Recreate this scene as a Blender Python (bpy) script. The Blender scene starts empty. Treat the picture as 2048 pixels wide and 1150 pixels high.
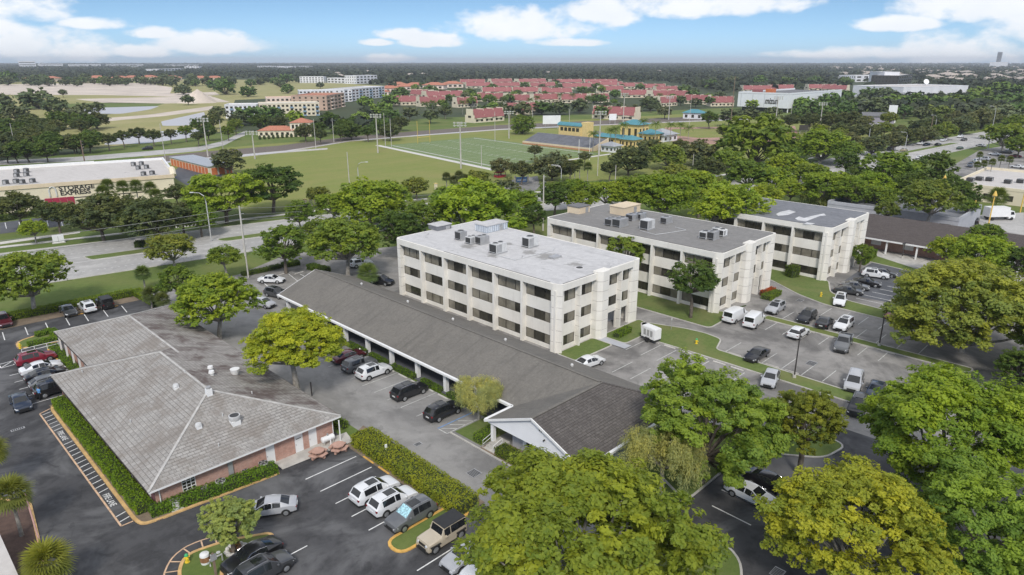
import bpy, math, random
import numpy as np
from mathutils import Vector, Matrix

# ------------------------------------------------------------------ camera, sky, sun, exposure
SC = bpy.context.scene
COL = SC.collection
F_PX = 1366.0                          # focal length in pixels of a 2048 wide frame
PITCH = math.atan(452 / 1366.0)
HEAD = math.radians(44.8)              # camera heading, measured from +X towards +Y
CAM_H = 39.0
cam_data = bpy.data.cameras.new('camera')
cam_data.sensor_width = 36.0
cam_data.lens = F_PX / 2048 * 36.0
cam_data.clip_start = 0.5
cam_data.clip_end = 60000
cam = bpy.data.objects.new('camera', cam_data)
COL.objects.link(cam)
cam.location = (0, 0, CAM_H)
cam.rotation_euler = (math.pi / 2 - PITCH, 0, HEAD - math.pi / 2)
SC.camera = cam

SUN_EL, SUN_AZ = math.radians(43), math.radians(226)     # azimuth of the sun from +X, counter-clockwise
SUN_STRENGTH, SKY_STRENGTH = 2.1, 0.10
sun_data = bpy.data.lights.new('sun', 'SUN')
sun_data.energy = SUN_STRENGTH
sun_data.angle = math.radians(11)
sun_data.color = (1.0, 0.95, 0.88)
sun = bpy.data.objects.new('sun', sun_data)
COL.objects.link(sun)
_sd = Vector((math.cos(SUN_EL) * math.cos(SUN_AZ), math.cos(SUN_EL) * math.sin(SUN_AZ), math.sin(SUN_EL)))
sun.rotation_euler = _sd.to_track_quat('Z', 'Y').to_euler()
sun.location = (0, 0, 120)

SC.view_settings.view_transform = 'Standard'
SC.view_settings.look = 'None'
SC.view_settings.gamma = 1.0
SC.view_settings.use_curve_mapping = False
SC.view_settings.exposure = 0.3
SC.render.engine = 'CYCLES'
SC.cycles.max_bounces = 5
SC.cycles.diffuse_bounces = 3
SC.cycles.glossy_bounces = 2
SC.cycles.volume_bounces = 0
SC.cycles.caustics_reflective = False
SC.cycles.caustics_refractive = False
SC.cycles.use_light_tree = False
SC.cycles.transparent_max_bounces = 8
SC.cycles.use_denoising = True

def ray(u, v):
    dx, dd = u - 1024, v - 575
    fw = F_PX * math.cos(PITCH) - dd * math.sin(PITCH)
    dn = dd * math.cos(PITCH) + F_PX * math.sin(PITCH)
    return Vector((fw * math.cos(HEAD) + dx * math.sin(HEAD), fw * math.sin(HEAD) - dx * math.cos(HEAD), -dn))

def P(u, v, z=0.0):
    """survey point of the photograph on the horizontal plane at height z"""
    r = ray(u, v)
    t = (CAM_H - z) / -r.z
    return Vector((r.x * t, r.y * t, z))

def depth(p):
    d = Vector(p) - Vector((0, 0, CAM_H))
    fwd = d.x * math.cos(HEAD) + d.y * math.sin(HEAD)
    return fwd * math.cos(PITCH) - d.z * math.sin(PITCH)

def zat(p, v):
    """height above base p of the photograph's row v"""
    d = p.x * math.cos(HEAD) + p.y * math.sin(HEAD)
    dd = v - 575
    fw = F_PX * math.cos(PITCH) - dd * math.sin(PITCH)
    dn = dd * math.cos(PITCH) + F_PX * math.sin(PITCH)
    return CAM_H - d * dn / fw

# ---- sky: Nishita with a layer of cumulus laid out by direction
world = bpy.data.worlds.new('World')
SC.world = world
world.use_nodes = True
wt = world.node_tree
wt.nodes.clear()

class NT:
    def __init__(s, tree): s.t = tree
    def n(s, typ, **kw):
        nd = s.t.nodes.new(typ)
        for k, v in kw.items(): setattr(nd, k, v)
        return nd
    def link(s, a, b): s.t.links.new(a, b)
    def put(s, nd, i, val):
        if isinstance(val, bpy.types.NodeSocket): s.t.links.new(val, nd.inputs[i])
        else: nd.inputs[i].default_value = val
    def m(s, op, a, b=None, c=None, clamp=False):
        nd = s.n('ShaderNodeMath', operation=op, use_clamp=clamp)
        s.put(nd, 0, a)
        if b is not None: s.put(nd, 1, b)
        if c is not None: s.put(nd, 2, c)
        return nd.outputs[0]
    def vm(s, op, a, b=None):
        nd = s.n('ShaderNodeVectorMath', operation=op)
        s.put(nd, 0, a)
        if b is not None: s.put(nd, 1, b)
        return nd.outputs['Value'] if op == 'DOT_PRODUCT' else nd.outputs[0]
    def mix(s, fac, a, b, blend='MIX'):
        nd = s.n('ShaderNodeMix', data_type='RGBA', blend_type=blend)
        s.put(nd, 0, fac)
        for i, v in ((6, a), (7, b)):
            if not isinstance(v, bpy.types.NodeSocket) and len(v) == 3: v = (*v, 1)
            s.put(nd, i, v)
        return nd.outputs[2]
    def noise(s, vec, scale, detail=3, rough=0.55, dist=0.0):
        nd = s.n('ShaderNodeTexNoise')
        if vec is not None: s.link(vec, nd.inputs['Vector'])
        nd.inputs['Scale'].default_value = scale
        nd.inputs['Detail'].default_value = detail
        nd.inputs['Roughness'].default_value = rough
        nd.inputs['Distortion'].default_value = dist
        return nd.outputs['Fac']
    def ramp(s, fac, stops):
        nd = s.n('ShaderNodeValToRGB')
        s.link(fac, nd.inputs[0])
        el = nd.color_ramp.elements
        while len(el) < len(stops): el.new(0.5)
        for e, (p, c) in zip(el, stops):
            e.position = p
            e.color = c if len(c) == 4 else (*c, 1)
        return nd.outputs[0]
    def smooth(s, x, lo, hi):
        nd = s.n('ShaderNodeMapRange', interpolation_type='SMOOTHSTEP')
        s.link(x, nd.inputs[0])
        nd.inputs[1].default_value = lo
        nd.inputs[2].default_value = hi
        return nd.outputs[0]

W = NT(wt)
out = W.n('ShaderNodeOutputWorld')
bg = W.n('ShaderNodeBackground')
sky = W.n('ShaderNodeTexSky', sky_type='NISHITA')
sky.sun_disc = False
sky.sun_elevation = SUN_EL
sky.sun_rotation = math.pi / 2 - SUN_AZ
sky.altitude = 0
sky.air_density = 1.0
sky.dust_density = 0.35
sky.ozone_density = 2.5
dirv = W.n('ShaderNodeTexCoord').outputs['Generated']
sep = W.n('ShaderNodeSeparateXYZ'); W.link(dirv, sep.inputs[0])
flat = W.n('ShaderNodeVectorMath', operation='MULTIPLY'); W.link(dirv, flat.inputs[0]); flat.inputs[1].default_value = (1, 1, 1.9)
nz = W.noise(flat.outputs[0], 17.0, 4, 0.58, 0.15)
# the cumulus of the photograph: centre, half width, half height (2048 px frame)
CLOUDS = [(40, 14, 105, 30), (205, 49, 68, 13), (80, 98, 130, 30), (300, 68, 52, 12), (425, 92, 112, 22), (285, 105, 60, 13),
          (1055, 58, 150, 33), (1205, 30, 85, 28), (1400, 10, 215, 30), (795, 69, 45, 13), (752, 86, 32, 7), (880, 84, 74, 14),
          (1130, 86, 85, 9), (780, 118, 60, 10), (1795, 50, 72, 15), (1960, 12, 125, 32), (1925, 104, 120, 30),
          (1745, 109, 150, 13), (1600, 110, 75, 10), (2140, 60, 120, 40), (-120, 60, 120, 40)]
best = None
for (cu, cv, hw, hh) in CLOUDS:
    c = ray(cu, cv).normalized()
    r = Vector((c.y, -c.x, 0)).normalized() * (1439.0 / hw)
    dx = W.vm('DOT_PRODUCT', dirv, tuple(r))
    dz = W.m('MULTIPLY_ADD', sep.outputs[2], 1439.0 / hh * .8, -c.z * 1439.0 / hh * .8)
    dz = W.m('MAXIMUM', dz, W.m('MULTIPLY', dz, -1.7))          # flatter bases
    q = W.m('MULTIPLY_ADD', dz, dz, W.m('MULTIPLY', dx, dx))
    best = q if best is None else W.m('MINIMUM', best, q)
front = W.m('MULTIPLY', W.m('LESS_THAN', W.vm('DOT_PRODUCT', dirv, (math.cos(HEAD), math.sin(HEAD), 0)), 0.3), 20.0)
best = W.m('MAXIMUM', W.m('SUBTRACT', 1.0, W.m('ADD', best, front)), -1.2)
d1 = W.m('ADD', best, W.m('MULTIPLY', W.m('SUBTRACT', nz, 0.47), 3.4))
# the same kind of cloud over the rest of the dome, higher up
flat2 = W.n('ShaderNodeVectorMath', operation='MULTIPLY'); W.link(dirv, flat2.inputs[0]); flat2.inputs[1].default_value = (1, 1, 2.2)
nz2 = W.noise(flat2.outputs[0], 3.2, 3, 0.58, 0.4)
d2 = W.m('ADD', W.m('MULTIPLY', W.m('SUBTRACT', nz2, 0.41), 9.0), W.m('MULTIPLY', W.m('SUBTRACT', W.smooth(sep.outputs[2], 0.10, 0.22), 1.0), 6.0))
dens = W.smooth(W.m('MAXIMUM', d1, d2), -0.12, 0.9)
shade = W.noise(flat.outputs[0], 13.0, 2, 0.6)
ccol = W.mix(shade, (7.2, 7.6, 8.2), (9.4, 9.4, 9.4))
tint = W.mix(1.0, sky.outputs[0], W.mix(W.smooth(sep.outputs[2], 0.0, 0.09), (0.53, 0.81, 1.36), (0.43, 0.59, 0.85)), 'MULTIPLY')
W.link(W.mix(W.m('MULTIPLY', dens, 0.93), tint, ccol), bg.inputs[0])
bg.inputs[1].default_value = SKY_STRENGTH
world.cycles.sampling_method = 'MANUAL'
world.cycles.sample_map_resolution = 256
W.link(bg.outputs[0], out.inputs[0])

# ------------------------------------------------------------------ materials (all procedural)
MATS = {}
def newmat(name):
    m = bpy.data.materials.new(name)
    m.use_nodes = True
    m.node_tree.nodes.clear()
    N = NT(m.node_tree)
    o = N.n('ShaderNodeOutputMaterial')
    b = N.n('ShaderNodeBsdfPrincipled')
    N.link(b.outputs[0], o.inputs[0])
    MATS[name] = m
    return N, b, o

def bump(N, b, h, strength=0.3, dist=0.02):
    bp = N.n('ShaderNodeBump')
    bp.inputs['Strength'].default_value = strength
    bp.inputs['Distance'].default_value = dist
    N.link(h, bp.inputs['Height'])
    N.link(bp.outputs[0], b.inputs['Normal'])

def geo_pos(N): return N.n('ShaderNodeNewGeometry').outputs['Position']

def plain(name, col, rough=0.6, var=0.12, scale=1.5, metal=0.0, bmp=0.0, spec=0.5, fine=0.0):
    """one colour with large and small natural variation"""
    N, b, o = newmat(name)
    pos = geo_pos(N)
    n1 = N.noise(pos, scale, 4, 0.6)
    lo = tuple(c * (1 - var) for c in col); hi = tuple(min(1, c * (1 + var)) for c in col)
    c = N.mix(N.smooth(n1, 0.3, 0.7), lo, hi)
    if fine:
        n2 = N.noise(pos, scale * 14, 3, 0.6)
        c = N.mix(fine, c, N.mix(N.smooth(n2, 0.3, 0.7), tuple(x * 0.6 for x in col), tuple(min(1, x * 1.35) for x in col)))
    N.link(c, b.inputs['Base Color'])
    b.inputs['Roughness'].default_value = rough
    b.inputs['Metallic'].default_value = metal
    b.inputs['Specular IOR Level'].default_value = spec
    if bmp: bump(N, b, N.noise(pos, scale * 20, 3), bmp)
    return MATS[name]

def objcol(name, rough=0.3, coat=0.0, metal=0.0, var=0.0):
    N, b, o = newmat(name)
    oi = N.n('ShaderNodeObjectInfo')
    c = oi.outputs['Color']
    if var:
        n1 = N.noise(geo_pos(N), 2.0, 4)
        c = N.mix(var, c, N.mix(1.0, c, N.ramp(n1, [(0.3, (0.55,) * 3), (0.7, (1.2,) * 3)]), 'MULTIPLY'))
    N.link(c, b.inputs['Base Color'])
    b.inputs['Roughness'].default_value = rough
    b.inputs['Coat Weight'].default_value = coat
    b.inputs['Coat Roughness'].default_value = 0.06
    b.inputs['Metallic'].default_value = metal
    return MATS[name]

def asphalt(name, dark, light, patch, stain=0.5, rough=0.85, streak=(1, 1, 1)):
    """dark/light: aggregate tones, patch: worn pale tone"""
    N, b, o = newmat(name)
    pos = geo_pos(N)
    mp = N.n('ShaderNodeMapping'); N.link(pos, mp.inputs[0]); mp.inputs['Scale'].default_value = streak
    big = N.noise(mp.outputs[0], 0.11, 5, 0.62, 0.6)
    mid = N.noise(mp.outputs[0], 0.55, 5, 0.65, 0.4)
    fine = N.noise(pos, 9.0, 3, 0.7)
    c = N.mix(N.smooth(mid, 0.36, 0.62), dark, light)
    c = N.mix(N.m('MULTIPLY', N.smooth(big, 0.47, 0.62), stain), c, patch)
    drip = N.noise(pos, 0.42, 3, 0.55, 1.5)
    c = N.mix(N.m('MULTIPLY', N.smooth(drip, 0.60, 0.70), 0.5), c, tuple(x * 0.45 for x in dark))
    worn = N.noise(mp.outputs[0], 0.045, 6, 0.7, 1.0)
    c = N.mix(N.m('MULTIPLY', N.smooth(worn, 0.46, 0.66), 0.55), c, tuple(min(1, x * 1.45 + .01) for x in light))
    c = N.mix(0.25, c, N.mix(fine, tuple(x * 0.4 for x in dark), tuple(min(1, x * 1.5) for x in light)))
    N.link(c, b.inputs['Base Color'])
    b.inputs['Roughness'].default_value = rough
    b.inputs['Specular IOR Level'].default_value = 0.3
    bump(N, b, fine, 0.25, 0.01)
    # fine cracks
    return MATS[name]

def grassmat(name, a, bcol, dry, amount=0.4, sc=1.0, mow=None):
    N, b, o = newmat(name)
    pos = geo_pos(N)
    n1 = N.noise(pos, 0.06 * sc, 5, 0.6, 0.4)
    n2 = N.noise(pos, 0.9 * sc, 4, 0.65)
    n3 = N.noise(pos, 9.0 * sc, 2, 0.7)
    c = N.mix(N.smooth(n2, 0.3, 0.7), a, bcol)
    c = N.mix(N.m('MULTIPLY', N.smooth(n1, 0.4, 0.68), amount), c, dry)
    if mow:
        mp = N.n('ShaderNodeMapping'); N.link(pos, mp.inputs[0]); mp.inputs['Rotation'].default_value = (0, 0, mow); mp.inputs['Scale'].default_value = (0.02, 0.22, 1)
        c = N.mix(N.m('MULTIPLY', N.smooth(N.noise(mp.outputs[0], 1.0, 3), 0.4, 0.65), 0.35), c, dry)
    c = N.mix(0.3, c, N.mix(n3, tuple(x * 0.45 for x in a), tuple(x * 1.4 for x in bcol)))
    N.link(c, b.inputs['Base Color'])
    b.inputs['Roughness'].default_value = 0.9
    b.inputs['Specular IOR Level'].default_value = 0.15
    bump(N, b, n3, 0.5, 0.05)
    return MATS[name]

def bricky(name, c1, c2, mortar, bw, bh, msize=0.015, offset=0.5, stain=None, rough=0.85, var=0.3, bmp=0.3, bias=0.0):
    """courses drawn in metres on the surface's own UV map"""
    N, b, o = newmat(name)
    uv = N.n('ShaderNodeUVMap'); uv.uv_map = 'UVMap'
    br = N.n('ShaderNodeTexBrick')
    N.link(uv.outputs[0], br.inputs['Vector'])
    br.offset = offset
    for k, v in (('Color1', c1), ('Color2', c2), ('Mortar', mortar)): br.inputs[k].default_value = (*v, 1)
    br.inputs['Scale'].default_value = 1.0
    br.inputs['Mortar Size'].default_value = msize
    br.inputs['Mortar Smooth'].default_value = 0.2
    br.inputs['Bias'].default_value = bias
    br.inputs['Brick Width'].default_value = bw
    br.inputs['Row Height'].default_value = bh
    c = br.outputs['Color']
    pos = geo_pos(N)
    n1 = N.noise(pos, 0.35, 5, 0.65, 0.5)
    n2 = N.noise(pos, 3.0, 4, 0.65)
    c = N.mix(var, c, N.mix(1.0, c, N.ramp(n2, [(0.3, (0.6,) * 3), (0.7, (1.35,) * 3)]), 'MULTIPLY'))
    if stain:
        c = N.mix(N.m('MULTIPLY', N.smooth(n1, 0.42, 0.68), stain[1]), c, stain[0])
        ms = N.n('ShaderNodeMapping'); N.link(uv.outputs[0], ms.inputs[0]); ms.inputs['Scale'].default_value = (1.1, 0.09, 1)
        st = N.noise(ms.outputs[0], 1.0, 5, 0.65)
        c = N.mix(N.m('MULTIPLY', N.smooth(st, 0.5, 0.7), 0.45), c, tuple(x * 0.8 for x in stain[0])); c = N.mix(N.m('MULTIPLY', N.smooth(st, 0.42, 0.3), 0.3), c, tuple(min(1, x * 1.15) for x in c2))
    N.link(c, b.inputs['Base Color'])
    b.inputs['Roughness'].default_value = rough
    b.inputs['Specular IOR Level'].default_value = 0.25
    bump(N, b, N.m('SUBTRACT', 1.0, br.outputs['Fac']), bmp, 0.02)
    return MATS[name]

def leafmat(name, transl=0.25, hue=(1.25, 1.12, 0.55)):
    """leaf colour from the object, each leaf a little older or younger (attribute 'tint')"""
    N, b, o = newmat(name)
    oi = N.n('ShaderNodeObjectInfo')
    at = N.n('ShaderNodeAttribute'); at.attribute_name = 'tint'
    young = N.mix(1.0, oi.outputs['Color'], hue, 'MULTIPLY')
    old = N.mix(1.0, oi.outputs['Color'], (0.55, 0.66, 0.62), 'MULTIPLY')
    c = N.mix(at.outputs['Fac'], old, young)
    N.link(c, b.inputs['Base Color'])
    b.inputs['Roughness'].default_value = 0.55
    b.inputs['Specular IOR Level'].default_value = 0.25
    tr = N.n('ShaderNodeBsdfTranslucent')
    N.link(N.mix(1.0, c, (1.1, 1.15, 0.5), 'MULTIPLY'), tr.inputs[0])
    mx = N.n('ShaderNodeMixShader'); mx.inputs[0].default_value = transl
    N.link(b.outputs[0], mx.inputs[1]); N.link(tr.outputs[0], mx.inputs[2])
    N.link(mx.outputs[0], o.inputs[0])
    return MATS[name]

def emit_none(): pass

leafmat('leaf', 0.42); leafmat('leaf_far', 0.15, (1.12, 1.08, 0.75))
plain('bark', (0.15, 0.125, 0.10), 0.9, 0.35, 3.0, bmp=0.5)
plain('bark_pale', (0.30, 0.28, 0.25), 0.9, 0.3, 3.0, bmp=0.5)
asphalt('asphalt_dark', (0.040, 0.040, 0.042), (0.075, 0.075, 0.078), (0.17, 0.17, 0.172), 0.9)
asphalt('asphalt_old', (0.215, 0.209, 0.20), (0.29, 0.282, 0.27), (0.115, 0.112, 0.108), 0.7, streak=(1, .6, 1))
asphalt('asphalt_lot', (0.215, 0.206, 0.194), (0.30, 0.287, 0.27), (0.085, 0.082, 0.079), 0.9, streak=(.8, .8, 1))
asphalt('asphalt_blue', (0.075, 0.08, 0.09), (0.10, 0.105, 0.117), (0.15, 0.152, 0.16), 0.4)
asphalt('asphalt_road', (0.36, 0.35, 0.335), (0.43, 0.42, 0.40), (0.28, 0.27, 0.26), 0.4)
plain('concrete', (0.48, 0.46, 0.42), 0.85, 0.18, 0.8, fine=0.2)
plain('concrete_pale', (0.60, 0.58, 0.54), 0.85, 0.12, 0.8, fine=0.15)
plain('curb_yellow', (0.62, 0.40, 0.17), 0.8, 0.25, 1.5, fine=0.3)
plain('curb_orange', (0.68, 0.40, 0.10), 0.8, 0.2, 2.5, fine=0.3)
plain('line_white', (0.72, 0.72, 0.70), 0.7, 0.2, 2.0, fine=0.25)
plain('line_worn', (0.52, 0.52, 0.49), 0.7, 0.35, 2.0, fine=0.35)
plain('line_orange', (0.62, 0.42, 0.27), 0.7, 0.3, 2.0, fine=0.3)
plain('line_blue', (0.16, 0.30, 0.55), 0.7, 0.3, 2.0, fine=0.3)
plain('line_yellow', (0.62, 0.47, 0.12), 0.7, 0.3, 2.0, fine=0.3)
grassmat('grass', (0.095, 0.145, 0.035), (0.14, 0.19, 0.05), (0.24, 0.22, 0.09), 0.5)
grassmat('grass_lush', (0.10, 0.148, 0.04), (0.152, 0.20, 0.06), (0.23, 0.21, 0.095), 0.7, 2.0)
grassmat('grass_field', (0.185, 0.222, 0.058), (0.225, 0.255, 0.07), (0.30, 0.265, 0.105), 0.55, 0.6, mow=0.5)
grassmat('grass_golf', (0.26, 0.26, 0.10), (0.34, 0.32, 0.14), (0.44, 0.37, 0.2), 0.6, 0.4)
grassmat('turf', (0.15, 0.21, 0.085), (0.18, 0.24, 0.10), (0.22, 0.26, 0.12), 0.4, 0.5, mow=1.5)
grassmat('far_land', (0.05, 0.068, 0.036), (0.072, 0.09, 0.045), (0.10, 0.105, 0.06), 0.4, 0.15)
plain('mulch', (0.10, 0.062, 0.048), 0.95, 0.35, 2.0, fine=0.5, bmp=0.5)
plain('dirt', (0.22, 0.17, 0.12), 0.95, 0.3, 0.8, fine=0.4)
plain('sand', (0.58, 0.50, 0.42), 0.95, 0.15, 0.03, fine=0.1)
plain('rock_bank', (0.15, 0.125, 0.105), 0.95, 0.4, 1.2, fine=0.5, bmp=0.6)
plain('clay', (0.36, 0.22, 0.17), 0.95, 0.2, 0.1)
N_, b_, o_ = newmat('water')
b_.inputs['Base Color'].default_value = (0.52, 0.475, 0.44, 1); b_.inputs['Roughness'].default_value = 0.3  # pale base colour stands in for the bright overcast sky's reflection
bump(N_, b_, N_.noise(geo_pos(N_), 0.8, 3), 0.04, 0.05)
plain('ridge_tile', (0.47, 0.455, 0.43), 0.85, 0.2, 1.0, fine=0.2)
N, b_, o_ = newmat('stucco')
pos_ = geo_pos(N)
mp_ = N.n('ShaderNodeMapping'); N.link(pos_, mp_.inputs[0]); mp_.inputs['Scale'].default_value = (1.6, 1.6, 0.10)
c_ = N.mix(N.smooth(N.noise(pos_, 0.35, 4), 0.3, 0.7), (0.75, 0.72, 0.655), (0.84, 0.81, 0.745))
c_ = N.mix(N.m('MULTIPLY', N.smooth(N.noise(mp_.outputs[0], 1.3, 4, 0.65), 0.52, 0.72), 0.2), c_, (0.50, 0.47, 0.42))
N.link(c_, b_.inputs['Base Color']); b_.inputs['Roughness'].default_value = 0.85
plain('stucco_joint', (0.42, 0.40, 0.37), 0.9, 0.1)
plain('stucco_grey', (0.42, 0.43, 0.46), 0.85, 0.08, 0.5, fine=0.08)
plain('stucco_cream', (0.74, 0.66, 0.50), 0.85, 0.06, 0.2)
plain('stucco_tan', (0.68, 0.56, 0.40), 0.85, 0.08, 0.3)
plain('white_paint', (0.80, 0.80, 0.79), 0.5, 0.04, 1.0)
plain('white_siding', (0.78, 0.79, 0.81), 0.6, 0.03, 0.5)
plain('trim_dark', (0.05, 0.045, 0.04), 0.5, 0.1)
plain('wood_maroon', (0.17, 0.075, 0.085), 0.7, 0.15)
plain('frame_bronze', (0.05, 0.045, 0.038), 0.45, 0.1, spec=0.5)
plain('metal_grey', (0.42, 0.42, 0.42), 0.45, 0.15, 1.5, metal=0.3, fine=0.2)
plain('metal_light', (0.62, 0.62, 0.61), 0.5, 0.12, 1.5, metal=0.1, fine=0.15)
plain('metal_galv', (0.50, 0.51, 0.52), 0.4, 0.12, 2.0, metal=0.6)
plain('grille_dark', (0.05, 0.05, 0.05), 0.6, 0.2, 5.0)
plain('pole_concrete', (0.50, 0.475, 0.44), 0.85, 0.1, 0.6)
plain('pole_steel', (0.52, 0.52, 0.51), 0.45, 0.08, metal=0.3)
plain('pole_dark', (0.045, 0.04, 0.038), 0.5, 0.1)
plain('pole_yellow', (0.75, 0.50, 0.10), 0.5, 0.08)
plain('pole_wood', (0.22, 0.16, 0.115), 0.9, 0.2, 1.0)
plain('wire', (0.22, 0.22, 0.21), 0.6, 0.05)
plain('rubber', (0.018, 0.018, 0.018), 0.8, 0.2)
plain('rim', (0.50, 0.51, 0.52), 0.3, 0.05, metal=0.7)
plain('trim_black', (0.022, 0.022, 0.022), 0.5, 0.1)
plain('chrome', (0.65, 0.65, 0.66), 0.15, 0.02, metal=0.9)
plain('lamp_red', (0.22, 0.012, 0.016), 0.2, 0.05)
plain('lamp_clear', (0.72, 0.73, 0.74), 0.15, 0.05)
plain('sunshade', (0.36, 0.60, 0.66), 0.35, 0.45, 7.0)
plain('plate', (0.65, 0.66, 0.66), 0.5, 0.1)
objcol('paint', 0.32, 0.7); objcol('painted', 0.6, 0.0, var=0.25); objcol('cloth', 0.85)
N_, b_, o_ = newmat('car_glass')
b_.inputs['Base Color'].default_value = (0.014, 0.016, 0.018, 1); b_.inputs['Roughness'].default_value = 0.06; b_.inputs['Specular IOR Level'].default_value = 0.7
N_, b_, o_ = newmat('glass')
pos_ = geo_pos(N_)
N_.link(N_.mix(N_.smooth(N_.noise(pos_, 0.45, 3), 0.35, 0.65), (0.026, 0.025, 0.019), (0.065, 0.06, 0.045)), b_.inputs['Base Color'])
b_.inputs['Roughness'].default_value = 0.08; b_.inputs['Specular IOR Level'].default_value = 0.5
N_, b_, o_ = newmat('glass_blind')
N_.link(N_.mix(N_.smooth(N_.noise(pos_ if False else geo_pos(N_), 0.6, 3), 0.3, 0.7), (0.17, 0.155, 0.12), (0.27, 0.25, 0.20)), b_.inputs['Base Color'])
b_.inputs['Roughness'].default_value = 0.15; b_.inputs['Specular IOR Level'].default_value = 0.5
bricky('brick', (0.40, 0.185, 0.135), (0.48, 0.24, 0.18), (0.50, 0.40, 0.34), 0.24, 0.085, 0.012, var=0.45, stain=((0.58, 0.42, 0.36), 0.35))
bricky('roof_tile', (0.325, 0.31, 0.29), (0.39, 0.372, 0.348), (0.17, 0.16, 0.148), 0.62, 0.42, 0.024, var=0.4, stain=((0.225, 0.198, 0.172), 0.75), bmp=0.5)
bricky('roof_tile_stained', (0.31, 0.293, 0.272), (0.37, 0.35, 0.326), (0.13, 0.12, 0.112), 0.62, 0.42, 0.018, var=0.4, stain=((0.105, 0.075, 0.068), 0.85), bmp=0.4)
bricky('roof_shingle', (0.178, 0.166, 0.147), (0.20, 0.187, 0.166), (0.156, 0.147, 0.132), 0.30, 0.15, 0.012, var=0.35, stain=((0.128, 0.121, 0.11), 0.5), bmp=0.25)
bricky('roof_shingle_brown', (0.115, 0.104, 0.098), (0.145, 0.132, 0.124), (0.082, 0.075, 0.07), 0.7, 0.30, 0.03, var=0.5, stain=((0.09, 0.08, 0.075), 0.4), bmp=0.4)
bricky('roof_brown_far', (0.085, 0.072, 0.068), (0.105, 0.09, 0.084), (0.075, 0.064, 0.06), 0.9, 0.3, 0.02, var=0.4)
bricky('roof_red', (0.35, 0.125, 0.125), (0.43, 0.18, 0.175), (0.25, 0.09, 0.09), 0.5, 0.4, 0.05, var=0.35)
bricky('roof_terracotta', (0.50, 0.20, 0.13), (0.58, 0.26, 0.17), (0.30, 0.12, 0.08), 0.5, 0.4, 0.05, var=0.3)
bricky('roof_teal', (0.09, 0.26, 0.31), (0.11, 0.29, 0.34), (0.07, 0.20, 0.24), 0.5, 50, 0.03, var=0.15)
bricky('corrugated', (0.55, 0.59, 0.64), (0.66, 0.69, 0.72), (0.22, 0.27, 0.33), 0.45, 50.0, 0.06, var=0.4)
def flatroof(name, base, pale, dark, amt, spots=()):
    N, b, o = newmat(name)
    pos = geo_pos(N)
    n1 = N.noise(pos, 0.16, 6, 0.68, 0.8); n2 = N.noise(pos, 1.1, 5, 0.65); n3 = N.noise(pos, 0.5, 3, 0.5, 2.0)
    mp = N.n('ShaderNodeMapping'); N.link(pos, mp.inputs[0]); mp.inputs['Scale'].default_value = (0.9, 0.06, 1)
    seam = N.noise(mp.outputs[0], 1.2, 3)
    c = N.mix(N.smooth(n2, 0.3, 0.7), base, pale)
    c = N.mix(N.m('MULTIPLY', N.smooth(seam, 0.5, 0.66), 0.25), c, dark)
    c = N.mix(N.m('MULTIPLY', N.smooth(n1, 0.5, 0.76), amt), c, dark)
    c = N.mix(N.m('MULTIPLY', N.smooth(n3, 0.68, 0.72), 0.5), c, tuple(x * 0.4 for x in dark))
    for (px, py, rad) in spots:       # puddle stains left by ponding water
        dd = N.n('ShaderNodeVectorMath', operation='DISTANCE'); N.link(pos, dd.inputs[0]); dd.inputs[1].default_value = (px, py, 10.21)
        q = N.m('ADD', N.m('DIVIDE', dd.outputs['Value'], rad), N.m('MULTIPLY', N.m('SUBTRACT', n2, 0.5), 2.2))
        c = N.mix(N.m('MULTIPLY', N.smooth(q, 1.0, 0.45), 0.6), c, (0.17, 0.16, 0.14))
    N.link(c, b.inputs['Base Color']); b.inputs['Roughness'].default_value = 0.8
    bump(N, b, n2, 0.15, 0.02)
SP = [P(1095, 513, 10.2), P(1060, 505, 10.2), P(1150, 528, 10.2), P(985, 512, 10.2), P(935, 493, 10.2), P(1015, 488, 10.2)]
flatroof('roof_white', (0.50, 0.492, 0.488), (0.58, 0.572, 0.565), (0.35, 0.345, 0.342), 0.7, [(q.x, q.y, r_) for q, r_ in zip(SP, (2.2, 1.3, 1.5, 1.2, 1.4, 1.0))])
flatroof('roof_grey', (0.145, 0.142, 0.145), (0.19, 0.187, 0.188), (0.10, 0.095, 0.095), 0.6)
flatroof('roof_grey_tan', (0.20, 0.195, 0.185), (0.25, 0.24, 0.228), (0.16, 0.15, 0.145), 0.6)
flatroof('roof_patchy', (0.16, 0.165, 0.18), (0.21, 0.215, 0.23), (0.11, 0.112, 0.12), 0.5)
flatroof('roof_pale', (0.52, 0.49, 0.46), (0.58, 0.55, 0.52), (0.42, 0.39, 0.36), 0.5)
plain('roof_patch_white', (0.60, 0.60, 0.60), 0.7, 0.2, 0.6, fine=0.3)
plain('roof_stain', (0.10, 0.095, 0.085), 0.9, 0.4, 1.0, fine=0.4)

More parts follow.
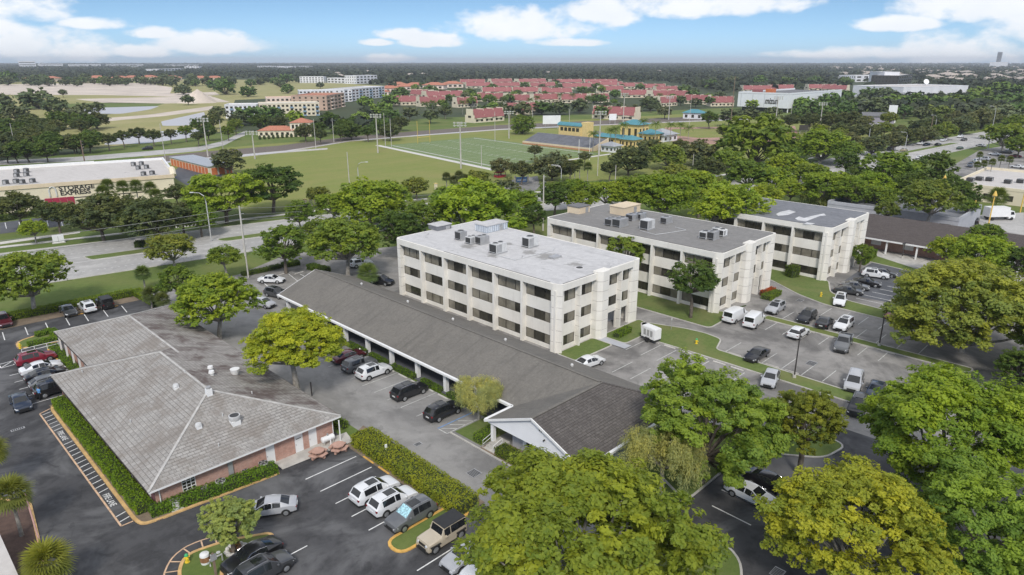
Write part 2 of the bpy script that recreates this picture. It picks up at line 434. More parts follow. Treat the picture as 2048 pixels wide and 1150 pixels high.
# ------------------------------------------------------------------ mesh helpers
def add_uv(me):
    """UV map in metres: u along the horizontal of each face, v up its slope"""
    n = len(me.loops)
    if n == 0: return
    uvl = me.uv_layers.new(name='UVMap')
    co = np.empty(len(me.vertices) * 3); me.vertices.foreach_get('co', co); co = co.reshape(-1, 3)
    vi = np.empty(n, dtype=np.int64); me.loops.foreach_get('vertex_index', vi)
    nr = np.empty(len(me.polygons) * 3); me.polygons.foreach_get('normal', nr); nr = nr.reshape(-1, 3)
    lt = np.empty(len(me.polygons), dtype=np.int64); me.polygons.foreach_get('loop_total', lt)
    fn = np.repeat(nr, lt, axis=0)
    t = np.stack([-fn[:, 1], fn[:, 0], np.zeros(n)], 1)
    ln = np.linalg.norm(t, axis=1)
    t[ln < 0.05] = (1, 0, 0)
    t /= np.linalg.norm(t, axis=1)[:, None]
    b = np.cross(fn, t)
    p = co[vi]
    uv = np.stack([(p * t).sum(1), (p * b).sum(1)], 1)
    uvl.data.foreach_set('uv', uv.ravel())

def finish(o, mat, parent=None, col=None):
    o.data.materials.append(MATS[mat] if isinstance(mat, str) else mat) if not o.data.materials else None
    COL.objects.link(o)
    if parent is not None: o.parent = parent
    if col is not None: o.color = (*col, 1)
    return o

def world_loc(o):
    v = Vector((0, 0, 0))
    while o is not None:
        v += o.location; o = o.parent
    return v

class MB:
    """collects shapes and links them as ONE mesh object"""
    def __init__(s): s.v = []; s.f = []
    def poly(s, pts):
        k = len(s.v); s.v += [tuple(p) for p in pts]; s.f.append(tuple(range(k, k + len(pts)))); return s
    def box(s, x0, x1, y0, y1, z0, z1):
        k = len(s.v)
        s.v += [(x0, y0, z0), (x1, y0, z0), (x1, y1, z0), (x0, y1, z0), (x0, y0, z1), (x1, y0, z1), (x1, y1, z1), (x0, y1, z1)]
        s.f += [tuple(k + i for i in q) for q in ((3, 2, 1, 0), (4, 5, 6, 7), (0, 1, 5, 4), (1, 2, 6, 5), (2, 3, 7, 6), (3, 0, 4, 7))]
        return s
    def prism(s, pts, z0, z1):
        a = sum(pts[i][0] * pts[(i + 1) % len(pts)][1] - pts[(i + 1) % len(pts)][0] * pts[i][1] for i in range(len(pts)))
        if a < 0: pts = list(reversed(pts))
        k, n = len(s.v), len(pts)
        s.v += [(p[0], p[1], z0) for p in pts] + [(p[0], p[1], z1) for p in pts]
        s.f.append(tuple(reversed(range(k, k + n)))); s.f.append(tuple(range(k + n, k + 2 * n)))
        for i in range(n):
            j = (i + 1) % n
            s.f.append((k + i, k + j, k + n + j, k + n + i))
        return s
    def tube(s, pts, radii, n=7, cap=True):
        pts = [Vector(p) for p in pts]
        if not isinstance(radii, (list, tuple)): radii = [radii] * len(pts)
        rings = []
        for i, p in enumerate(pts):
            d = (pts[min(i + 1, len(pts) - 1)] - pts[max(i - 1, 0)])
            d = d.normalized() if d.length > 1e-9 else Vector((0, 0, 1))
            a = Vector((0, 0, 1)) if abs(d.z) < 0.9 else Vector((1, 0, 0))
            x = d.cross(a).normalized(); y = d.cross(x).normalized()
            k = len(s.v)
            for j in range(n):
                an = 2 * math.pi * j / n
                q = p + (x * math.cos(an) + y * math.sin(an)) * radii[i]
                s.v.append(tuple(q))
            rings.append(k)
        for a, b in zip(rings, rings[1:]):
            for j in range(n):
                s.f.append((a + j, b + j, b + (j + 1) % n, a + (j + 1) % n))
        if cap:
            s.f.append(tuple(rings[0] + j for j in range(n))); s.f.append(tuple(rings[-1] + j for j in reversed(range(n))))
        return s
    def cyl(s, x, y, z0, z1, r, n=12, r2=None):
        return s.tube([(x, y, z0), (x, y, z1)], [r, r if r2 is None else r2], n)
    def disc(s, c, nrm, r, th, n=16):
        nrm = Vector(nrm).normalized(); c = Vector(c)
        return s.tube([c, c + nrm * th], r, n)
    def build(s, name, mat, parent=None, col=None, smooth=False, local=False, origin=None):
        off = Vector((0, 0, 0))
        if not local:
            if parent is not None: off = world_loc(parent)
            elif origin is not None: off = Vector(origin)
        me = bpy.data.meshes.new(name)
        me.from_pydata([(a - off.x, b - off.y, c - off.z) for a, b, c in s.v], [], s.f)
        me.update()
        if smooth:
            me.shade_smooth(); me.set_sharp_from_angle(angle=math.radians(40))
        add_uv(me)
        o = bpy.data.objects.new(name, me)
        if parent is None and not local: o.location = off
        return finish(o, mat, parent, col)

def tag(o, label=None, cat=None, group=None, kind=None):
    if label: o['label'] = label
    if cat: o['category'] = cat
    if group: o['group'] = group
    if kind: o['kind'] = kind
    return o

def empty(name, loc, label=None, cat=None, group=None, rz=0.0):
    o = bpy.data.objects.new(name, None)
    COL.objects.link(o)
    o.empty_display_size = 0.5
    o.location = loc; o.rotation_euler = (0, 0, rz)
    return tag(o, label, cat, group)

def sheet(name, pts, z, mat, kind='structure', sub=0):
    pts = [(p[0], p[1]) for p in pts]
    a = sum(pts[i][0] * pts[(i + 1) % len(pts)][1] - pts[(i + 1) % len(pts)][0] * pts[i][1] for i in range(len(pts)))
    if a < 0: pts = pts[::-1]
    m = MB(); m.poly([(p[0], p[1], z) for p in pts])
    return tag(m.build(name, mat), kind=kind)

def arc_round(pts, r=1.2, n=5, corners=None):
    """rounds the corners of a polygon"""
    res = []
    L = len(pts)
    for i, p in enumerate(pts):
        p = Vector((p[0], p[1])); a = Vector(pts[i - 1][:2]); b = Vector(pts[(i + 1) % L][:2])
        da, db = (a - p), (b - p)
        rr = min(r if corners is None else corners[i], da.length * 0.49, db.length * 0.49)
        q0, q1 = p + da.normalized() * rr, p + db.normalized() * rr
        for k in range(n + 1):
            t = k / n
            res.append(((q0 * (1 - t) ** 2 + p * 2 * t * (1 - t) + q1 * t * t)))
    return [(q.x, q.y) for q in res]

def ring_strip(mb, pts, w, z0, z1, closed=True):
    """a kerb: a band of width w inside a closed polygon (or along an open line)"""
    P2 = [Vector(p[:2]) for p in pts]
    n = len(P2)
    a = sum(P2[i].x * P2[(i + 1) % n].y - P2[(i + 1) % n].x * P2[i].y for i in range(n))
    sg = 1 if a > 0 else -1
    inn = []
    for i in range(n):
        if closed: d = (P2[(i + 1) % n] - P2[i - 1])
        else: d = P2[min(i + 1, n - 1)] - P2[max(i - 1, 0)]
        d = d.normalized() if d.length > 1e-6 else Vector((1, 0))
        inn.append(P2[i] + Vector((-d.y, d.x)) * sg * w)
    rng = range(n) if closed else range(n - 1)
    k = len(mb.v)
    for p, q in zip(P2, inn):
        mb.v += [(p.x, p.y, z0), (p.x, p.y, z1), (q.x, q.y, z1), (q.x, q.y, z0)]
    for i in rng:
        j = (i + 1) % n
        A, B = k + 4 * i, k + 4 * j
        fs = [(A, B, B + 1, A + 1), (A + 1, B + 1, B + 2, A + 2), (A + 2, B + 2, B + 3, A + 3)]
        mb.f += fs if sg > 0 else [tuple(reversed(f)) for f in fs]
    if not closed:
        for A, fl in ((k, 1), (k + 4 * (n - 1), 0)):
            q = (A, A + 1, A + 2, A + 3); mb.f.append(q if (fl ^ (sg < 0)) else tuple(reversed(q)))

def line_quad(mb, a, b, w, z):
    a, b = Vector((a[0], a[1])), Vector((b[0], b[1]))
    d = (b - a).normalized(); s = Vector((-d.y, d.x)) * w / 2
    mb.poly([(*(a - s), z), (*(b - s), z), (*(b + s), z), (*(a + s), z)])

def text_mesh(name, body, size, mat, parent, matrix, depth_=0.02, shear=0.0, col=None, bold=0.0, xs=1.0):
    cu = bpy.data.curves.new(name, 'FONT')
    cu.body = body; cu.size = size; cu.extrude = depth_; cu.shear = shear; cu.offset = bold
    cu.align_x = 'LEFT'
    ob = bpy.data.objects.new(name + '_src', cu)
    COL.objects.link(ob)
    bpy.context.view_layer.update()
    dg = bpy.context.evaluated_depsgraph_get()
    me = bpy.data.meshes.new_from_object(ob.evaluated_get(dg))
    bpy.data.objects.remove(ob); bpy.data.curves.remove(cu)
    me.name = name
    me.transform(matrix @ Matrix.Diagonal((xs, 1, 1, 1)))
    if parent is not None: me.transform(Matrix.Translation(-world_loc(parent)))
    o = bpy.data.objects.new(name, me)
    me.materials.clear()
    return finish(o, mat, parent, col)

def frame_matrix(origin, xdir, ydir):
    x = Vector(xdir).normalized(); y = Vector(ydir).normalized(); z = x.cross(y)
    return Matrix(((x.x, y.x, z.x, origin[0]), (x.y, y.y, z.y, origin[1]), (x.z, y.z, z.z, origin[2]), (0, 0, 0, 1)))

def copy_tree(o, parent=None):
    c = o.copy(); COL.objects.link(c); c.parent = parent
    for ch in list(o.children): copy_tree(ch, c)
    return c

rnd = random.Random(7)

# ------------------------------------------------------------------ ground, roads, lots
G_R = 14000
gm = MB()
ring = []
for k in range(64):
    a = 2 * math.pi * k / 64
    ring.append((G_R * math.cos(a), G_R * math.sin(a), 0))
gm.poly(ring)
tag(gm.build('ground', 'far_land'), kind='structure')
def W2(*ps): return [P(u, v) for u, v in ps]
Z1, Z2, Z3, Z4, Z5 = 0.008, 0.016, 0.024, 0.032, 0.040
sheet('lawn', [(-220, -60), (-220, 345), (60, 345), (150, 400), (330, 400), (430, 340), (560, 310), (700, 260), (900, 120), (900, -60)], Z1, 'grass')
sheet('sports_field', [(78, 178), (100, 330), (215, 328), (330, 330), (505, 288), (470, 128), (330, 128), (215, 133), (140, 166)], Z2, 'grass_field')
# boulevard
road_near = [(-90, 163), (28.3, 145.2), (57, 141), (101.3, 134.7), (125, 128.8), (150, 118), (190, 100), (230, 91.5), (270.5, 87), (360, 79), (470, 70), (900, 20)]
road_far = [(-90, 194), (22.8, 176.6), (53, 170), (85.3, 163.5), (119.7, 156), (150, 141), (175, 127), (203, 117), (250, 111), (323, 109), (467, 93), (900, 45)]
sheet('boulevard', road_near + road_far[::-1], Z3, 'asphalt_road')
def along(t, s):
    """t: station along the boulevard, s: 0 near kerb .. 1 far kerb"""
    i = min(int(t), len(road_near) - 2); f_ = t - i
    a = Vector(road_near[i]).lerp(Vector(road_near[i + 1]), f_); b = Vector(road_far[i]).lerp(Vector(road_far[i + 1]), f_)
    return a.lerp(b, s)
def median(t0, t1, s0=0.44, s1=0.56, n=12):
    lo = [along(t0 + (t1 - t0) * k / n, s0) for k in range(n + 1)]; hi = [along(t0 + (t1 - t0) * k / n, s1) for k in range(n + 1)]
    pts = arc_round(lo + hi[::-1], 1.5, 3)
    tag(MB().prism(pts, Z3, 0.13).build('median_strip', 'grass_lush'), kind='structure')
    kb = MB(); ring_strip(kb, pts, -0.22, 0.0, 0.145)
    tag(kb.build('median_kerb', 'concrete'), kind='structure')
for a_, b_2 in ((0.1, 0.85), (1.32, 1.83), (2.15, 3.35), (3.75, 5.2), (6.1, 7.1), (8.6, 9.5)): median(a_, b_2)
for nm, s_, off in (('near', 0.0, -1), ('far', 1.0, 1)):
    kb = MB(); ring_strip(kb, [along(t * 0.25, s_) for t in range(0, 44)], 0.3 , 0.0, 0.12, closed=False)
    tag(kb.build('road_kerb', 'concrete'), kind='structure')
mk = MB()
for s_ in (0.15, 0.29, 0.71, 0.85):
    for k in range(0, 260):
        t = k * 0.042
        if t < 10.8: line_quad(mk, along(t, s_), along(t + 0.014, s_), 0.16, Z4)
for s_ in (0.015, 0.425, 0.575, 0.985):
    for k in range(0, 40):
        line_quad(mk, along(k * 0.27, s_), along((k + 1) * 0.27, s_), 0.16, Z4)
tag(mk.build('lane_markings', 'line_white'), kind='structure')
# footpath on the far side of the boulevard
fp = [along(t * 0.5, 1.0) + Vector((2.0, 5.5)) for t in range(0, 20)]; fp2 = [p + Vector((0.5, 1.9)) for p in fp]
sheet('footpath', [tuple(p) for p in fp] + [tuple(p) for p in fp2[::-1]], Z3, 'concrete_pale')
fp = [along(t * 0.5, 0.0) + Vector((-0.5, -3.2)) for t in range(0, 8)]; fp2 = [p + Vector((-0.3, -1.7)) for p in fp]
# site asphalt
sheet('front_parking_lot', [(-40, -20), (-40, 126), (34.6, 126), (34.6, 57), (36.3, 57), (36.3, -20)], Z3, 'asphalt_dark')
sheet('side_drive', [(34.6, 57), (34.6, 126), (52, 126), (52, 100), (47.6, 100), (47.6, 24), (62, 24), (62, -30), (36.3, -30), (36.3, 57)], Z3, 'asphalt_old')
sheet('office_parking_lot', [(62, -60), (62, 56), (66, 98), (52, 100), (52, 126), (64, 132), (74, 132), (76, 126), (110, 112), (130, 98), (165, 70), (215, 55), (215, -60)], Z3, 'asphalt_lot')
sheet('front_lot_right', [(36.3, -30), (36.3, 25), (48, 27.5), (62, 27.5), (74, 24), (76, -30)], Z4, 'asphalt_dark')
sheet('side_entry_road', W2((600, 520), (700, 515), (800, 520), (800, 545), (700, 545), (640, 540)), Z4, 'asphalt_old')
# stadium entry road across the boulevard
sheet('stadium_entry_road', W2((960, 405), (1010, 362), (1075, 352), (1080, 372), (1060, 392), (1100, 404)), Z4, 'asphalt_old')
sheet('storage_yard', W2((340, 350), (375, 318), (445, 350), (420, 400), (375, 372)), Z3, 'asphalt_blue')
sheet('storage_parking_lot', W2((0, 445), (170, 425), (180, 445), (0, 468)), Z3, 'asphalt_blue')
sheet('storage_footpath', W2((0, 484), (160, 462), (160, 466), (0, 489)), Z3, 'concrete_pale')
sheet('grey_lot_by_office', W2((1750, 522), (1878, 548), (1800, 590), (1770, 604), (1660, 582), (1720, 540)), Z4, 'asphalt_blue')
sheet('strip_mall_drive', W2((1740, 470), (1900, 505), (2048, 540), (2048, 575), (1890, 545), (1745, 520)), Z4, 'concrete')
sheet('east_parking_lot', W2((1890, 340), (1960, 300), (2048, 285), (2048, 400), (1940, 360)), Z4, 'asphalt_lot')
sheet('truck_road', W2((1930, 432), (2048, 425), (2048, 470), (1960, 455)), Z4, 'asphalt_road')
# fields, turf, canal, golf land
turf = [(196, 283), (254, 280), (247, 188), (181, 190)]
tv = [Vector(t) for t in turf]
sheet('turf_pitch', turf, Z3, 'turf')
def tq(a, b):  # a across 0..1, b along 0..1
    return (tv[3].lerp(tv[2], a)).lerp(tv[0].lerp(tv[1], a), b)
mk = MB()
for k in range(0, 21):
    b_3 = 0.06 + 0.88 * k / 20
    line_quad(mk, tq(0.06, b_3), tq(0.94, b_3), 0.2 if k % 2 == 0 else 0.1, Z4)
    for a_ in (0.36, 0.64):
        line_quad(mk, tq(a_ - .02, b_3 + .012), tq(a_ + .02, b_3 + .012), 0.5, Z4)
for a_ in (0.06, 0.94): line_quad(mk, tq(a_, 0.03), tq(a_, 0.97), 0.9, Z4)
tag(mk.build('pitch_markings', 'line_worn'), kind='structure')
tr = MB()
for (p, q, w) in (((179.2, 187), (194.5, 286), 3.0), ((181, 186.5), (249, 185), 2.2), ((257.5, 186), (256, 244), 2.5)):
    line_quad(tr, p, q, w, Z3 + 0.004)
tag(tr.build('pitch_side_path', 'concrete_pale'), kind='structure')
sheet('ball_field', W2((1330, 255), (1590, 252), (1600, 280), (1390, 290), (1330, 280)), Z3, 'clay')
sheet('ball_field_grass', W2((1345, 258), (1580, 256), (1565, 271), (1400, 276), (1340, 270)), Z4, 'grass_field')
ct = [(-40, 338), (120, 330), (230, 322), (400, 304), (560, 291), (700, 273), (850, 261), (1000, 250), (1200, 241), (1400, 233), (1500, 229)]
sheet('canal_bank', W2(*ct, *[(u, v + (12 if u < 700 else 8)) for u, v in ct[::-1]]), Z3, 'rock_bank')
sheet('canal_water', W2(*[(u, v + (12 if u < 700 else 8)) for u, v in ct], *[(u, v + (15 if u < 700 else 10)) for u, v in ct[::-1]]), Z4, 'water')
cr = [(-40, 323), (150, 314), (300, 302), (400, 293), (450, 281), (475, 268), (490, 262)]
sheet('canal_road', W2(*cr, *[(u, v + 9) for u, v in cr[::-1]]), Z3, 'asphalt_road')
sheet('field_track', W2((450, 312), (560, 302), (655, 296), (655, 299), (560, 306), (455, 317)), Z3 + .003, 'concrete')
sheet('golf_land', W2((-60, 260), (-60, 166), (300, 158), (560, 160), (780, 172), (700, 190), (470, 200), (450, 262), (380, 272), (230, 292), (120, 298)), Z2, 'grass_golf')
sheet('sand_flat', W2((-60, 188), (-60, 171), (80, 167), (290, 166), (345, 175), (340, 187), (430, 184), (440, 190), (370, 194), (200, 190), (60, 190)), Z3, 'sand')
sheet('sand_flat_far', W2((150, 198), (420, 192), (460, 204), (330, 207), (210, 206)), Z3, 'sand')
sheet('sand_path', W2((180, 239), (300, 229), (425, 212), (440, 217), (330, 232), (200, 244)), Z3, 'sand')
sheet('golf_rough', W2((-60, 218), (120, 208), (220, 205), (330, 207), (300, 216), (140, 216)), Z3, 'grass')
sheet('pond_far', arc_round(W2((140, 217), (320, 212), (300, 219), (240, 228), (130, 226)), 8), Z4, 'water')
sheet('pond_middle', arc_round(W2((322, 243), (408, 224), (412, 236), (378, 251), (325, 252)), 5), Z4, 'water')
sheet('pond_near', arc_round(W2((205, 290), (240, 270), (330, 262), (425, 256), (405, 272), (300, 286)), 5), Z4, 'water')
# lawns of the site
def lawn(name, pts, mat='grass_lush', r=1.2, kerb=True, kmat='concrete', w=0.2, h=0.13):
    pts = arc_round(pts, r, 4)
    tag(MB().prism(pts, 0.0, h - 0.03).build(name, mat), kind='structure')
    if kerb:
        kb = MB(); ring_strip(kb, pts, -w, 0.0, h)
        tag(kb.build('kerb', kmat), kind='structure')
lawn('office_lawn', [(67.0, 54.2), (74.9, 54.0), (74.9, 57.6), (67.0, 57.6)], r=0.6)
lawn('office_entry_bed', [(76.7, 53.0), (85.0, 52.9), (86.2, 57.2), (76.7, 57.2)], r=0.7)
lawn('island_lawn', [(80.6, 52.6), (85.6, 56.2), (87.9, 50), (88.4, 46.7), (87.9, 43.9), (84.0, 42.6), (83.6, 12), (81.2, 12), (80.9, 44)], r=0.8)
lawn('strip_lawn', [(90.9, 47.4), (90.9, 92), (97.6, 92), (97.6, 51), (99, 49.6), (99, 47.6)], r=1.0)
lawn('corner_lawn', [(122.5, 56), (121, 51.5), (116.4, 44.4), (114.3, 39.0), (113.6, 22.4), (117.4, 22.4), (119.0, 37.5), (121.5, 41), (128, 43.8), (128, 56)], r=1.2)
lawn('divider_lawn', [(100.6, 43.4), (102.3, 43.4), (102.3, 15), (100.6, 15)], 'grass', r=0.5)
lawn('rear_lawn', [(88, 94), (88, 128), (118, 116), (150, 92), (150, 60), (120, 60), (120, 92)], 'grass', kerb=False)
lawn('mall_verge', W2((1720, 495), (1750, 512), (1830, 538), (1865, 545), (1860, 552), (1740, 524)), 'grass', r=0.4)
lawn('curved_bed', [(50, 26.8), (62, 26.8), (66.5, 20.5), (70.5, 19.8), (71, 24), (66, 31), (52, 31)], 'grass', r=1.2)
lawn('tree_bed', [(34, 27), (44, 25.5), (47.3, 22.5), (46.3, 19.5), (40, 16), (34, 16)], 'grass', r=1.5)
sheet('office_walkway', [(75.0, 51.8), (76.6, 51.8), (76.6, 60), (75.0, 60)], 0.12, 'stucco_grey')
# front lot: planting beds and kerbs round the brick house
def kerb_line(pts, w=0.28, z1=0.15, mat='curb_yellow', name='painted_kerb'):
    kb = MB(); ring_strip(kb, pts, w, 0.0, z1, closed=False)
    return tag(kb.build(name, mat), kind='structure')
bed = arc_round([(12.85, 90.5), (12.7, 58.7), (25.6, 58.0), (25.6, 62), (15, 62), (15, 90.5)], 0, 2, [0.1, 1.5, 0.2, 0.2, 0.2, 0.4])
tag(MB().prism(bed, 0.0, 0.11).build('planting_bed', 'dirt'), kind='structure')
kerb_line(arc_round([(13.6, 91.0), (12.65, 89.5), (12.62, 60.2), (12.9, 58.9), (14.4, 58.6), (25.9, 57.7)], 0.9, 4)[3:-3], 0.3)
lawn('side_bed', [(18.6, 93.2), (17.0, 93.2), (17.0, 111.5), (18.6, 111.5)], 'grass_lush', r=0.3, kerb=False)
kerb_line([(16.9, 92), (16.9, 110)], 0.2, mat='curb_orange')
lawn('corner_island', [(14.2, 113.3), (14.6, 116.4), (18.8, 117.6), (19.6, 112.4)], 'grass_lush', r=1.3, kmat='curb_yellow', w=0.28)
lawn('front_island', [(26.9, 39.8), (34.6, 39.8), (34.6, 41.7), (26.9, 41.7)], 'grass', r=1.0, kmat='curb_orange', w=0.28)
lawn('hydrant_island', [(12.9, 50.2), (14.2, 52.2), (17.3, 51.5), (20.4, 49.8), (20.0, 48.9), (15.6, 49.0), (14.6, 46.5), (13.0, 46.5)], 'grass', r=1.0, kmat='curb_yellow', w=0.28)
lawn('mulch_bed', [(-3, 74), (3.5, 74), (6.6, 69.8), (5.6, 60.5), (4.9, 50), (-3, 50)], 'mulch', r=0.6, kmat='curb_yellow', w=0.25)
sheet('patio', [(25.9, 58.2), (33.9, 57.8), (34.4, 60.0), (25.9, 60.6)], 0.10, 'concrete')
sheet('hedge_bed', [(32.9, 39.9), (36.6, 39.9), (36.6, 60), (32.9, 58)], 0.05, 'dirt')
sheet('drive_edge_bed', [(33.6, 58.5), (35.6, 58.5), (35.6, 112), (33.6, 112)], 0.05, 'grass')
sheet('lot_head_bed', [(-40, 124.6), (33.5, 123.6), (33.5, 128.5), (-40, 130.5)], 0.05, 'dirt')
sheet('walk_by_shops', [(47.9, 48.0), (51.9, 48.0), (51.9, 100.5), (47.9, 100.5)], 0.12, 'asphalt_blue')
sheet('shop_corner_lawn', [(43.0, 47.4), (47.6, 47.4), (47.6, 51.6), (43.0, 51.6)], 0.07, 'grass_lush')
sheet('gable_bed', [(42.4, 33), (45.4, 33), (45.4, 47.2), (42.4, 47.2)], 0.06, 'dirt')
kerb_line([(42.4, 33), (42.4, 51.8)], 0.15, mat='concrete', name='kerb')

# painted lines
def lines(name, segs, w, mat, z=Z5):
    m = MB()
    for a, b in segs: line_quad(m, a, b, w, z)
    return tag(m.build(name, mat), kind='structure')
lines('stall_lines_front', [((26.7, y), (32.5, y)) for y in (55.1, 52.3, 49.6, 46.9, 44.2)] + [((26.6, y), (32.0, y)) for y in (37.2, 34.5, 31.8, 29.1)] + [((17.6, y), (21.9, y)) for y in (46.2,)], 0.12, 'line_white')
lines('stall_lines_drive', [((42.1, y), (47.7, y)) for y in (82, 79.3, 76.6, 73.9, 71.2, 68.5, 65.9, 63.1, 60.4, 57.4, 54.8)], 0.11, 'line_worn')
lines('accessible_lines', [((42.1, 53.5), (47.2, 53.5))], 0.16, 'line_blue')
lines('accessible_aisle', [((42.1, 53.35), (42.1, 51.9)), ((42.1, 51.9), (46.6, 51.9)), ((42.4, 53.2), (43.6, 52.0)), ((43.6, 53.2), (44.8, 52.0)), ((44.8, 53.2), (46.0, 52.0))], 0.13, 'line_worn', Z5 + .004)
xs = lambda t: 8.0 + t
lines('stall_lines_rear_left', [((x, 118.6), (x + 0.4, 122.6)) for x in (2.0, 4.7, 7.5, 10.2, 13.4, 16.3, 19.0, 21.8, 24.4, 27.2, 30.0)], 0.13, 'line_white')
lines('stall_lines_side_left', [((11.3, y), (16.6, y)) for y in (92.5, 95.3, 98.1, 100.9, 103.7)], 0.12, 'line_white')
lines('accessible_aisle_left', [((11.0, 108.9), (16.6, 109.2)), ((11.0, 107.3), (16.6, 107.6)), ((11.0, 107.3), (11.0, 108.9)), ((11.1, 107.5), (12.4, 108.8)), ((12.4, 107.5), (13.8, 108.8))], 0.13, 'line_white')
# fire lane ladder, painted salmon, with lettering
fl = [((11.55, 89.0), (11.62, 60.2))]
lines('fire_lane_edge', fl + [((11.62, 60.2), (12.6, 60.2)), ((11.55, 89.0), (12.7, 89.6))], 0.16, 'line_orange')
rungs = [y for y in [60.9 + 1.02 * k for k in range(28)] if not (62.9 < y < 66.2 or 79.4 < y < 82.6)]
lines('fire_lane_rungs', [((11.7, y), (12.58, y + 0.25)) for y in rungs], 0.11, 'line_white')
for yy, body in ((66.4, 'FIRE LANE'), (82.8, 'FIRE LANE')):
    o = text_mesh('fire_lane_lettering', body, 0.78, 'line_white', None, frame_matrix((11.85, yy, Z5 + 0.004), (0, -1, 0), (1, 0, 0)), 0.001, xs=0.72, bold=0.01)
    tag(o, kind='structure')
def ladder(name, pts, n, w=1.05):
    """painted hatch following a kerb"""
    m = MB(); pts = [Vector(p) for p in pts]
    L = [0]
    for a, b in zip(pts, pts[1:]): L.append(L[-1] + (b - a).length)
    def at(s):
        for i in range(len(pts) - 1):
            if s <= L[i + 1] + 1e-6:
                d = (pts[i + 1] - pts[i]).normalized(); return pts[i] + d * (s - L[i]), Vector((-d.y, d.x))
    prev = None
    for k in range(n * 3 + 1):
        p, q = at(L[-1] * k / (n * 3)); e = p + q * w
        if prev is not None: line_quad(m, prev, e, 0.14, Z5)
        if k % 3 == 0: line_quad(m, p + q * 0.1, e, 0.12, Z5 + .004)
        prev = e
    tag(m.build(name, 'line_orange'), kind='structure')
ladder('island_hatch', arc_round([(19.6, 50.5), (17.3, 51.9), (14.3, 52.6), (12.6, 50.4), (12.6, 46.5)], 1.2, 4)[4:-4], 9, -1.0)
ladder('corner_hatch', arc_round([(16.0, 117.2), (14.1, 116.8), (13.8, 113.0), (15.5, 112.2)], 1.0, 4)[4:-4], 8, 1.2)
lines('stall_lines_office', [((74.9, y), (79.8, y)) for y in (51.6, 49.0, 46.4, 43.8, 41.2, 38.6, 36.0)] + [((84.4, y), (89.0, y)) for y in (41.2, 38.5, 35.8, 33.1, 30.4, 27.7, 25.0, 22.3)] +
      [((96.2, y), (100.4, y)) for y in (41.0, 38.3, 35.6, 32.9, 30.2, 27.5, 24.8)] + [((102.6, y), (107.2, y)) for y in (41.2, 38.4, 35.6, 32.8, 30.0, 27.2, 24.4, 21.6)] +
      [((108.6, y), (113.3, y)) for y in (37.5, 34.6, 31.7, 28.8)] + [((67.6, y), (72.2, y)) for y in (48.5, 45.6, 42.7, 39.8)], 0.11, 'line_worn')
lines('stall_lines_right_front', [((P(1418, 1008).x + k * 0.0, 0), (0, 0)) for k in range(0)] + [((50.9, 25.0 + 2.75 * k), (50.9 + 0, 25.0 + 2.75 * k)) for k in range(0)] + [((a[0], a[1]), (b[0], b[1])) for a, b in
      [(P(1424, 1012), P(1502, 1051)), (P(1443, 980), P(1528, 1019)), (P(1455, 950), P(1470, 957))]], 0.13, 'line_white')
lines('stall_lines_rear_lot', [(P(a, b), P(c, d)) for a, b, c, d in ((600, 548, 625, 562), (520, 560, 537, 574), (577, 548, 596, 563), (545, 585, 556, 597), (585, 545, 605, 545))], 0.14, 'line_white')
lines('stall_lines_storage', [(P(u, 446 - u * 0.05), P(u + 3, 458 - u * 0.05)) for u in (10, 38, 66, 94, 122)], 0.16, 'line_white')
lines('stall_lines_blue_lot', [((121.5 + 2.75 * k, 36.5 - 0.4 * k), (121.5 + 2.75 * k, 31.8 - 0.4 * k)) for k in range(8)], 0.13, 'line_white')
def drain(u, v, label, sx=1.0, sy=0.6):
    p = P(u, v)
    r = empty('storm_drain', (p.x, p.y, 0.04), label, 'drain', 'storm drain grates')
    MB().box(p.x - sx / 2, p.x + sx / 2, p.y - sy / 2, p.y + sy / 2, 0.042, 0.062).build('frame', 'metal_grey', r)
    m = MB()
    for k in range(6): m.box(p.x - sx / 2 + .08 + k * (sx - .16) / 6, p.x - sx / 2 + .08 + (k + .65) * (sx - .16) / 6, p.y - sy / 2 + .06, p.y + sy / 2 - .06, 0.062, 0.072)
    m.build('bars', 'grille_dark', r)
drain(91, 661, 'dark storm drain grate behind the brick house', 1.6, .8); drain(948, 947, 'square storm drain grate in the drive before the white gable', 1.2, 1.2)
drain(1600, 601, 'storm drain grate on the drive beside the corner lawn', 1.4, 1.0); drain(1623, 727, 'storm drain grate in the middle of the office lot', 1.6, 1.2)
drain(836, 889, 'small round-cornered drain grate in the side drive', .9, .6); drain(1555, 1146, 'drain grate at the bottom edge by the yellow-green tree', 1.2, .9)
drain(36, 859, 'storm drain grate in the dark lane by the fire lane', 1.3, .5)

def wheel_stop(x, y, ang, mat, label, group, L=1.8):
    c, s = math.cos(ang), math.sin(ang)
    m = MB(); m.prism([(-L / 2, -.09), (L / 2, -.09), (L / 2, .09), (-L / 2, .09)], 0.03, 0.10)
    m.prism([(-L / 2 + .03, -.06), (L / 2 - .03, -.06), (L / 2 - .03, .06), (-L / 2 + .03, .06)], 0.1005, 0.135)
    o = m.build('wheel_stop', mat, local=True)
    o.location = (x, y, 0); o.rotation_euler = (0, 0, ang)
    tag(o, label, 'wheel stop', group)
H90 = math.pi / 2
for k, y in enumerate((53.6, 50.9)): wheel_stop(33.0, y, H90, 'curb_orange', ['orange wheel stop at the empty stall nearest the picnic tables', 'orange wheel stop beside the first white suv by the hedge'][k], 'orange wheel stops by the hedge')
OR2 = ('first', 'second', 'third', 'fourth', 'fifth', 'sixth', 'seventh')
for k, y in enumerate((56.1, 59.0, 61.8, 64.5, 67.2, 70, 72.7)): wheel_stop(47.4, y, H90, 'concrete_pale', OR2[k] + ' white wheel stop along the colonnade from the blue bay', 'white wheel stops along the colonnade')
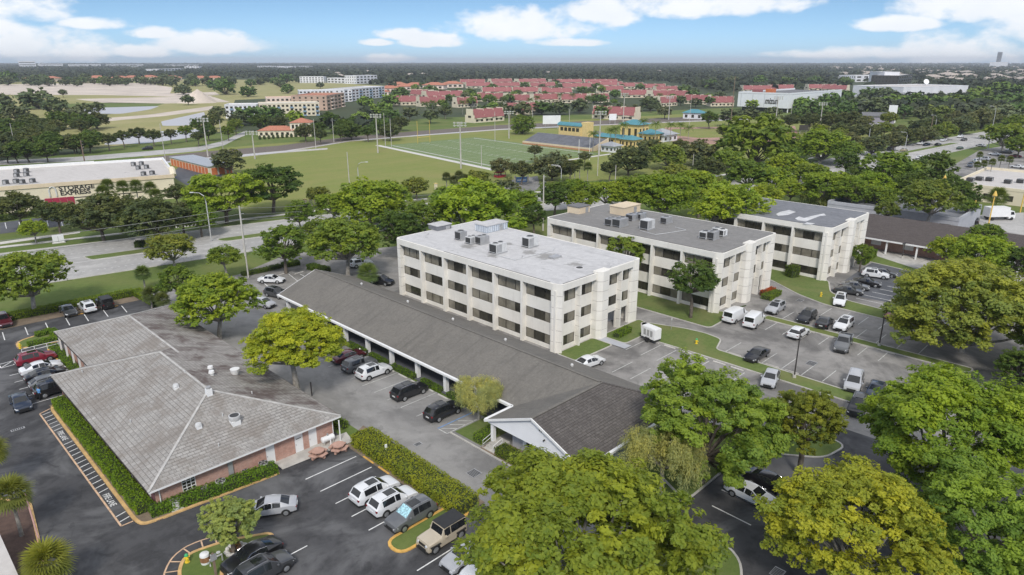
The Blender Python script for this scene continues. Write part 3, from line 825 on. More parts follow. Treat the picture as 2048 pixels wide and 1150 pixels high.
for k, y in enumerate((50.4, 47.7, 45.1, 42.5, 39.9, 37.3)): wheel_stop(80.2, y, H90, 'concrete_pale', OR2[k] + ' white wheel stop along the island lawn from the generator', 'white wheel stops on the island lawn')
for k, y in enumerate((39.8, 37.1, 34.4, 31.7)): wheel_stop(84.4, y, H90, 'concrete', OR2[k] + ' grey wheel stop on the far side of the island lawn', 'grey wheel stops across the island lawn')
for k, x in enumerate((3.6, 6.3, 9.0, 12.0, 24.0, 29.0)): wheel_stop(x, 123.0, 0.0, 'curb_orange', OR2[k] + ' orange wheel stop from the left in the rear left row', 'orange wheel stops of the rear left row', 2.0)
for k, y in enumerate((36.0, 33.2, 30.4, 27.6, 24.8)): wheel_stop(100.2, y, H90, 'concrete', OR2[k] + ' worn wheel stop along the grass divider from the vans', 'wheel stops on the grass divider')
for (u, v) in ((563, 549), (598, 546)): p = P(u, v); wheel_stop(p.x, p.y, 0.2, 'concrete_pale', 'white wheel stop in the small rear lot beneath the trees', 'wheel stops of the rear lot', 2.2)

# ------------------------------------------------------------------ hip roofs
def courses(mb, quad_lo, quad_hi, n, lift=0.025):
    """stepped tile courses between an eave edge and a ridge edge (each two points)"""
    a0, a1 = [Vector(p) for p in quad_lo]; b0, b1 = [Vector(p) for p in quad_hi]
    nrm = (a1 - a0).cross(b0 - a0).normalized()
    if nrm.length < .5: nrm = (a1 - a0).cross(b1 - a0).normalized()
    if nrm.z < 0: nrm = -nrm
    for k in range(n):
        t0, t1 = k / n, (k + 1) / n
        p0, p1 = a0.lerp(b0, t0) + nrm * lift, a1.lerp(b1, t0) + nrm * lift
        q0, q1 = a0.lerp(b0, t1), a1.lerp(b1, t1)
        up = (p1 - p0).cross(q0 - p0)
        quad = [p0, p1, q1, q0] if (q1 - q0).length > 1e-3 else [p0, p1, q0]
        if up.z < 0: quad.reverse()
        mb.poly(quad)
        r0, r1 = a0.lerp(b0, t0), a1.lerp(b1, t0)
        mb.poly([r0, r1, p1, p0])

def bar(mb, a, b, w, h):
    """rectangular bar between two points (w across, h up)"""
    a, b = Vector(a), Vector(b); d = (b - a).normalized()
    s = d.cross(Vector((0, 0, 1)))
    s = s.normalized() if s.length > 1e-4 else Vector((1, 0, 0))
    u = s.cross(d).normalized()
    k = len(mb.v)
    for p in (a, b):
        for i, j in ((-1, -1), (1, -1), (1, 1), (-1, 1)): mb.v.append(tuple(p + s * w / 2 * i + u * h / 2 * j))
    mb.f += [tuple(k + i for i in q) for q in ((0, 1, 2, 3), (7, 6, 5, 4), (0, 4, 5, 1), (1, 5, 6, 2), (2, 6, 7, 3), (3, 7, 4, 0))]

# ------------------------------------------------------------------ brick house
bh = empty('brick_house', (23.7, 84, 0), 'low brick building with grey tiled hip roof between the front lot and the drive', 'building')
E0 = 2.75
rf = MB()
PT = 0.318
x0, x1, y0, y1 = 14.0, 33.5, 59.3, 93.0
zr = E0 + PT * (x1 - x0) / 2; xr = (x0 + x1) / 2; ya, yb = y0 + (x1 - x0) / 2, y1 - (x1 - x0) / 2
courses(rf, ((x0, y1, E0), (x0, y0, E0)), ((xr, yb, zr), (xr, ya, zr)), 26)
courses(rf, ((x0, y0, E0), (x1, y0, E0)), ((xr, ya, zr), (xr, ya, zr)), 26)
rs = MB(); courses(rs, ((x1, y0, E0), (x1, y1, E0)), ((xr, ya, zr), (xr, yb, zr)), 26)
courses(rf, ((x1, y1, E0), (x0, y1, E0)), ((xr, yb, zr), (xr, yb, zr)), 26)
roof_o = rf.build('roof', 'roof_tile', bh)
u0, u1, v0, v1 = 18.0, 33.5, 78.0, 109.0
zr2 = E0 + PT * (u1 - u0) / 2; ur = (u0 + u1) / 2; vb = v1 - (u1 - u0) / 2
rf = MB()
courses(rf, ((u0, v1, E0), (u0, v0, E0)), ((ur, vb, zr2), (ur, v0, zr2)), 20)
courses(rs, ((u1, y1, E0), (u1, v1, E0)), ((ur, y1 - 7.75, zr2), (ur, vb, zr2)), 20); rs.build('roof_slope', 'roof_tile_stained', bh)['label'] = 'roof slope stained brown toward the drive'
courses(rf, ((u1, v1, E0), (u0, v1, E0)), ((ur, vb, zr2), (ur, vb, zr2)), 20)
roof_r = rf.build('roof', 'roof_tile', bh)
for nm, prnt, segs in (('ridge_cap', roof_o, [((xr, ya, zr), (xr, yb, zr)), ((xr, ya, zr), (x0, y0, E0)), ((xr, ya, zr), (x1, y0, E0)), ((xr, yb, zr), (x0, y1, E0))]),
                       ('ridge_cap', roof_r, [((ur, v0 + 5, zr2), (ur, vb, zr2)), ((ur, vb, zr2), (u0, v1, E0)), ((ur, vb, zr2), (u1, v1, E0))])):
    for a, b in segs:
        m = MB(); bar(m, Vector(a) + Vector((0, 0, .03)), Vector(b) + Vector((0, 0, .03)), 0.24, 0.08); m.build(nm, 'ridge_tile', prnt)
# fascia and gutters
for (a, b, mt) in (((x0, y0), (x1, y0), 'white_paint'), ((x0, y0), (x0, y1), 'trim_dark'), ((x1, y0), (x1, v1), 'white_paint'), ((u0, y1), (u0, v1), 'trim_dark'), ((u0, v1), (u1, v1), 'white_paint'), ((x0, y1), (u0, y1), 'white_paint')):
    m = MB(); bar(m, (*a, E0 - 0.10), (*b, E0 - 0.10), 0.08, 0.17); m.build('gutter', mt, bh)
sf = MB(); sf.box(14.08, 33.42, 59.38, 92.9, 2.50, 2.54); sf.box(18.08, 33.42, 92.95, 108.9, 2.50, 2.54); sf.build('soffit', 'white_paint', bh)
# walls: front wall broken by doors and a window
wl = MB()
wx0, wx1, wy0 = 14.7, 32.9, 60.0
openings = [(17.0, 18.25, 0.9, 2.25), (25.2, 26.15, 0.02, 2.15), (28.35, 29.3, 0.02, 2.15), (29.95, 30.9, 0.02, 2.15)]
cur = wx0
for a, b, z0, z1 in openings:
    wl.box(cur, a, wy0, wy0 + .25, 0, 2.5)
    if z0 > .1: wl.box(a, b, wy0, wy0 + .25, 0, z0)
    wl.box(a, b, wy0, wy0 + .25, z1, 2.5); cur = b
wl.box(cur, wx1, wy0, wy0 + .25, 0, 2.5)
wl.box(wx1 - .25, wx1, wy0 + .25, 108.3, 0, 2.5); wl.box(18.7, wx1 - .25, 108.05, 108.3, 0, 2.5)
wl.box(18.7, 18.95, 92.4, 108.05, 0, 2.5); wl.box(14.7, 18.7, 92.15, 92.4, 0, 2.5)
wl.build('wall', 'brick', bh)
wm = MB(); wm.box(14.7, 14.95, 60.25, 92.15, 0, 2.5); wm.build('wall', 'wood_maroon', bh)['label'] = 'maroon panelled side wall'
for k in range(12):
    y = 61.5 + k * 2.6
    m = MB(); m.box(14.62, 14.698, y, y + 0.12, 0, 2.5); m.build('pilaster', 'white_paint', bh)
for k in range(5):
    m = MB(); m.box(18.05, 18.25, 94.5 + k * 3.2, 94.7 + k * 3.2, 0, 2.5); m.build('post', 'white_paint', bh)
a, b, z0, z1 = openings[0]
wn = MB(); wn.box(a, b, wy0 + .02, wy0 + .08, z0, z0 + .06); wn.box(a, b, wy0 + .02, wy0 + .08, z1 - .06, z1); wn.box(a, a + .06, wy0 + .02, wy0 + .08, z0 + .06, z1 - .06); wn.box(b - .06, b, wy0 + .02, wy0 + .08, z0 + .06, z1 - .06)
for k in (1, 2): wn.box(a + (b - a) * k / 3 - .03, a + (b - a) * k / 3 + .03, wy0 + .03, wy0 + .07, z0 + .06, z1 - .06)
for k in (1, 2, 3): wn.box(a + .06, b - .06, wy0 + .031, wy0 + .069, z0 + (z1 - z0) * k / 4 - .025, z0 + (z1 - z0) * k / 4 + .025)
win = wn.build('window', 'white_paint', bh)
for i in range(3):
    for j in range(4):
        MB().box(a + .06 + (b - a - .12) * i / 3, a + .06 + (b - a - .12) * (i + 1) / 3, wy0 + .09, wy0 + .11, z0 + .06 + (z1 - z0 - .12) * j / 4, z0 + .06 + (z1 - z0 - .12) * (j + 1) / 4).build('pane', 'glass', win)
for a, b, z0, z1 in openings[1:]:
    d = MB().box(a + .01, b - .01, wy0 + .04, wy0 + .10, z0, z1 - .01).build('door', 'white_paint', bh)
    MB().box(a + .10, a + .14, wy0 - .02, wy0 + .04, 0.95, 1.08).build('handle', 'metal_grey', d)
m = MB(); m.box(28.55, 29.1, wy0 + .025, wy0 + .039, 1.6, 1.68); m.build('door_notice', 'trim_dark', bh)
m = MB(); m.box(21.3, 21.75, wy0 - .16, wy0 - .002, 0, 2.48); m.build('duct', 'metal_grey', bh)
for x, y in ((15.0, 59.95), (32.75, 59.95)):
    m = MB(); m.tube([(x, y - .08, 2.5), (x, y - .08, 0.15)], .05, 6); m.build('downpipe', 'white_paint', bh)
for y in (62.0, 66.0, 70): pass
# posts of the patio roof corner
m = MB(); m.cyl(33.0, 58.9, 0, 2.55, .07, 8); m.build('post', 'white_paint', bh)
m = MB(); m.cyl(31.5, 58.3, 0, 1.25, .07, 8); tag(m.build('bollard', 'white_paint', origin=(31.5, 58.3, 0)), 'white bollard between the picnic tables and the brick wall', 'bollard')
# roof pieces
def zroof(x, y): return min(E0 + PT * min(x - x0, x1 - x, y - y0), zr)
def vent(u, v, z, kind, label):
    p = P(u, v, z); zz = zroof(p.x, p.y) - .05
    r = empty('roof_vent', (p.x, p.y, zz), label, 'roof vent')
    if kind == 'fan':
        MB().box(p.x - .42, p.x + .42, p.y - .42, p.y + .42, zz - .25, zz + .42).build('curb_box', 'white_paint', r)
        MB().tube([(p.x, p.y, zz + .42), (p.x, p.y, zz + .60), (p.x, p.y, zz + .95)], [.44, .56, .56], 20).build('fan_housing', 'metal_light', r, smooth=True)
        MB().cyl(p.x, p.y, zz + .951, zz + .97, .46, 20).build('fan_grille', 'grille_dark', r)
    elif kind == 'chimney':
        MB().box(p.x - .28, p.x + .28, p.y - .28, p.y + .28, zz - .2, zz + .75).build('stack', 'white_paint', r)
        MB().cyl(p.x, p.y, zz + .75, zz + .98, .24, 12).build('turbine', 'metal_grey', r)
    elif kind == 'box':
        MB().box(p.x - .25, p.x + .25, p.y - .25, p.y + .25, zz - .15, zz + .35).build('curb_box', 'white_paint', r)
        MB().tube([(p.x, p.y, zz + .35), (p.x, p.y, zz + .55)], [.34, .26], 12).build('cap', 'metal_light', r)
    elif kind == 'cone':
        MB().tube([(p.x, p.y, zz - .1), (p.x, p.y, zz + .3), (p.x, p.y, zz + .34), (p.x, p.y, zz + .6)], [.25, .18, .34, .28], 12).build('cowl', 'white_paint', r)
    elif kind == 'bucket':
        MB().tube([(p.x, p.y, zz - .1), (p.x, p.y, zz + .75)], [.34, .55], 14).build('funnel', 'white_paint', r)
    else:
        MB().cyl(p.x, p.y, zz - .1, zz + .38, .06, 8).build('pipe', 'metal_light', r)
for a in ((420, 800, 5.0, 'chimney', 'square white chimney stack with turbine near the top of the tiled hip'), (470, 842, 4.3, 'fan', 'large round exhaust fan on white curb on the tiled roof'),
          (397, 852, 4.6, 'box', 'squat white vent below the hip ridge of the tiled roof'), (421, 738, 5.1, 'cone', 'mushroom vent on the shaded right slope of the tiled roof'),
          (424, 752, 5.0, 'cone', 'smaller mushroom vent just below its twin on the right slope'), (470, 743, 4.6, 'bucket', 'white funnel shaped vent on the right slope of the tiled roof'),
          (353, 781, 5.0, 'box', 'pale round vent high on the left slope of the tiled roof'), (166, 751, 3.2, 'pipe', 'short pipe vent near the left rear corner of the front roof'),
          (260, 838, 4.0, 'pipe', 'thin pipe vent in the middle of the left roof slope'), (371, 756, 5.2, 'pipe', 'stub pipe beside the ridge of the tiled roof'),
          (446, 836, 4.3, 'pipe', 'pipe vent between chimney stack and exhaust fan'), (437, 889, 3.6, 'pipe', 'pipe vent low on the front hip of the tiled roof'),
          (505, 795, 4.2, 'pipe', 'pipe vent on the right hip line of the tiled roof'), (357, 641, 3.6, 'pipe', 'white pipe vent on the rear right slope near the trees')): vent(*a)
# air conditioners by the front wall
def condenser(x, y, label, r=0.42, h=0.75, square=False):
    e = empty('air_conditioner', (x, y, 0), label, 'air conditioner', 'condensers behind the front hedge')
    MB().box(x - r - .1, x + r + .1, y - r - .1, y + r + .1, 0.1, 0.2).build('pad', 'concrete', e)
    if square: MB().box(x - r, x + r, y - r, y + r, .2, .2 + h).build('casing', 'metal_light', e)
    else: MB().cyl(x, y, .2, .2 + h, r, 20).build('casing', 'metal_light', e, smooth=True)
    MB().tube([(x, y, .2 + h), (x, y, .24 + h)], [r * .92, r * .85], 20).build('fan_guard', 'grille_dark', e)
    m = MB()
    for k in range(4):
        a = k * H90; m.poly([(x, y, .245 + h), (x + r * .8 * math.cos(a), y + r * .8 * math.sin(a), .245 + h), (x + r * .8 * math.cos(a + .6), y + r * .8 * math.sin(a + .6), .25 + h)])
    m.build('fan_blade', 'metal_grey', e)
condenser(16.0, 59.3, 'round condenser nearest the front left corner of the brick house'); condenser(18.7, 59.4, 'square condenser right of the white paned window', .4, .7, True)
condenser(20.2, 59.3, 'round condenser between the paned window and the grey duct', .47, .85); condenser(22.7, 59.4, 'condenser just right of the grey duct', .38, .7); condenser(24.5, 59.3, 'round condenser beside the first white door', .47, .85)
m = MB(); m.tube([(31.0, 59.3, .75), (31.1, 59.3, .75), (32.4, 59.3, .75), (32.5, 59.3, .75)], [.2, .33, .33, .2], 14)
tk = empty('propane_tank', (31.7, 59.3, 0), 'white propane tank against the brick wall by the picnic tables', 'tank')
m.build('tank', 'white_paint', tk, smooth=True)
m = MB(); m.box(31.15, 31.3, 59.1, 59.5, .1, .5); m.box(32.2, 32.35, 59.1, 59.5, .1, .5); m.build('cradle', 'concrete', tk)
m = MB(); m.cyl(31.75, 59.3, 1.06, 1.3, .1, 10); m.build('valve', 'metal_grey', tk)
def picnic(u, v, label, rz):
    p = P(u, v)
    e = empty('picnic_table', (p.x, p.y, 0.1), label, 'picnic table', 'concrete picnic tables', rz)
    def oc(r, n=8): return [(r * math.cos(2 * math.pi * (k + .5) / n), r * math.sin(2 * math.pi * (k + .5) / n)) for k in range(n)]
    m = MB(); m.prism(oc(.68), .64, .74); m.build('table_top', 'terracotta_concrete', e, local=True)
    m = MB(); m.prism(oc(.26, 6), 0, .639); m.build('pedestal', 'terracotta_concrete', e, local=True)
    for k in range(4):
        a = k * H90
        c_, s_ = math.cos(a), math.sin(a)
        pts = [(.62, -.5), (.98, -.42), (.98, .42), (.62, .5)]
        m = MB(); m.prism([(x * c_ - y * s_, x * s_ + y * c_) for x, y in pts], .36, .45); m.prism([(x * c_ - y * s_, x * s_ + y * c_) for x, y in ((.2, -.1), (.9, -.1), (.9, .1), (.2, .1))], .0, .359)
        m.build('bench', 'terracotta_concrete', e, local=True)
plain('terracotta_concrete', (0.47, 0.29, 0.225), 0.85, 0.15, 2.0, fine=0.2)
picnic(637, 914, 'terracotta picnic table farther from the hedge', 0.3); picnic(678, 902, 'terracotta picnic table nearer the hedge corner', 0.6)

# ------------------------------------------------------------------ shop row with shingle roof and colonnade
gb = empty('shop_row', (55, 70, 0), 'long low shop building with grey shingle roof, colonnade and white gable', 'building')
EX0, EX1, RX, RZ, EZ = 47.9, 62.1, 55.0, 5.65, 2.85
YA, YB = 40.8, 101.5
rf = MB(); courses(rf, ((EX0, YB, EZ), (EX0, 47.5, EZ)), ((RX, YB, RZ), (RX, YA, RZ)), 1, 0.0)
rf.build('roof_slope', 'roof_shingle', gb)
rf = MB(); courses(rf, ((EX1, 34.1, EZ), (EX1, YB, EZ)), ((RX, YA, RZ), (RX, YB, RZ)), 1, 0.0); rf.build('roof_slope', 'roof_shingle', gb)
GX = 43.8
rf = MB(); rf.poly([(GX, 47.5, EZ), (GX, YA, RZ), (RX, YA, RZ), (EX0, 47.5, EZ)]); rf.f[-1] = rf.f[-1][::-1]; rf.build('roof_slope', 'roof_shingle', gb)
rf = MB(); courses(rf, ((GX, 34.1, EZ), (EX1, 34.1, EZ)), ((GX, YA, RZ), (RX, YA, RZ)), 20, 0.02); rf.build('roof_slope', 'roof_shingle_brown', gb)['label'] = 'dark brown shingled end slope'
m = MB(); bar(m, (RX, YA, RZ + .02), (RX, YB, RZ + .02), .34, .06); bar(m, (GX, YA, RZ + .02), (RX, YA, RZ + .02), .34, .06); m.build('ridge_cap', 'roof_shingle', gb)
m = MB(); bar(m, (RX, YA, RZ + .02), (EX1, 34.1, EZ + .02), .3, .05); m.build('ridge_cap', 'roof_shingle_brown', gb)
m = MB(); bar(m, (EX1 - .05, 34.1, EZ - .12), (EX1 - .05, YB, EZ - .12), .08, .16); m.build('fascia', 'stucco_grey', gb)
for (a, b) in (((EX0, 47.5), (EX0, YB)), ((GX, 34.1), (EX1, 34.1)), ((GX, 47.5), (EX0, 47.5))):
    m = MB(); bar(m, (*a, EZ - .04), (*b, EZ - .04), .34, .26); m.build('fascia', 'white_paint', gb)
m = MB(); bar(m, (EX0 + .02, YB, EZ - .1), (RX, YB, RZ - .1), .1, .2); bar(m, (EX1 - .02, YB, EZ - .1), (RX, YB, RZ - .1), .1, .2); m.build('bargeboard', 'white_paint', gb)
m = MB(); bar(m, (GX - .06, 47.6, EZ - .12), (GX - .06, YA, RZ - .1), .12, .24); bar(m, (GX - .06, 34.0, EZ - .12), (GX - .06, YA, RZ - .1), .12, .24); m.build('bargeboard', 'white_paint', gb)
m = MB(); m.box(51.9, 52.15, 47.6, YB - .3, 0, 2.75); m.box(61.2, 61.45, 34.9, YB - .3, 0, 2.75); m.box(52.15, 61.2, YB - .55, YB - .3, 0, 2.75); m.box(45.4, 61.2, 34.9, 35.15, 0, 2.75); m.build('wall', 'stucco_grey', gb)
m = MB(); m.box(EX0 + .1, 51.89, 47.6, YB - .3, 2.72, 2.76); m.build('colonnade_ceiling', 'stucco_grey', gb)
for k in range(10):
    y = 48.4 + 5.68 * k
    c = MB(); c.box(48.35, 48.85, y - .25, y + .25, .12, 2.71); c.build('column', 'white_paint', gb)
for k in range(18):
    y = 50.5 + 2.84 * k
    if k % 3 == 2: d = MB().box(51.83, 51.898, y, y + .95, .12, 2.2).build('door', 'frame_bronze', gb)
    else:
        d = MB().box(51.84, 51.898, y, y + 1.7, .9, 2.2).build('window', 'frame_bronze', gb)
        MB().box(51.80, 51.838, y + .06, y + 1.64, .96, 2.14).build('pane', 'glass', d)
m = MB(); m.poly([(EX1 - .3, YB - .3, EZ), (RX, YB - .3, RZ - .1), (EX0 + .3, YB - .3, EZ)]); m.build('gable_wall', 'white_siding', gb)
# white gable: clapboards
cl = MB(); GXW = GX + 0.25
nb = 13
for k in range(nb):
    z0, z1 = EZ - .35 + (RZ - EZ + .2) * k / nb, EZ - .35 + (RZ - EZ + .2) * (k + 1) / nb
    hw0 = min(6.5, 6.7 * (RZ - .08 - z0) / (RZ - EZ)); hw1 = min(6.5, 6.7 * (RZ - .08 - z1) / (RZ - EZ))
    b = MB(); b.poly([(GXW - .03, YA + hw0, z0), (GXW - .03, YA - hw0, z0), (GXW, YA - hw1, z1), (GXW, YA + hw1, z1)][::-1]); b.poly([(GXW, YA + hw0, z0), (GXW, YA - hw0, z0), (GXW - .03, YA - hw0, z0), (GXW - .03, YA + hw0, z0)][::-1])
    b.f[0] = b.f[0][::-1]; b.build('clapboard', 'white_siding', gb)
m = MB(); m.tube([(GX + .18, 39.7, 4.75), (GX + .20, 39.7, 4.75)], [.36, .36], 20); ov = m.build('gable_window', 'white_paint', gb)
m = MB(); m.tube([(GX + .15, 39.7, 4.75), (GX + .17, 39.7, 4.75)], .28, 20); m.build('pane', 'glass', ov)
m = MB(); m.box(GX + .11, GX + .149, 39.67, 39.73, 4.47, 5.03); m.box(GX + .11, GX + .149, 39.42, 39.98, 4.72, 4.78); m.build('muntin', 'white_paint', ov)
m = MB(); m.tube([(GX + .2, 39.2, 3.8), (GX + .02, 39.2, 3.75)], .09, 8); m.build('gable_light', 'trim_dark', gb)
m = MB(); m.box(45.4, 45.65, 35.15, 45.0, 0, 2.52); m.box(45.65, 51.9, 44.75, 45.0, 0, 2.52); m.build('porch_wall', 'stucco_grey', gb)
m = MB(); m.box(GX + .3, 48, 34.4, 47.4, 2.525, 2.56); m.build('porch_ceiling', 'white_paint', gb)
for y in (46.9,): MB().box(44.2, 44.6, y - .2, y + .2, .3, 2.52).build('column', 'white_paint', gb)
for yc in (42.4, 37.9):
    w_ = MB(); w_.box(45.32, 45.40, yc - .6, yc + .6, .85, .92); w_.box(45.32, 45.40, yc - .6, yc + .6, 2.13, 2.2); w_.box(45.32, 45.40, yc - .6, yc - .53, .92, 2.13); w_.box(45.32, 45.40, yc + .53, yc + .6, .92, 2.13); w_.box(45.325, 45.395, yc - .03, yc + .03, .92, 2.13); w_.box(45.328, 45.392, yc - .53, yc + .53, 1.5, 1.55)
    ww = w_.build('window', 'white_paint', gb)
    for i in (0, 1):
        for j in (0, 1): MB().box(45.37, 45.385, yc - .53 + .56 * i, yc - .03 + .56 * i, .93 + .63 * j, 1.49 + .63 * j).build('pane', 'glass', ww)
    for s in (-1, 1): MB().box(45.33, 45.398, yc + s * .82 - .2, yc + s * .82 + .2, .8, 2.25).build('shutter', 'white_paint', gb)
for k in range(3): MB().box(42.9 + k * .38, 45.4, 45.4 + 0, 46.9, .0 + k * .12, .12 + k * .12 - .002).build('step', 'concrete', gb)
for y in (45.35, 46.95):
    rl = MB(); rl.tube([(42.9, y, .0), (42.9, y, .95), (44.2, y, 1.3), (44.2, y, .3)], .03, 6)
    rl.tube([(42.9, y, .5), (44.2, y, .85)], .025, 6); rl.build('stair_rail', 'white_paint', gb)
for k, (u, v) in enumerate(((692, 586), (808, 601), (977, 660), (1086, 680), (1160, 740))):
    p = P(u, v, 5.0)
for k, (x, y) in enumerate(((57.2, 91), (57.4, 79), (57.3, 68.5), (57.2, 58), (57.4, 47))):
    z = RZ - (x - RX) * (RZ - EZ) / 7.1
    e = empty('roof_vent', (x, y, z - .05), ['round white vent on the shop roof strip farthest from the gable', 'second round white vent along the shop roof', 'third round white vent along the shop roof, mid ridge', 'fourth round white vent on the shop roof below the office corner', 'round white vent nearest the dark end slope'][k], 'roof vent', 'white mushroom vents of the shop roof')
    MB().cyl(x, y, z - .1, z + .18, .14, 10).build('pipe', 'metal_light', e); MB().tube([(x, y, z + .181), (x, y, z + .32), (x, y, z + .40)], [.2, .17, .06], 12).build('cap', 'metal_light', e, smooth=True)

# ------------------------------------------------------------------ three storey offices
SILLS, HEADS = (0.65, 3.95, 7.25), (2.15, 5.45, 8.85)
OH, FAS = 10.2, 9.25
def office(x0, y0, wx, nb, bay, roofmat, label, end_open=True):
    """x0: left facade line, y0: front facade line, wx: width of the front, nb bays of width bay along the left side"""
    D = 0.75
    ys = y0 + 1.4                          # first fin of the left facade
    y1 = ys + nb * bay + 1.2
    x1 = x0 + wx
    r = empty('office_building', ((x0 + x1) / 2, (y0 + y1) / 2, 0), label, 'building')
    # inner walls (recessed), with openings
    def wallrun(name, frame, spans, length, z_top=FAS):
        """frame(s, n, z)->xyz; spans: list of (a, b) window spans along s"""
        m = MB()
        def bx(s0, s1, n0, n1, z0, z1):
            c = [frame(s, n, z) for s in (s0, s1) for n in (n0, n1) for z in (z0, z1)]
            m.box(min(q[0] for q in c), max(q[0] for q in c), min(q[1] for q in c), max(q[1] for q in c), z0, z1)
        cur = 0.0
        for a, b, lv in spans:
            if a > cur + .01: bx(cur, a, -D - .3, -D, 0, z_top)
            zc = 0.0
            for k in range(3):
                if k in lv:
                    bx(a, b, -D - .3, -D, zc, SILLS[k]); zc = HEADS[k]
                elif k == 0 and -1 in lv: zc = 2.9
            bx(a, b, -D - .3, -D, zc, z_top)
            cur = b
        if cur < length - .01: bx(cur, length, -D - .3, -D, 0, z_top)
        m.build(name, 'stucco', r)
        for a, b, lv in spans:
            for k in range(3):
                if k not in lv: continue
                z0, z1 = SILLS[k], HEADS[k]
                w = MB()
                def fx(s0, s1, zz0, zz1, n0=-D - .16, n1=-D - .08, mm=None):
                    c = [frame(s, n, z) for s in (s0, s1) for n in (n0, n1) for z in (zz0, zz1)]
                    (mm or w).box(min(q[0] for q in c), max(q[0] for q in c), min(q[1] for q in c), max(q[1] for q in c), zz0, zz1)
                t = .06
                split = a + (b - a) * (0.30 if b - a > 3 else 0.36)
                fx(a, b, z0, z0 + t); fx(a, b, z1 - t, z1); fx(a, a + t, z0 + t, z1 - t); fx(b - t, b, z0 + t, z1 - t); fx(split - .03, split + .03, z0 + t, z1 - t)
                s2 = None
                if b - a > 3: s2 = a + (b - a) * .68; fx(s2 - .025, s2 + .025, z0 + t, z1 - t)
                wo = w.build('window', 'frame_bronze', r)
                wide = b - a > 3
                pl = [(a + t, split - .03, wide), (split + .03, (s2 - .025) if s2 else b - t, (not wide and rnd.random() < .75) or rnd.random() < .2)]
                if s2: pl.append((s2 + .025, b - t, rnd.random() < .3))
                if frame(1, 0, 0)[0] == frame(0, 0, 0)[0]:      # left facade: blinds stand at the far end of each window
                    pl = [(a + b - q[1], a + b - q[0], q[2]) for q in pl]
                for p0, p1, blind in pl:
                    m2 = MB(); fx(p0, p1, z0 + t, z1 - t, -D - .14, -D - .12, m2); m2.build('pane', 'glass_blind' if blind else 'glass', wo)
                sm = MB(); fx(a - .0, b + .0, z0 - .002 - .05, z0 - .002, -D - .06, -D + .05, sm)
    LF = lambda s, n, z: (x0 - n, ys + s, z)
    FF = lambda s, n, z: (x0 + s, y0 - n, z)
    spans = [(k * bay + .45, (k + 1) * bay - .22, (0, 1, 2)) for k in range(nb)]
    wallrun('wall', LF, spans, nb * bay)
    fs = [(1.85, 4.3, (0, 1, 2)), (5.65, 8.0, (0, 1, 2)), (11.9, 14.1, (1, 2, -1)), (15.3, 17.1, (1, 2, -1))]
    wallrun('wall', FF, fs, wx)
    # plain far sides
    m = MB(); m.box(x1 - D - .3, x1 - D, y0 + D + .3, y1 - 1, 0, FAS); m.box(x0 + D + .3, x1 - D - .31, y1 - 1.3, y1 - 1, 0, FAS); m.build('wall', 'stucco', r)
    for k in range(nb):
        for i in range(3):
            yy = ys + k * bay
            w = MB().box(x1 - D - .001, x1 - D + .05, yy + .6, yy + bay - .6, SILLS[i], HEADS[i]).build('window', 'frame_bronze', r)
            MB().box(x1 - D + .05, x1 - D + .065, yy + .68, yy + bay - .68, SILLS[i] + .08, HEADS[i] - .08).build('pane', 'glass', w)
    # fins of the left side
    for k in range(nb + 1):
        yy = ys + k * bay
        if k in (0, nb): continue
        MB().box(x0, x0 + D - .002, yy - .2, yy + .2, 0, FAS - .002).build('fin', 'stucco', r)
        MB().box(x1 - D + .002, x1, yy - .2, yy + .2, 0, FAS - .002).build('fin', 'stucco', r)
    # panelled piers on the front: stacked precast panels with open joints
    def panelled(poly, core_inset, z_top=OH, nz=6, name='panel'):
        cx = sum(p[0] for p in poly) / len(poly); cy = sum(p[1] for p in poly) / len(poly)
        cp = [(p[0] + (cx - p[0]) * core_inset, p[1] + (cy - p[1]) * core_inset) for p in poly]
        pier = MB().prism(cp, 0, z_top - .01).build('pier', 'stucco_joint', r)
        for k in range(nz):
            a, b = z_top * k / nz, z_top * (k + 1) / nz
            MB().prism(poly, a + (.035 if k else 0), b - (.035 if k < nz - 1 else 0)).build(name, 'stucco', pier)
    panelled([(x0, ys + .2), (x0, ys - .1), (x0 + .55, y0), (x0 + .75, y0), (x0 + .75, y0 + D + .3), (x0 + D + .28, ys + .2)], .07)
    panelled([(x0, y1 - 1.2 - .2), (x0, y1 - .7), (x0 + .7, y1), (x0 + 1.3, y1), (x0 + 1.3, y1 - 1.4)], .07)
    # central tower of the front, chamfered and standing proud
    panelled([(x0 + 8.1, y0 + D), (x0 + 8.1, y0 - .15), (x0 + 8.65, y0 - .75), (x0 + 10.1, y0 - .75), (x0 + 10.6, y0 - .15), (x0 + 10.6, y0 + D)], .06, OH + .25, 7)
    for sx in (4.55, 14.3):
        panelled([(x0 + sx - .14, y0 + D - .002), (x0 + sx - .14, y0), (x0 + sx + .14, y0), (x0 + sx + .14, y0 + D - .002)], .10, FAS - .002, 6)
    panelled([(x1 - 2.05, y0 + D), (x1 - 2.05, y0 + .55), (x1 - 1.9, y0 + .3), (x1 - .6, y0), (x1, y0 + .4), (x1, y0 + 1.3), (x1 - .6, y0 + 1.3)], .06)
    # fascia and parapet
    fsb = MB()
    fsb.box(x0, x0 + .45, ys + .2, y1 - 1.4, FAS, OH); fsb.box(x1 - .45, x1, y0 + 1.31, y1 - .02, FAS, OH)
    for a, b in ((.75, 8.1), (10.6, wx - 2.05)): fsb.box(x0 + a, x0 + b, y0, y0 + .45, FAS, OH)
    fsb.box(x0 + 1.3, x1 - .452, y1 - .45, y1, FAS, OH)
    fsb.build('fascia', 'stucco', r)
    so = MB(); so.box(x0 + .452, x1 - .452, y0 + .452, y1 - .452, FAS, FAS + .3); so.build('soffit', 'stucco', r)
    cp = MB()
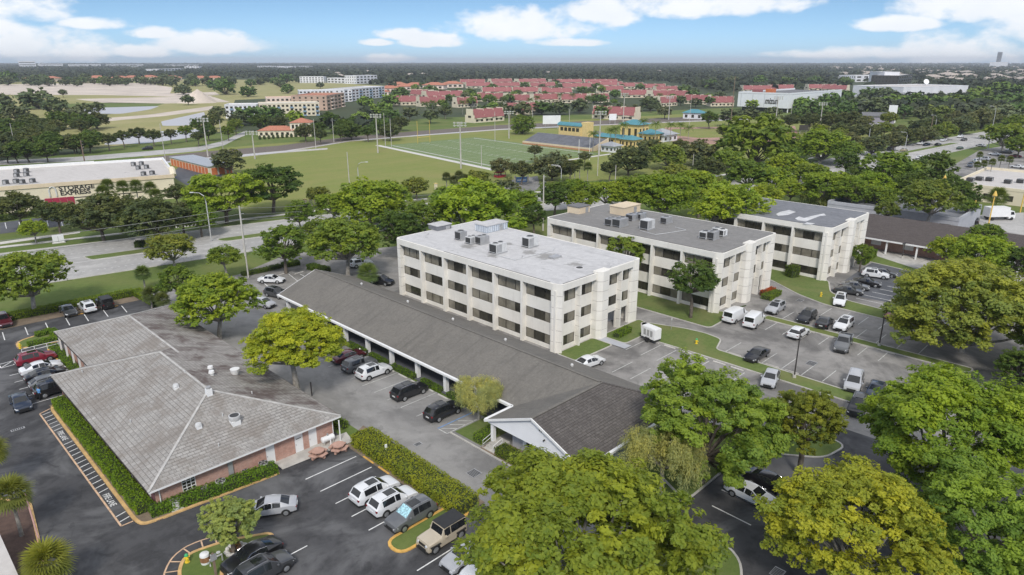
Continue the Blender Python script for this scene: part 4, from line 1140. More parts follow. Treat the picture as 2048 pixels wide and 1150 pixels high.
    cp.poly([(x0 + .30, ys - .02, OH + .0), (x0 + .62, y0 + .32, OH), (x0 + 8.2, y0 + .32, OH), (x0 + 8.3, y0 - .2, OH), (x0 + 8.75, y0 - .5, OH), (x0 + 10.0, y0 - .5, OH), (x0 + 10.4, y0 - .2, OH), (x0 + 10.5, y0 + .32, OH),
             (x1 - .9, y0 + .32, OH), (x1 - .3, y0 + .75, OH), (x1 - .3, y1 - .3, OH), (x0 + .9, y1 - .3, OH), (x0 + .3, y1 - .9, OH)])
    cp.v = [(a, b, c + .012) for a, b, c in cp.v]
    ro = cp.build('roof', roofmat, r)
    # entrance: set-back glass and glass door
    e = MB(); e.box(x0 + 10.7, x0 + 17.0, y0 + 3.0, y0 + 3.2, 0, 2.9); e.build('entrance_wall', 'stucco_grey', r)
    d = MB().box(x0 + 11.5, x0 + 13.4, y0 + 2.9, y0 + 2.998, 0.02, 2.4).build('door', 'frame_bronze', r)
    for i in (0, 1): MB().box(x0 + 11.58 + .92 * i, x0 + 12.4 + .92 * i, y0 + 2.87, y0 + 2.898, .1, 2.3).build('pane', 'glass', d)
    m = MB(); m.box(x0 + 10.7, x0 + 17.0, y0 + D + .3, y0 + 2.99, 2.902, 3.2); m.build('entrance_ceiling', 'stucco', r)
    # parapet flashing along the edge
    f2 = MB(); bar(f2, (x0 + .28, ys + .6, OH + .03), (x0 + .28, ys + bay * (nb - 2.0), OH + .03), .05, .05); bar(f2, (x0 + .9, y0 + .28, OH + .03), (x0 + 7.8, y0 + .28, OH + .03), .05, .05); f2.build('flashing', 'trim_dark', r)
    return r, y1
o1, o1y = office(66.8, 57.2, 19.2, 6, 5.85, 'roof_white', 'white three-storey office with pale roof beside the long shop row')
o2, o2y = office(97.0, 49.6, 19.6, 6, 5.85, 'roof_grey_tan', 'middle three-storey office with dark grey roof and tan penthouses')
o3, o3y = office(127.0, 44.0, 19.4, 4, 5.85, 'roof_patchy', 'farthest three-storey office with white patches on its dark roof')

def rooftop_unit(x, y, z, sx, sy, sz, label, mat='metal_light', rz=0.0, fans=2, group='air handlers on the office roofs'):
    e = empty('rooftop_unit', (x, y, z), label, 'air conditioner', group, rz)
    m = MB(); m.box(-sx / 2 - .1, sx / 2 + .1, -sy / 2 - .08, -sy / 2 + .08, 0, .2); m.box(-sx / 2 - .1, sx / 2 + .1, sy / 2 - .08, sy / 2 + .08, 0, .2); m.build('skid', 'metal_grey', e, local=True)
    MB().box(-sx / 2, sx / 2, -sy / 2, sy / 2, .2, sz).build('casing', mat, e, local=True)
    m = MB(); m.box(-sx / 2 - .015, -sx / 2 - .002, -sy / 2 + .1, sy / 2 - .1, .3, sz - .12)
    for k in range(7):
        yy = -sy / 2 + .12 + k * (sy - .24) / 7; m.box(-sx / 2 - .035, -sx / 2 - .016, yy, yy + .05, .3, sz - .12)
    m.build('coil_grille', 'grille_dark', e, local=True)
    m = MB(); m.box(-sx / 2 + .1, sx * .02, -sy / 2 - .015, -sy / 2 - .002, .3, sz - .12); m.build('coil_grille', 'metal_grey', e, local=True)
    for k in range(fans):
        xx = -sx / 2 + sx * (k + .5) / fans; rr = min(sx / fans, sy) * .38
        MB().tube([(xx, 0, sz), (xx, 0, sz + .12)], [rr, rr], 16).build('fan_ring', 'metal_grey', e, local=True)
        MB().tube([(xx, 0, sz + .121), (xx, 0, sz + .13)], [rr * .85, rr * .85], 16).build('fan_guard', 'grille_dark', e, local=True)
RT = OH + .012
def onroof(u, v): return P(u, v, RT)
for (u, v, sx, sy, sz, mt, rz, fans, lb) in (
    (922, 479, 1.5, 1.5, 1.5, 'metal_grey', 0, 1, 'tall grey condenser farthest left on the pale office roof'),
    (943, 487, 1.6, 1.4, 1.25, 'metal_light', 0, 2, 'low twin-fan condenser second from the left on the pale roof'),
    (964, 487, 2.0, 1.5, 1.35, 'metal_grey', 0, 2, 'ribbed grey condenser third from the left on the pale roof'),
    (996, 505, 2.3, 1.7, 1.6, 'metal_light', 0, 2, 'pale air handler nearest the left edge of the pale office roof'),
    (1060, 493, 2.2, 1.6, 1.7, 'metal_light', 0, 1, 'rust-streaked air handler standing alone on the pale office roof'),
    (1222, 450, 2.0, 1.6, 1.3, 'metal_grey', 0, 2, 'dark condenser at the left of the row on the dark middle roof'),
    (1240, 452, 2.6, 1.8, 1.5, 'metal_grey', 0, 2, 'ribbed condenser beside it on the dark middle roof'),
    (1264, 440, 2.0, 1.6, 1.2, 'metal_galv', 0, 2, 'shiny duct unit behind the condensers of the middle roof'),
    (1280, 438, 2.0, 1.6, 1.2, 'metal_galv', 0, 1, 'second shiny unit toward the penthouse of the middle roof'),
    (1294, 458, 2.2, 1.8, 1.8, 'metal_light', 0, 0, 'tall cream air handler in the middle of the dark roof'),
    (1332, 446, 2.0, 1.4, 1.2, 'metal_grey', 0, 1, 'grey unit with bent duct behind the cream air handler'),
    (1410, 476, 1.8, 1.4, 1.2, 'metal_light', 0, 1, 'pale unit left of the cluster near the front of the middle roof'),
    (1425, 478, 1.8, 1.4, 1.4, 'metal_grey', 0, 2, 'grey unit in the middle of the front cluster on the dark roof'),
    (1433, 470, 1.3, 1.2, 1.3, 'metal_light', 0, 1, 'small pale unit behind the front cluster of the dark roof'),
    (1444, 472, 1.3, 1.2, 1.2, 'white_paint', 0, 1, 'small white unit at the right of the front cluster')):
    p = onroof(u, v); rooftop_unit(p.x, p.y, RT, sx, sy, sz, lb, mt, rz, fans)
# penthouses and stair heads
def penthouse(u, v, sx, sy, h, mat, label, roofmat='roof_white', rz=0.0):
    p = onroof(u, v)
    e = empty('stair_penthouse', (p.x, p.y, RT), label, 'penthouse', None, rz)
    MB().box(-sx / 2, sx / 2, -sy / 2, sy / 2, 0, h).build('wall', mat, e, local=True)
    MB().box(-sx / 2 - .12, sx / 2 + .12, -sy / 2 - .12, sy / 2 + .12, h + .002, h + .15).build('roof', roofmat, e, local=True)
    MB().box(sx * .1, sx * .1 + .9, -sy / 2 - .05, -sy / 2 - .002, 0.02, min(h - .2, 2.0)).build('door', 'metal_grey', e, local=True)
def patch(pts, label):
    tag(MB().poly([onroof(u, v) + Vector((0, 0, .02)) for u, v in pts]).build('roof_patch', 'roof_patch_white'), label, 'roof patch')
patch([(1596, 441), (1612, 443), (1640, 432), (1652, 431), (1648, 427), (1628, 431), (1608, 436), (1598, 433), (1590, 437)], 'long white patch on the dark roof of the farthest office'); patch([(1556, 432), (1576, 430), (1592, 424), (1578, 420), (1560, 424), (1552, 428)], 'blotchy white patch left of the long one on the farthest office'); patch([(1606, 448), (1622, 450), (1630, 447), (1614, 445)], 'small white patch in front of the long one on the farthest office')
penthouse(880, 457, 3.2, 2.6, .8, 'roof_patchy', 'low pale stair head at the rear left of the pale office roof')
penthouse(983, 459, 5.2, 3.0, 1.2, 'corrugated', 'corrugated blue-white screen box at the rear of the pale office roof')
penthouse(1157, 424, 3.4, 3.0, 1.3, 'stucco_tan', 'small tan penthouse at the rear left of the dark middle roof', 'roof_grey')
penthouse(1250, 425, 5.6, 3.4, 1.5, 'stucco_tan', 'larger tan penthouse toward the trees on the dark middle roof', 'stucco_tan')
# flat things on the roofs: pipes, hatches and stains
def roof_pipe(pts, label, r_=.05):
    q = [onroof(u, v) + Vector((0, 0, .09)) for u, v in pts]
    tag(MB().tube(q, r_, 6).build('roof_pipe', 'metal_light', origin=q[0]), label, 'pipe')
roof_pipe([(985, 509), (1030, 521), (1065, 512), (1105, 502), (1110, 497)], 'white conduit snaking across the pale office roof')
roof_pipe([(1280, 462), (1310, 470), (1335, 467), (1372, 461), (1350, 455)], 'white conduit running across the dark middle roof')
def roof_drain(u, v, label):
    p = onroof(u, v); tag(MB().tube([(p.x, p.y, RT + .006), (p.x, p.y, RT + .05), (p.x, p.y, RT + .07)], [.5, .45, .2], 16).build('roof_drain', 'trim_dark', origin=(p.x, p.y, RT)), label, 'roof drain')
roof_drain(1159, 535, 'round black drain near the front corner of the pale roof')
p = onroof(1110, 515); tag(MB().box(p.x - .9, p.x + .9, p.y - .6, p.y + .6, RT + .005, RT + .28).build('roof_hatch', 'metal_grey', origin=(p.x, p.y, RT)), 'flat dark roof hatch right of the stain on the pale roof', 'roof hatch')

# ------------------------------------------------------------------ vehicles
CAR = {
 # L, W, belt, bottom, wheel r, wheel x rear/front, top line (x, z), greenhouse: rear glass bottom/top, windshield top/bottom
 'sedan': dict(L=4.75, W=1.84, belt=0.93, wr=0.33, wx=(-1.42, 1.45), top=[(-2.375, .62), (-2.33, .92), (-2.05, 1.02), (-1.72, 1.04), (-1.0, 1.36), (-.62, 1.43), (-.15, 1.45), (.15, 1.44), (.38, 1.40), (1.12, 1.0), (1.3, .96), (1.9, .86), (2.25, .72), (2.375, .50)], rg=(-1.72, -1.0), wg=(.38, 1.12), tw=.66, quarter=False),
 'suv': dict(L=4.72, W=1.90, belt=1.06, wr=0.36, wx=(-1.40, 1.42), top=[(-2.36, .66), (-2.32, 1.04), (-2.2, 1.12), (-1.86, 1.60), (-1.6, 1.66), (-.6, 1.71), (-.05, 1.70), (.3, 1.66), (1.05, 1.14), (1.22, 1.08), (1.9, .99), (2.22, .84), (2.36, .55)], rg=(-2.2, -1.86), wg=(.3, 1.05), tw=.72, quarter=True),
 'hatch': dict(L=4.45, W=1.84, belt=0.97, wr=0.33, wx=(-1.32, 1.36), top=[(-2.22, .60), (-2.19, .98), (-2.02, 1.06), (-1.45, 1.40), (-1.1, 1.49), (-.4, 1.53), (.1, 1.51), (.35, 1.47), (1.1, 1.04), (1.25, .99), (1.8, .9), (2.1, .76), (2.22, .5)], rg=(-2.02, -1.45), wg=(.35, 1.1), tw=.69, quarter=True),
 'minivan': dict(L=4.9, W=1.95, belt=1.04, wr=0.34, wx=(-1.5, 1.5), top=[(-2.45, .62), (-2.42, 1.0), (-2.34, 1.1), (-2.1, 1.66), (-1.8, 1.74), (-.6, 1.77), (.2, 1.74), (.55, 1.68), (1.45, 1.12), (1.6, 1.06), (2.05, .96), (2.33, .8), (2.45, .52)], rg=(-2.34, -2.1), wg=(.55, 1.45), tw=.76, quarter=True),
 'van': dict(L=5.6, W=2.02, belt=1.15, wr=0.37, wx=(-1.75, 1.75), top=[(-2.8, .6), (-2.78, 1.1), (-2.74, 1.2), (-2.68, 1.92), (-2.4, 2.05), (-.6, 2.07), (.6, 2.05), (1.0, 1.95), (1.62, 1.3), (1.75, 1.22), (2.35, 1.05), (2.68, .86), (2.8, .56)], rg=(-2.74, -2.68), wg=(1.0, 1.62), tw=.82, quarter=False),
 'jeep': dict(L=4.4, W=1.86, belt=1.10, wr=0.42, wx=(-1.35, 1.42), top=[(-2.1, .72), (-2.09, 1.12), (-2.06, 1.22), (-2.0, 1.78), (-1.85, 1.84), (-.6, 1.86), (.2, 1.84), (.4, 1.80), (.62, 1.28), (.75, 1.20), (1.5, 1.15), (2.0, 1.10), (2.12, .74)], rg=(-2.06, -2.0), wg=(.4, .62), tw=.80, quarter=True),
 'pickup': dict(L=5.7, W=2.0, belt=1.16, wr=0.41, wx=(-1.75, 1.8), top=[(-2.85, .7), (-2.83, 1.16), (-2.7, 1.2), (-1.05, 1.22), (-.98, 1.24), (-.78, 1.80), (-.55, 1.87), (.2, 1.89), (.65, 1.84), (1.2, 1.30), (1.38, 1.24), (2.2, 1.18), (2.65, 1.05), (2.83, .66)], rg=(-.98, -.78), wg=(.65, 1.2), tw=.74, quarter=False),
}
CARMESH = {}
def car_parts(kind):
    """builds the meshes of one kind of car once; returns [(name, mesh, material, parent index, location)]"""
    if kind in CARMESH: return CARMESH[kind]
    S = CAR[kind]; hw = S['W'] / 2; L2 = S['L'] / 2
    kx = [p[0] for p in S['top']]
    xs_ = sorted(set(kx + [-.32, -.24] + [S['wg'][0] - .02] + ([kx[4] + .18] if S['quarter'] else [])))
    zt = np.interp(xs_, kx, [p[1] for p in S['top']])
    ins = lambda x, a, b: a - 1e-6 <= x <= b + 1e-6
    rings = []
    for x, z in zip(xs_, zt):
        e = abs(x) / L2
        bw = hw * (1 - .10 * e ** 5)
        cabin = ins(x, S['rg'][1], S['wg'][0])
        if cabin: tw = S['tw'] * 1.0
        elif x > S['wg'][1] or x < S['rg'][0]: tw = bw * .90
        elif x >= S['wg'][0]:
            t = (x - S['wg'][0]) / (S['wg'][1] - S['wg'][0]); tw = S['tw'] * (1 - t) + bw * .88 * t
        else:
            t = (S['rg'][1] - x) / (S['rg'][1] - S['rg'][0]); tw = S['tw'] * (1 - t) + bw * .86 * t
        zb = min(S['belt'] + (.06 if x < 0 else 0), z - .05)
        z0 = .26 + (.10 * max(0, e - .8) / .2)
        z0 = min(z0, z - .2)
        rings.append([(0, z0), (bw * .86, z0), (bw * .97, z0 + .10), (bw, z0 + (zb - z0) * .55), (bw * .975, zb), (tw, z - .035 if z > zb + .12 else z - .015), (tw * .86, z), (0, z + .02)])
    cats = {k: MB() for k in ('body', 'windshield', 'rear_window', 'side_window_l', 'side_window_r', 'lower_trim')}
    def face(cat, pts):
        cats[cat].poly(pts)
    n = len(xs_)
    for i in range(n - 1):
        xa, xb = xs_[i], xs_[i + 1]; xm = (xa + xb) / 2
        for j in range(7):
            c = 'body'
            if j == 4 and S['rg'][1] < xm < S['wg'][0] - .02 and not (-.33 < xm < -.23): c = 'side'
            if kind == 'van' and c == 'side' and xm < .2: c = 'body'
            if j == 4 and S['quarter'] and S['rg'][1] < xm < kx[4] + .18 and kind != 'jeep': c = 'body' if xm < S['rg'][1] + .16 else c
            if j == 4 and ins(xm, S['wg'][0], S['wg'][1]) and kind not in ('jeep',): c = 'side' if (xm - S['wg'][0]) < .5 * (S['wg'][1] - S['wg'][0]) else 'body'
            if j == 6 and S['wg'][0] < xm < S['wg'][1]: c = 'windshield'
            if j == 6 and S['rg'][0] < xm < S['rg'][1]: c = 'rear_window'
            if j in (0, 1): c = 'lower_trim'
            for sg in (1, -1):
                A, B = rings[i][j], rings[i][j + 1]; C, D_ = rings[i + 1][j + 1], rings[i + 1][j]
                q = [(xa, sg * A[0], A[1]), (xa, sg * B[0], B[1]), (xb, sg * C[0], C[1]), (xb, sg * D_[0], D_[1])]
                if sg < 0: q.reverse()
                cc = c
                if c == 'side': cc = 'side_window_l' if sg > 0 else 'side_window_r'
                face(cc, q)
    for i, flip in ((0, False), (n - 1, True)):
        x = xs_[i]
        for j in range(7):
            A, B = rings[i][j], rings[i][j + 1]
            q = [(x, A[0], A[1]), (x, B[0], B[1]), (x, -B[0], B[1]), (x, -A[0], A[1])]
            if not flip: q.reverse()
            face('body' if j > 1 else 'lower_trim', q)
    res = []
    def emit(name, mb, mat, parent=-1, loc=(0, 0, 0), smooth=True, weld=True):
        me = bpy.data.meshes.new(kind + '_' + name)
        vmap = {}; vs = []; fs = []
        for f in mb.f:
            idx = []
            for i in f:
                key = tuple(round(c, 4) for c in mb.v[i])
                if key not in vmap: vmap[key] = len(vs); vs.append(key)
                if not idx or idx[-1] != vmap[key]: idx.append(vmap[key])
            if len(idx) > 1 and idx[0] == idx[-1]: idx.pop()
            if len(set(idx)) >= 3: fs.append(tuple(dict.fromkeys(idx)))
        me.from_pydata(vs, [], fs); me.update()
        if smooth: me.shade_smooth(); me.set_sharp_from_angle(angle=math.radians(32))
        me.materials.append(MATS[mat])
        res.append((name.replace('_l', '').replace('_r', '') if name.startswith('side') else name, me, mat, parent, loc))
        return len(res) - 1
    emit('body', cats['body'], 'paint')
    for k in ('windshield', 'rear_window', 'side_window_l', 'side_window_r'):
        if cats[k].f:
            nm = k if not k.startswith('side') else 'side_window'
            emit(nm, cats[k], 'car_glass')
    emit('lower_trim', cats['lower_trim'], 'trim_black')
    # wheels
    wm_ = MB(); wr = S['wr']
    wm_.tube([(0, -.11, 0), (0, -.10, 0), (0, .10, 0), (0, .11, 0)], [wr * .88, wr, wr, wr * .88], 18)
    rm_ = MB()
    rm_.tube([(0, -.118, 0), (0, -.105, 0)], [wr * .62, wr * .68], 14); rm_.tube([(0, .105, 0), (0, .118, 0)], [wr * .68, wr * .62], 14)
    first = None
    for wx in S['wx']:
        for sg in (1, -1):
            loc = (wx, sg * (hw - .095), wr)
            if first is None:
                wi = emit('wheel', wm_, 'rubber', -1, loc); first = res[wi][1]
                ri = emit('rim', rm_, 'rim', wi, (0, 0, 0)); frim = res[ri][1]
            else:
                res.append(('wheel', first, 'rubber', -1, loc)); res.append(('rim', frim, 'rim', len(res) - 1, (0, 0, 0)))
    am = MB()
    for wx in S['wx']:
        for sg in (1, -1):
            pts = []
            for k in range(13):
                a = math.pi * k / 12
                pts.append((wx + (wr + .075) * math.cos(a), sg * (hw + .004), wr + (wr + .075) * math.sin(a)))
            pts += [(wx - wr - .075, sg * (hw - .03), .24), (wx + wr + .075, sg * (hw - .03), .24)]
            if sg > 0: pts.reverse()
            am.poly(pts)
    emit('wheel_arch', am, 'trim_black', smooth=False)
    zf = np.interp(2.2 / 2.375 * L2, kx, [p[1] for p in S['top']])
    tall = kind in ('suv', 'minivan', 'van', 'jeep', 'pickup')
    zh = .74 if kind in ('jeep', 'pickup', 'van') else .64
    for sg in (1, -1):
        h = MB(); yb = sg * hw * .70
        if kind == 'jeep': h.tube([(L2 - .12, yb * .8, .92), (L2 - .04, yb * .8, .92)], .12, 12)
        else: h.poly([(L2 - .30, sg * hw * .935, zh + .14), (L2 - .05, sg * hw * .80, zh + .08), (L2 + .012, sg * hw * .62, zh + .05), (L2 + .012, sg * hw * .62, zh - .06), (L2 - .05, sg * hw * .86, zh - .04), (L2 - .30, sg * hw * .965, zh + .04)][::(-1 if sg < 0 else 1)])
        emit('headlight', h, 'lamp_clear', smooth=False)
        t = MB(); zz = .88 if tall else .80
        rx = kx[0]
        t.box(rx - .008, rx + (.12 if tall else .07), min(sg * hw * .70, sg * hw * .905), max(sg * hw * .70, sg * hw * .905), zz - .04, zz + (.14 if tall else .05)); emit('taillight', t, 'lamp_red', smooth=False)
        mi = MB(); mx_ = S['wg'][1] - .32
        mi.box(mx_ - .06, mx_ + .10, min(sg * hw * .95, sg * (hw + .17)), max(sg * hw * .95, sg * (hw + .17)), S['belt'] + .0, S['belt'] + .15); emit('mirror', mi, 'paint', smooth=False)
    g = MB(); g.box(L2 - .08, L2 + .014, -hw * .52, hw * .52, .44, .62); emit('grille', g, 'trim_black', smooth=False)
    g = MB(); g.box(kx[0] - .035, kx[0] + .03, -.26, .26, .62, .76); emit('number_plate', g, 'plate', smooth=False)
    g = MB(); g.box(L2 - .2, L2 + .02, -hw * .78, hw * .78, .28, .42); g.box(kx[0] - .03, kx[0] + .2, -hw * .8, hw * .8, .28, .45); emit('bumper', g, 'trim_black', smooth=False)
    if kind in ('suv', 'minivan'):
        for sg in (1, -1):
            g = MB(); g.tube([(-1.6, sg * S['tw'] * .86, 1.69), (-1.4, sg * S['tw'] * .86, 1.75), (-.05, sg * S['tw'] * .86, 1.77), (.2, sg * S['tw'] * .86, 1.71)], .02, 5); emit('roof_rail', g, 'chrome')
    if kind == 'suv': g = MB(); g.box(-.85, .15, -.42, .42, 1.70, 1.737); emit('sunroof', g, 'car_glass', smooth=False)
    if kind in ('sedan', 'hatch'):
        for sg in (1, -1):
            g = MB(); g.tube([(-1.0, sg * (S['tw'] + .035), 1.29), (-.4, sg * (S['tw'] + .03), 1.40), (.3, sg * (S['tw'] + .03), 1.37), (.75, sg * (S['tw'] + .12), 1.14)], .014, 4); emit('window_trim', g, 'chrome')
    if kind == 'jeep':
        g = MB(); g.box(-2.0, .36, -.79, .79, 1.868, 1.90); emit('hard_top', g, 'trim_black', smooth=False)
        g = MB(); g.tube([(-2.32, 0, 1.0), (-2.12, 0, 1.0)], .40, 18); sp = emit('spare_wheel', g, 'rubber')
        for sg in (1, -1):
            for wx in S['wx']:
                g = MB(); g.box(wx - .52, wx + .52, min(sg * hw * .9, sg * (hw + .10)), max(sg * hw * .9, sg * (hw + .10)), .82, .90); emit('fender', g, 'trim_black', smooth=False)
        g = MB()
        for k in range(7): g.box(L2 - .10, L2 - .05, -.42 + k * .13, -.36 + k * .13, .74, 1.0)
        emit('grille_slot', g, 'trim_black', smooth=False)
    if kind == 'pickup':
        g = MB(); g.box(-2.72, -1.12, -.80, .80, 1.20, 1.245); emit('bed', g, 'trim_black', smooth=False)
        for sg in (1, -1): g = MB(); g.box(-2.78, -1.06, min(sg * .80, sg * .95), max(sg * .80, sg * .95), 1.2, 1.33); emit('bed_rail', g, 'paint', smooth=False)
        g = MB(); g.box(-2.83, -2.73, -.80, .80, 1.18, 1.33); emit('tailgate', g, 'paint', smooth=False)
    CARMESH[kind] = res
    return res

COLS = dict(white=(.74, .75, .76), silver=(.42, .43, .45), grey=(.13, .135, .14), charcoal=(.05, .052, .056), black=(.012, .012, .014), navy=(.018, .028, .05), red=(.22, .015, .03), maroon=(.09, .01, .018), tan=(.52, .45, .34), gold=(.45, .38, .26), green=(.05, .09, .06), blue=(.03, .06, .14))
def car(kind, col, u, v, heading, label, cat='car', group=None, z=0.6, scale=1.0, far=False):
    p = P(u, v, z)
    nm = {'suv': 'parked_suv', 'sedan': 'parked_sedan', 'hatch': 'parked_hatchback', 'minivan': 'parked_minivan', 'van': 'cargo_van', 'jeep': 'off_road_car', 'pickup': 'pickup_truck'}[kind]
    e = empty(nm, (p.x, p.y, 0.03), label, cat, group, math.radians(heading))
    e.scale = (scale,) * 3
    made = []
    for (name, me, mat, par, loc) in car_parts(kind):
        if far and name in ('mirror', 'window_trim', 'number_plate', 'roof_rail', 'rim', 'wheel_arch', 'grille'):
            made.append(None); continue
        o = bpy.data.objects.new(name, me); COL.objects.link(o)
        o.parent = e if par < 0 else made[par]
        o.location = loc
        o.color = (*COLS[col], 1)
        made.append(o)
    return e
PK = 'cars parked on the site'
for a in (
 ('suv', 'maroon', 6, 642, -90, 'maroon car cut by the left edge in the rear parking row'), ('sedan', 'charcoal', 136, 621, -90, 'charcoal coupe left of the white car in the rear row'),
 ('suv', 'white', 174, 614, 90, 'white crossover between the charcoal coupe and the black off-roader'), ('jeep', 'black', 210, 607, 90, 'black off-road car with spare wheel on its tail in the rear row'),
 ('suv', 'red', 72, 717, 0, 'red suv parked beside the rear porch of the brick house'), ('sedan', 'white', 82, 735, 0, 'white sedan squeezed between the red suv and a black sedan'),
 ('sedan', 'black', 92, 748, 0, 'black sedan next to the white sedan by the brick house'), ('hatch', 'grey', 100, 763, 0, 'grey hatchback half hidden under the tiled eave'), ('suv', 'black', 112, 776, 0, 'black suv beside the standing person and the hedge'),
 ('sedan', 'navy', 41, 804, -92, 'dark blue sedan driving down the left lane'),
 ('sedan', 'silver', 540, 1014, 148, 'silver sedan pulling out behind the small tree'),
 ('suv', 'white', 750, 981, 0, 'white suv nearest the orange wheel stops'), ('suv', 'white', 786, 1002, 0, 'white suv beside the dark suv with blue sunshade'), ('suv', 'grey', 822, 1030, 180, 'dark grey suv with a bright blue sunshade in its windshield'),
 ('jeep', 'tan', 884, 1071, 180, 'tan off-road car with black hard top by the grass island'), ('sedan', 'silver', 935, 1108, 180, 'silver sedan half under the big yellow-green tree'), ('suv', 'white', 975, 1134, 180, 'white suv at the bottom edge under the big yellow-green tree'),
 ('sedan', 'black', 504, 1112, 183, 'black sedan with red tail lamp beside the stone ring'), ('suv', 'charcoal', 528, 1140, 2, 'charcoal suv cut by the bottom edge of the picture'),
 ('sedan', 'maroon', 697, 712, 0, 'dark maroon sedan under the yellow tree by the colonnade'), ('suv', 'grey', 719, 729, 0, 'grey suv beside the white crossover at the colonnade'), ('suv', 'white', 748, 743, 0, 'white crossover at the colonnade'),
 ('suv', 'black', 819, 782, 0, 'black suv between two empty stalls at the colonnade'), ('suv', 'black', 887, 822, 0, 'black suv by the blue accessible bay'),
 ('sedan', 'white', 543, 559, -50, 'white sedan with leaf reflections in the rear lot'), ('suv', 'charcoal', 553, 587, -75, 'charcoal car behind the yellow tree in the rear lot'), ('hatch', 'silver', 527, 606, -75, 'silver car hidden behind the light green tree'),
 ('suv', 'white', 722, 527, -10, 'white suv under the large tree behind the shop roof'), ('suv', 'black', 763, 562, -70, 'black suv behind the fan palm next to the pale office'),
 ('sedan', 'white', 1178, 724, -8, 'white sedan peeking over the shop roof by the office lawn'),
 ('suv', 'silver', 1551, 616, 182, 'silver suv beside the second white van'), ('suv', 'black', 1614, 634, 183, 'black suv facing the grass divider'), ('sedan', 'black', 1649, 644, 8, 'black sedan between the black suv and the white suv'), ('suv', 'white', 1688, 649, 182, 'white suv with dark roof glass by the lamp post'),
 ('hatch', 'white', 1597, 665, 0, 'white sports sedan on the near side of the grass divider'), ('sedan', 'black', 1514, 709, 180, 'black sedan alone in the bays by the island lawn'), ('suv', 'white', 1680, 601, 195, 'white suv at the end of the corner lawn'),
 ('sedan', 'charcoal', 1697, 581, -70, 'charcoal sedan first in the blue-grey bays'), ('sedan', 'grey', 1710, 572, -70, 'grey sedan second in the blue-grey bays'), ('sedan', 'black', 1734, 565, -75, 'black sedan with red tail lights in the blue-grey lot'), ('suv', 'white', 1751, 549, -75, 'white suv in the bays before the farthest office'), ('sedan', 'charcoal', 1767, 546, -75, 'charcoal sedan just beyond the white suv of the blue-grey lot'),
 ('sedan', 'red', 1783, 627, 190, 'red car mostly hidden by the broad olive tree'), ('sedan', 'navy', 1752, 780, 190, 'dark blue sedan beside the silver minivan'), ('suv', 'black', 1716, 812, 190, 'black suv below the dark blue sedan at the tree edge'),
 ('hatch', 'silver', 1541, 757, 195, 'silver hatchback behind the green tree with its hood raised'), ('sedan', 'white', 1502, 988, -92, 'white sedan in the bays beneath the green tree'), ('sedan', 'black', 1540, 965, -92, 'black sedan beside the white sedan under the trees'),
 ('suv', 'navy', 103, 435, -60, 'dark blue suv in front of the storage building')):
    car(*a, group=PK)
car('minivan', 'silver', 1708, 764, 192, 'silver minivan in the bays past the lamp post', 'minivan', PK)
car('van', 'white', 1472, 629, 0, 'white cargo van nearest the office corner', 'van', PK, z=.9); car('van', 'white', 1509, 638, 8, 'white cargo van beside the silver suv', 'van', PK, z=.9)
car('pickup', 'grey', 1687, 685, 192, 'dark grey pickup truck near the lamp post', 'pickup truck', PK, z=.8)
for o in bpy.data.objects:
    if o.get('label') == 'dark grey suv with a bright blue sunshade in its windshield':
        for ch in o.children:
            if ch.name.startswith('windshield'):
                ch.data = ch.data.copy(); ch.data.materials[0] = MATS['sunshade']; ch['label'] = 'windshield covered by a bright blue sunshade'
RD = 'cars driving on the boulevard'
for (k, c, u, v, h, lb) in (('sedan', 'silver', 1751, 303, 176, 'silver car on the boulevard nearest the curving street lamp'), ('suv', 'charcoal', 1781, 298, -5, 'dark suv on the boulevard in front of a pale car'), ('sedan', 'gold', 1808, 300, -5, 'pale gold car on the boulevard behind the dark suv'),
      ('suv', 'white', 1841, 287, 172, 'white suv in the far lanes of the boulevard'), ('sedan', 'navy', 1853, 289, 172, 'dark blue car right behind the white suv in the far lanes'), ('sedan', 'black', 1876, 289, -6, 'black car alone in the middle of the boulevard'),
      ('sedan', 'white', 1887, 280, 172, 'white car farther up the boulevard'), ('suv', 'white', 1921, 273, 172, 'white suv at the far crossing of the boulevard'), ('sedan', 'black', 1928, 279, 172, 'black car beside the white suv at the crossing'), ('sedan', 'green', 1920, 296, -6, 'green car at the bend by the trees'),
      ('sedan', 'white', 1840, 315, -8, 'white car half hidden by the tree crowns on the near lanes'), ('sedan', 'silver', 1962, 291, 60, 'silver car turning off the boulevard')):
    car(k, c, u, v, h, lb, 'car', RD, far=True)
for (k, c, u, v, h, lb) in (('suv', 'navy', 1940, 331, -170, 'dark blue suv in the lot beyond the flat roofs'), ('pickup', 'white', 1954, 324, -150, 'white pickup behind the dark blue suv'), ('sedan', 'white', 2035, 333, 80, 'white car at the right edge of the far lot'), ('sedan', 'black', 1950, 441, 10, 'black car under the bare tree by the yellow lamps'),
      ('suv', 'black', 295, 297, 170, 'black car on the canal road'), ('sedan', 'charcoal', 1782, 484, 60, 'dark car under the porch of the strip building')):
    car(k, c, u, v, h, lb, 'car', None, far=True)
for k, (u, v, c, kd) in enumerate(((1968, 318, 'silver', 'suv'), (1990, 308, 'white', 'sedan'), (2012, 305, 'black', 'suv'), (2030, 312, 'red', 'sedan'), (2005, 345, 'grey', 'sedan'), (2025, 352, 'white', 'suv'), (1985, 340, 'blue', 'hatch'))):
    car(kd, c, u, v, 80 + 7 * k, '%s %s parked in the far right lot beyond the flat roofs' % ({'grey': 'dark grey'}.get(c, c), {'hatch': 'hatchback'}.get(kd, kd)), 'car', 'cars of the far right lot', far=True)
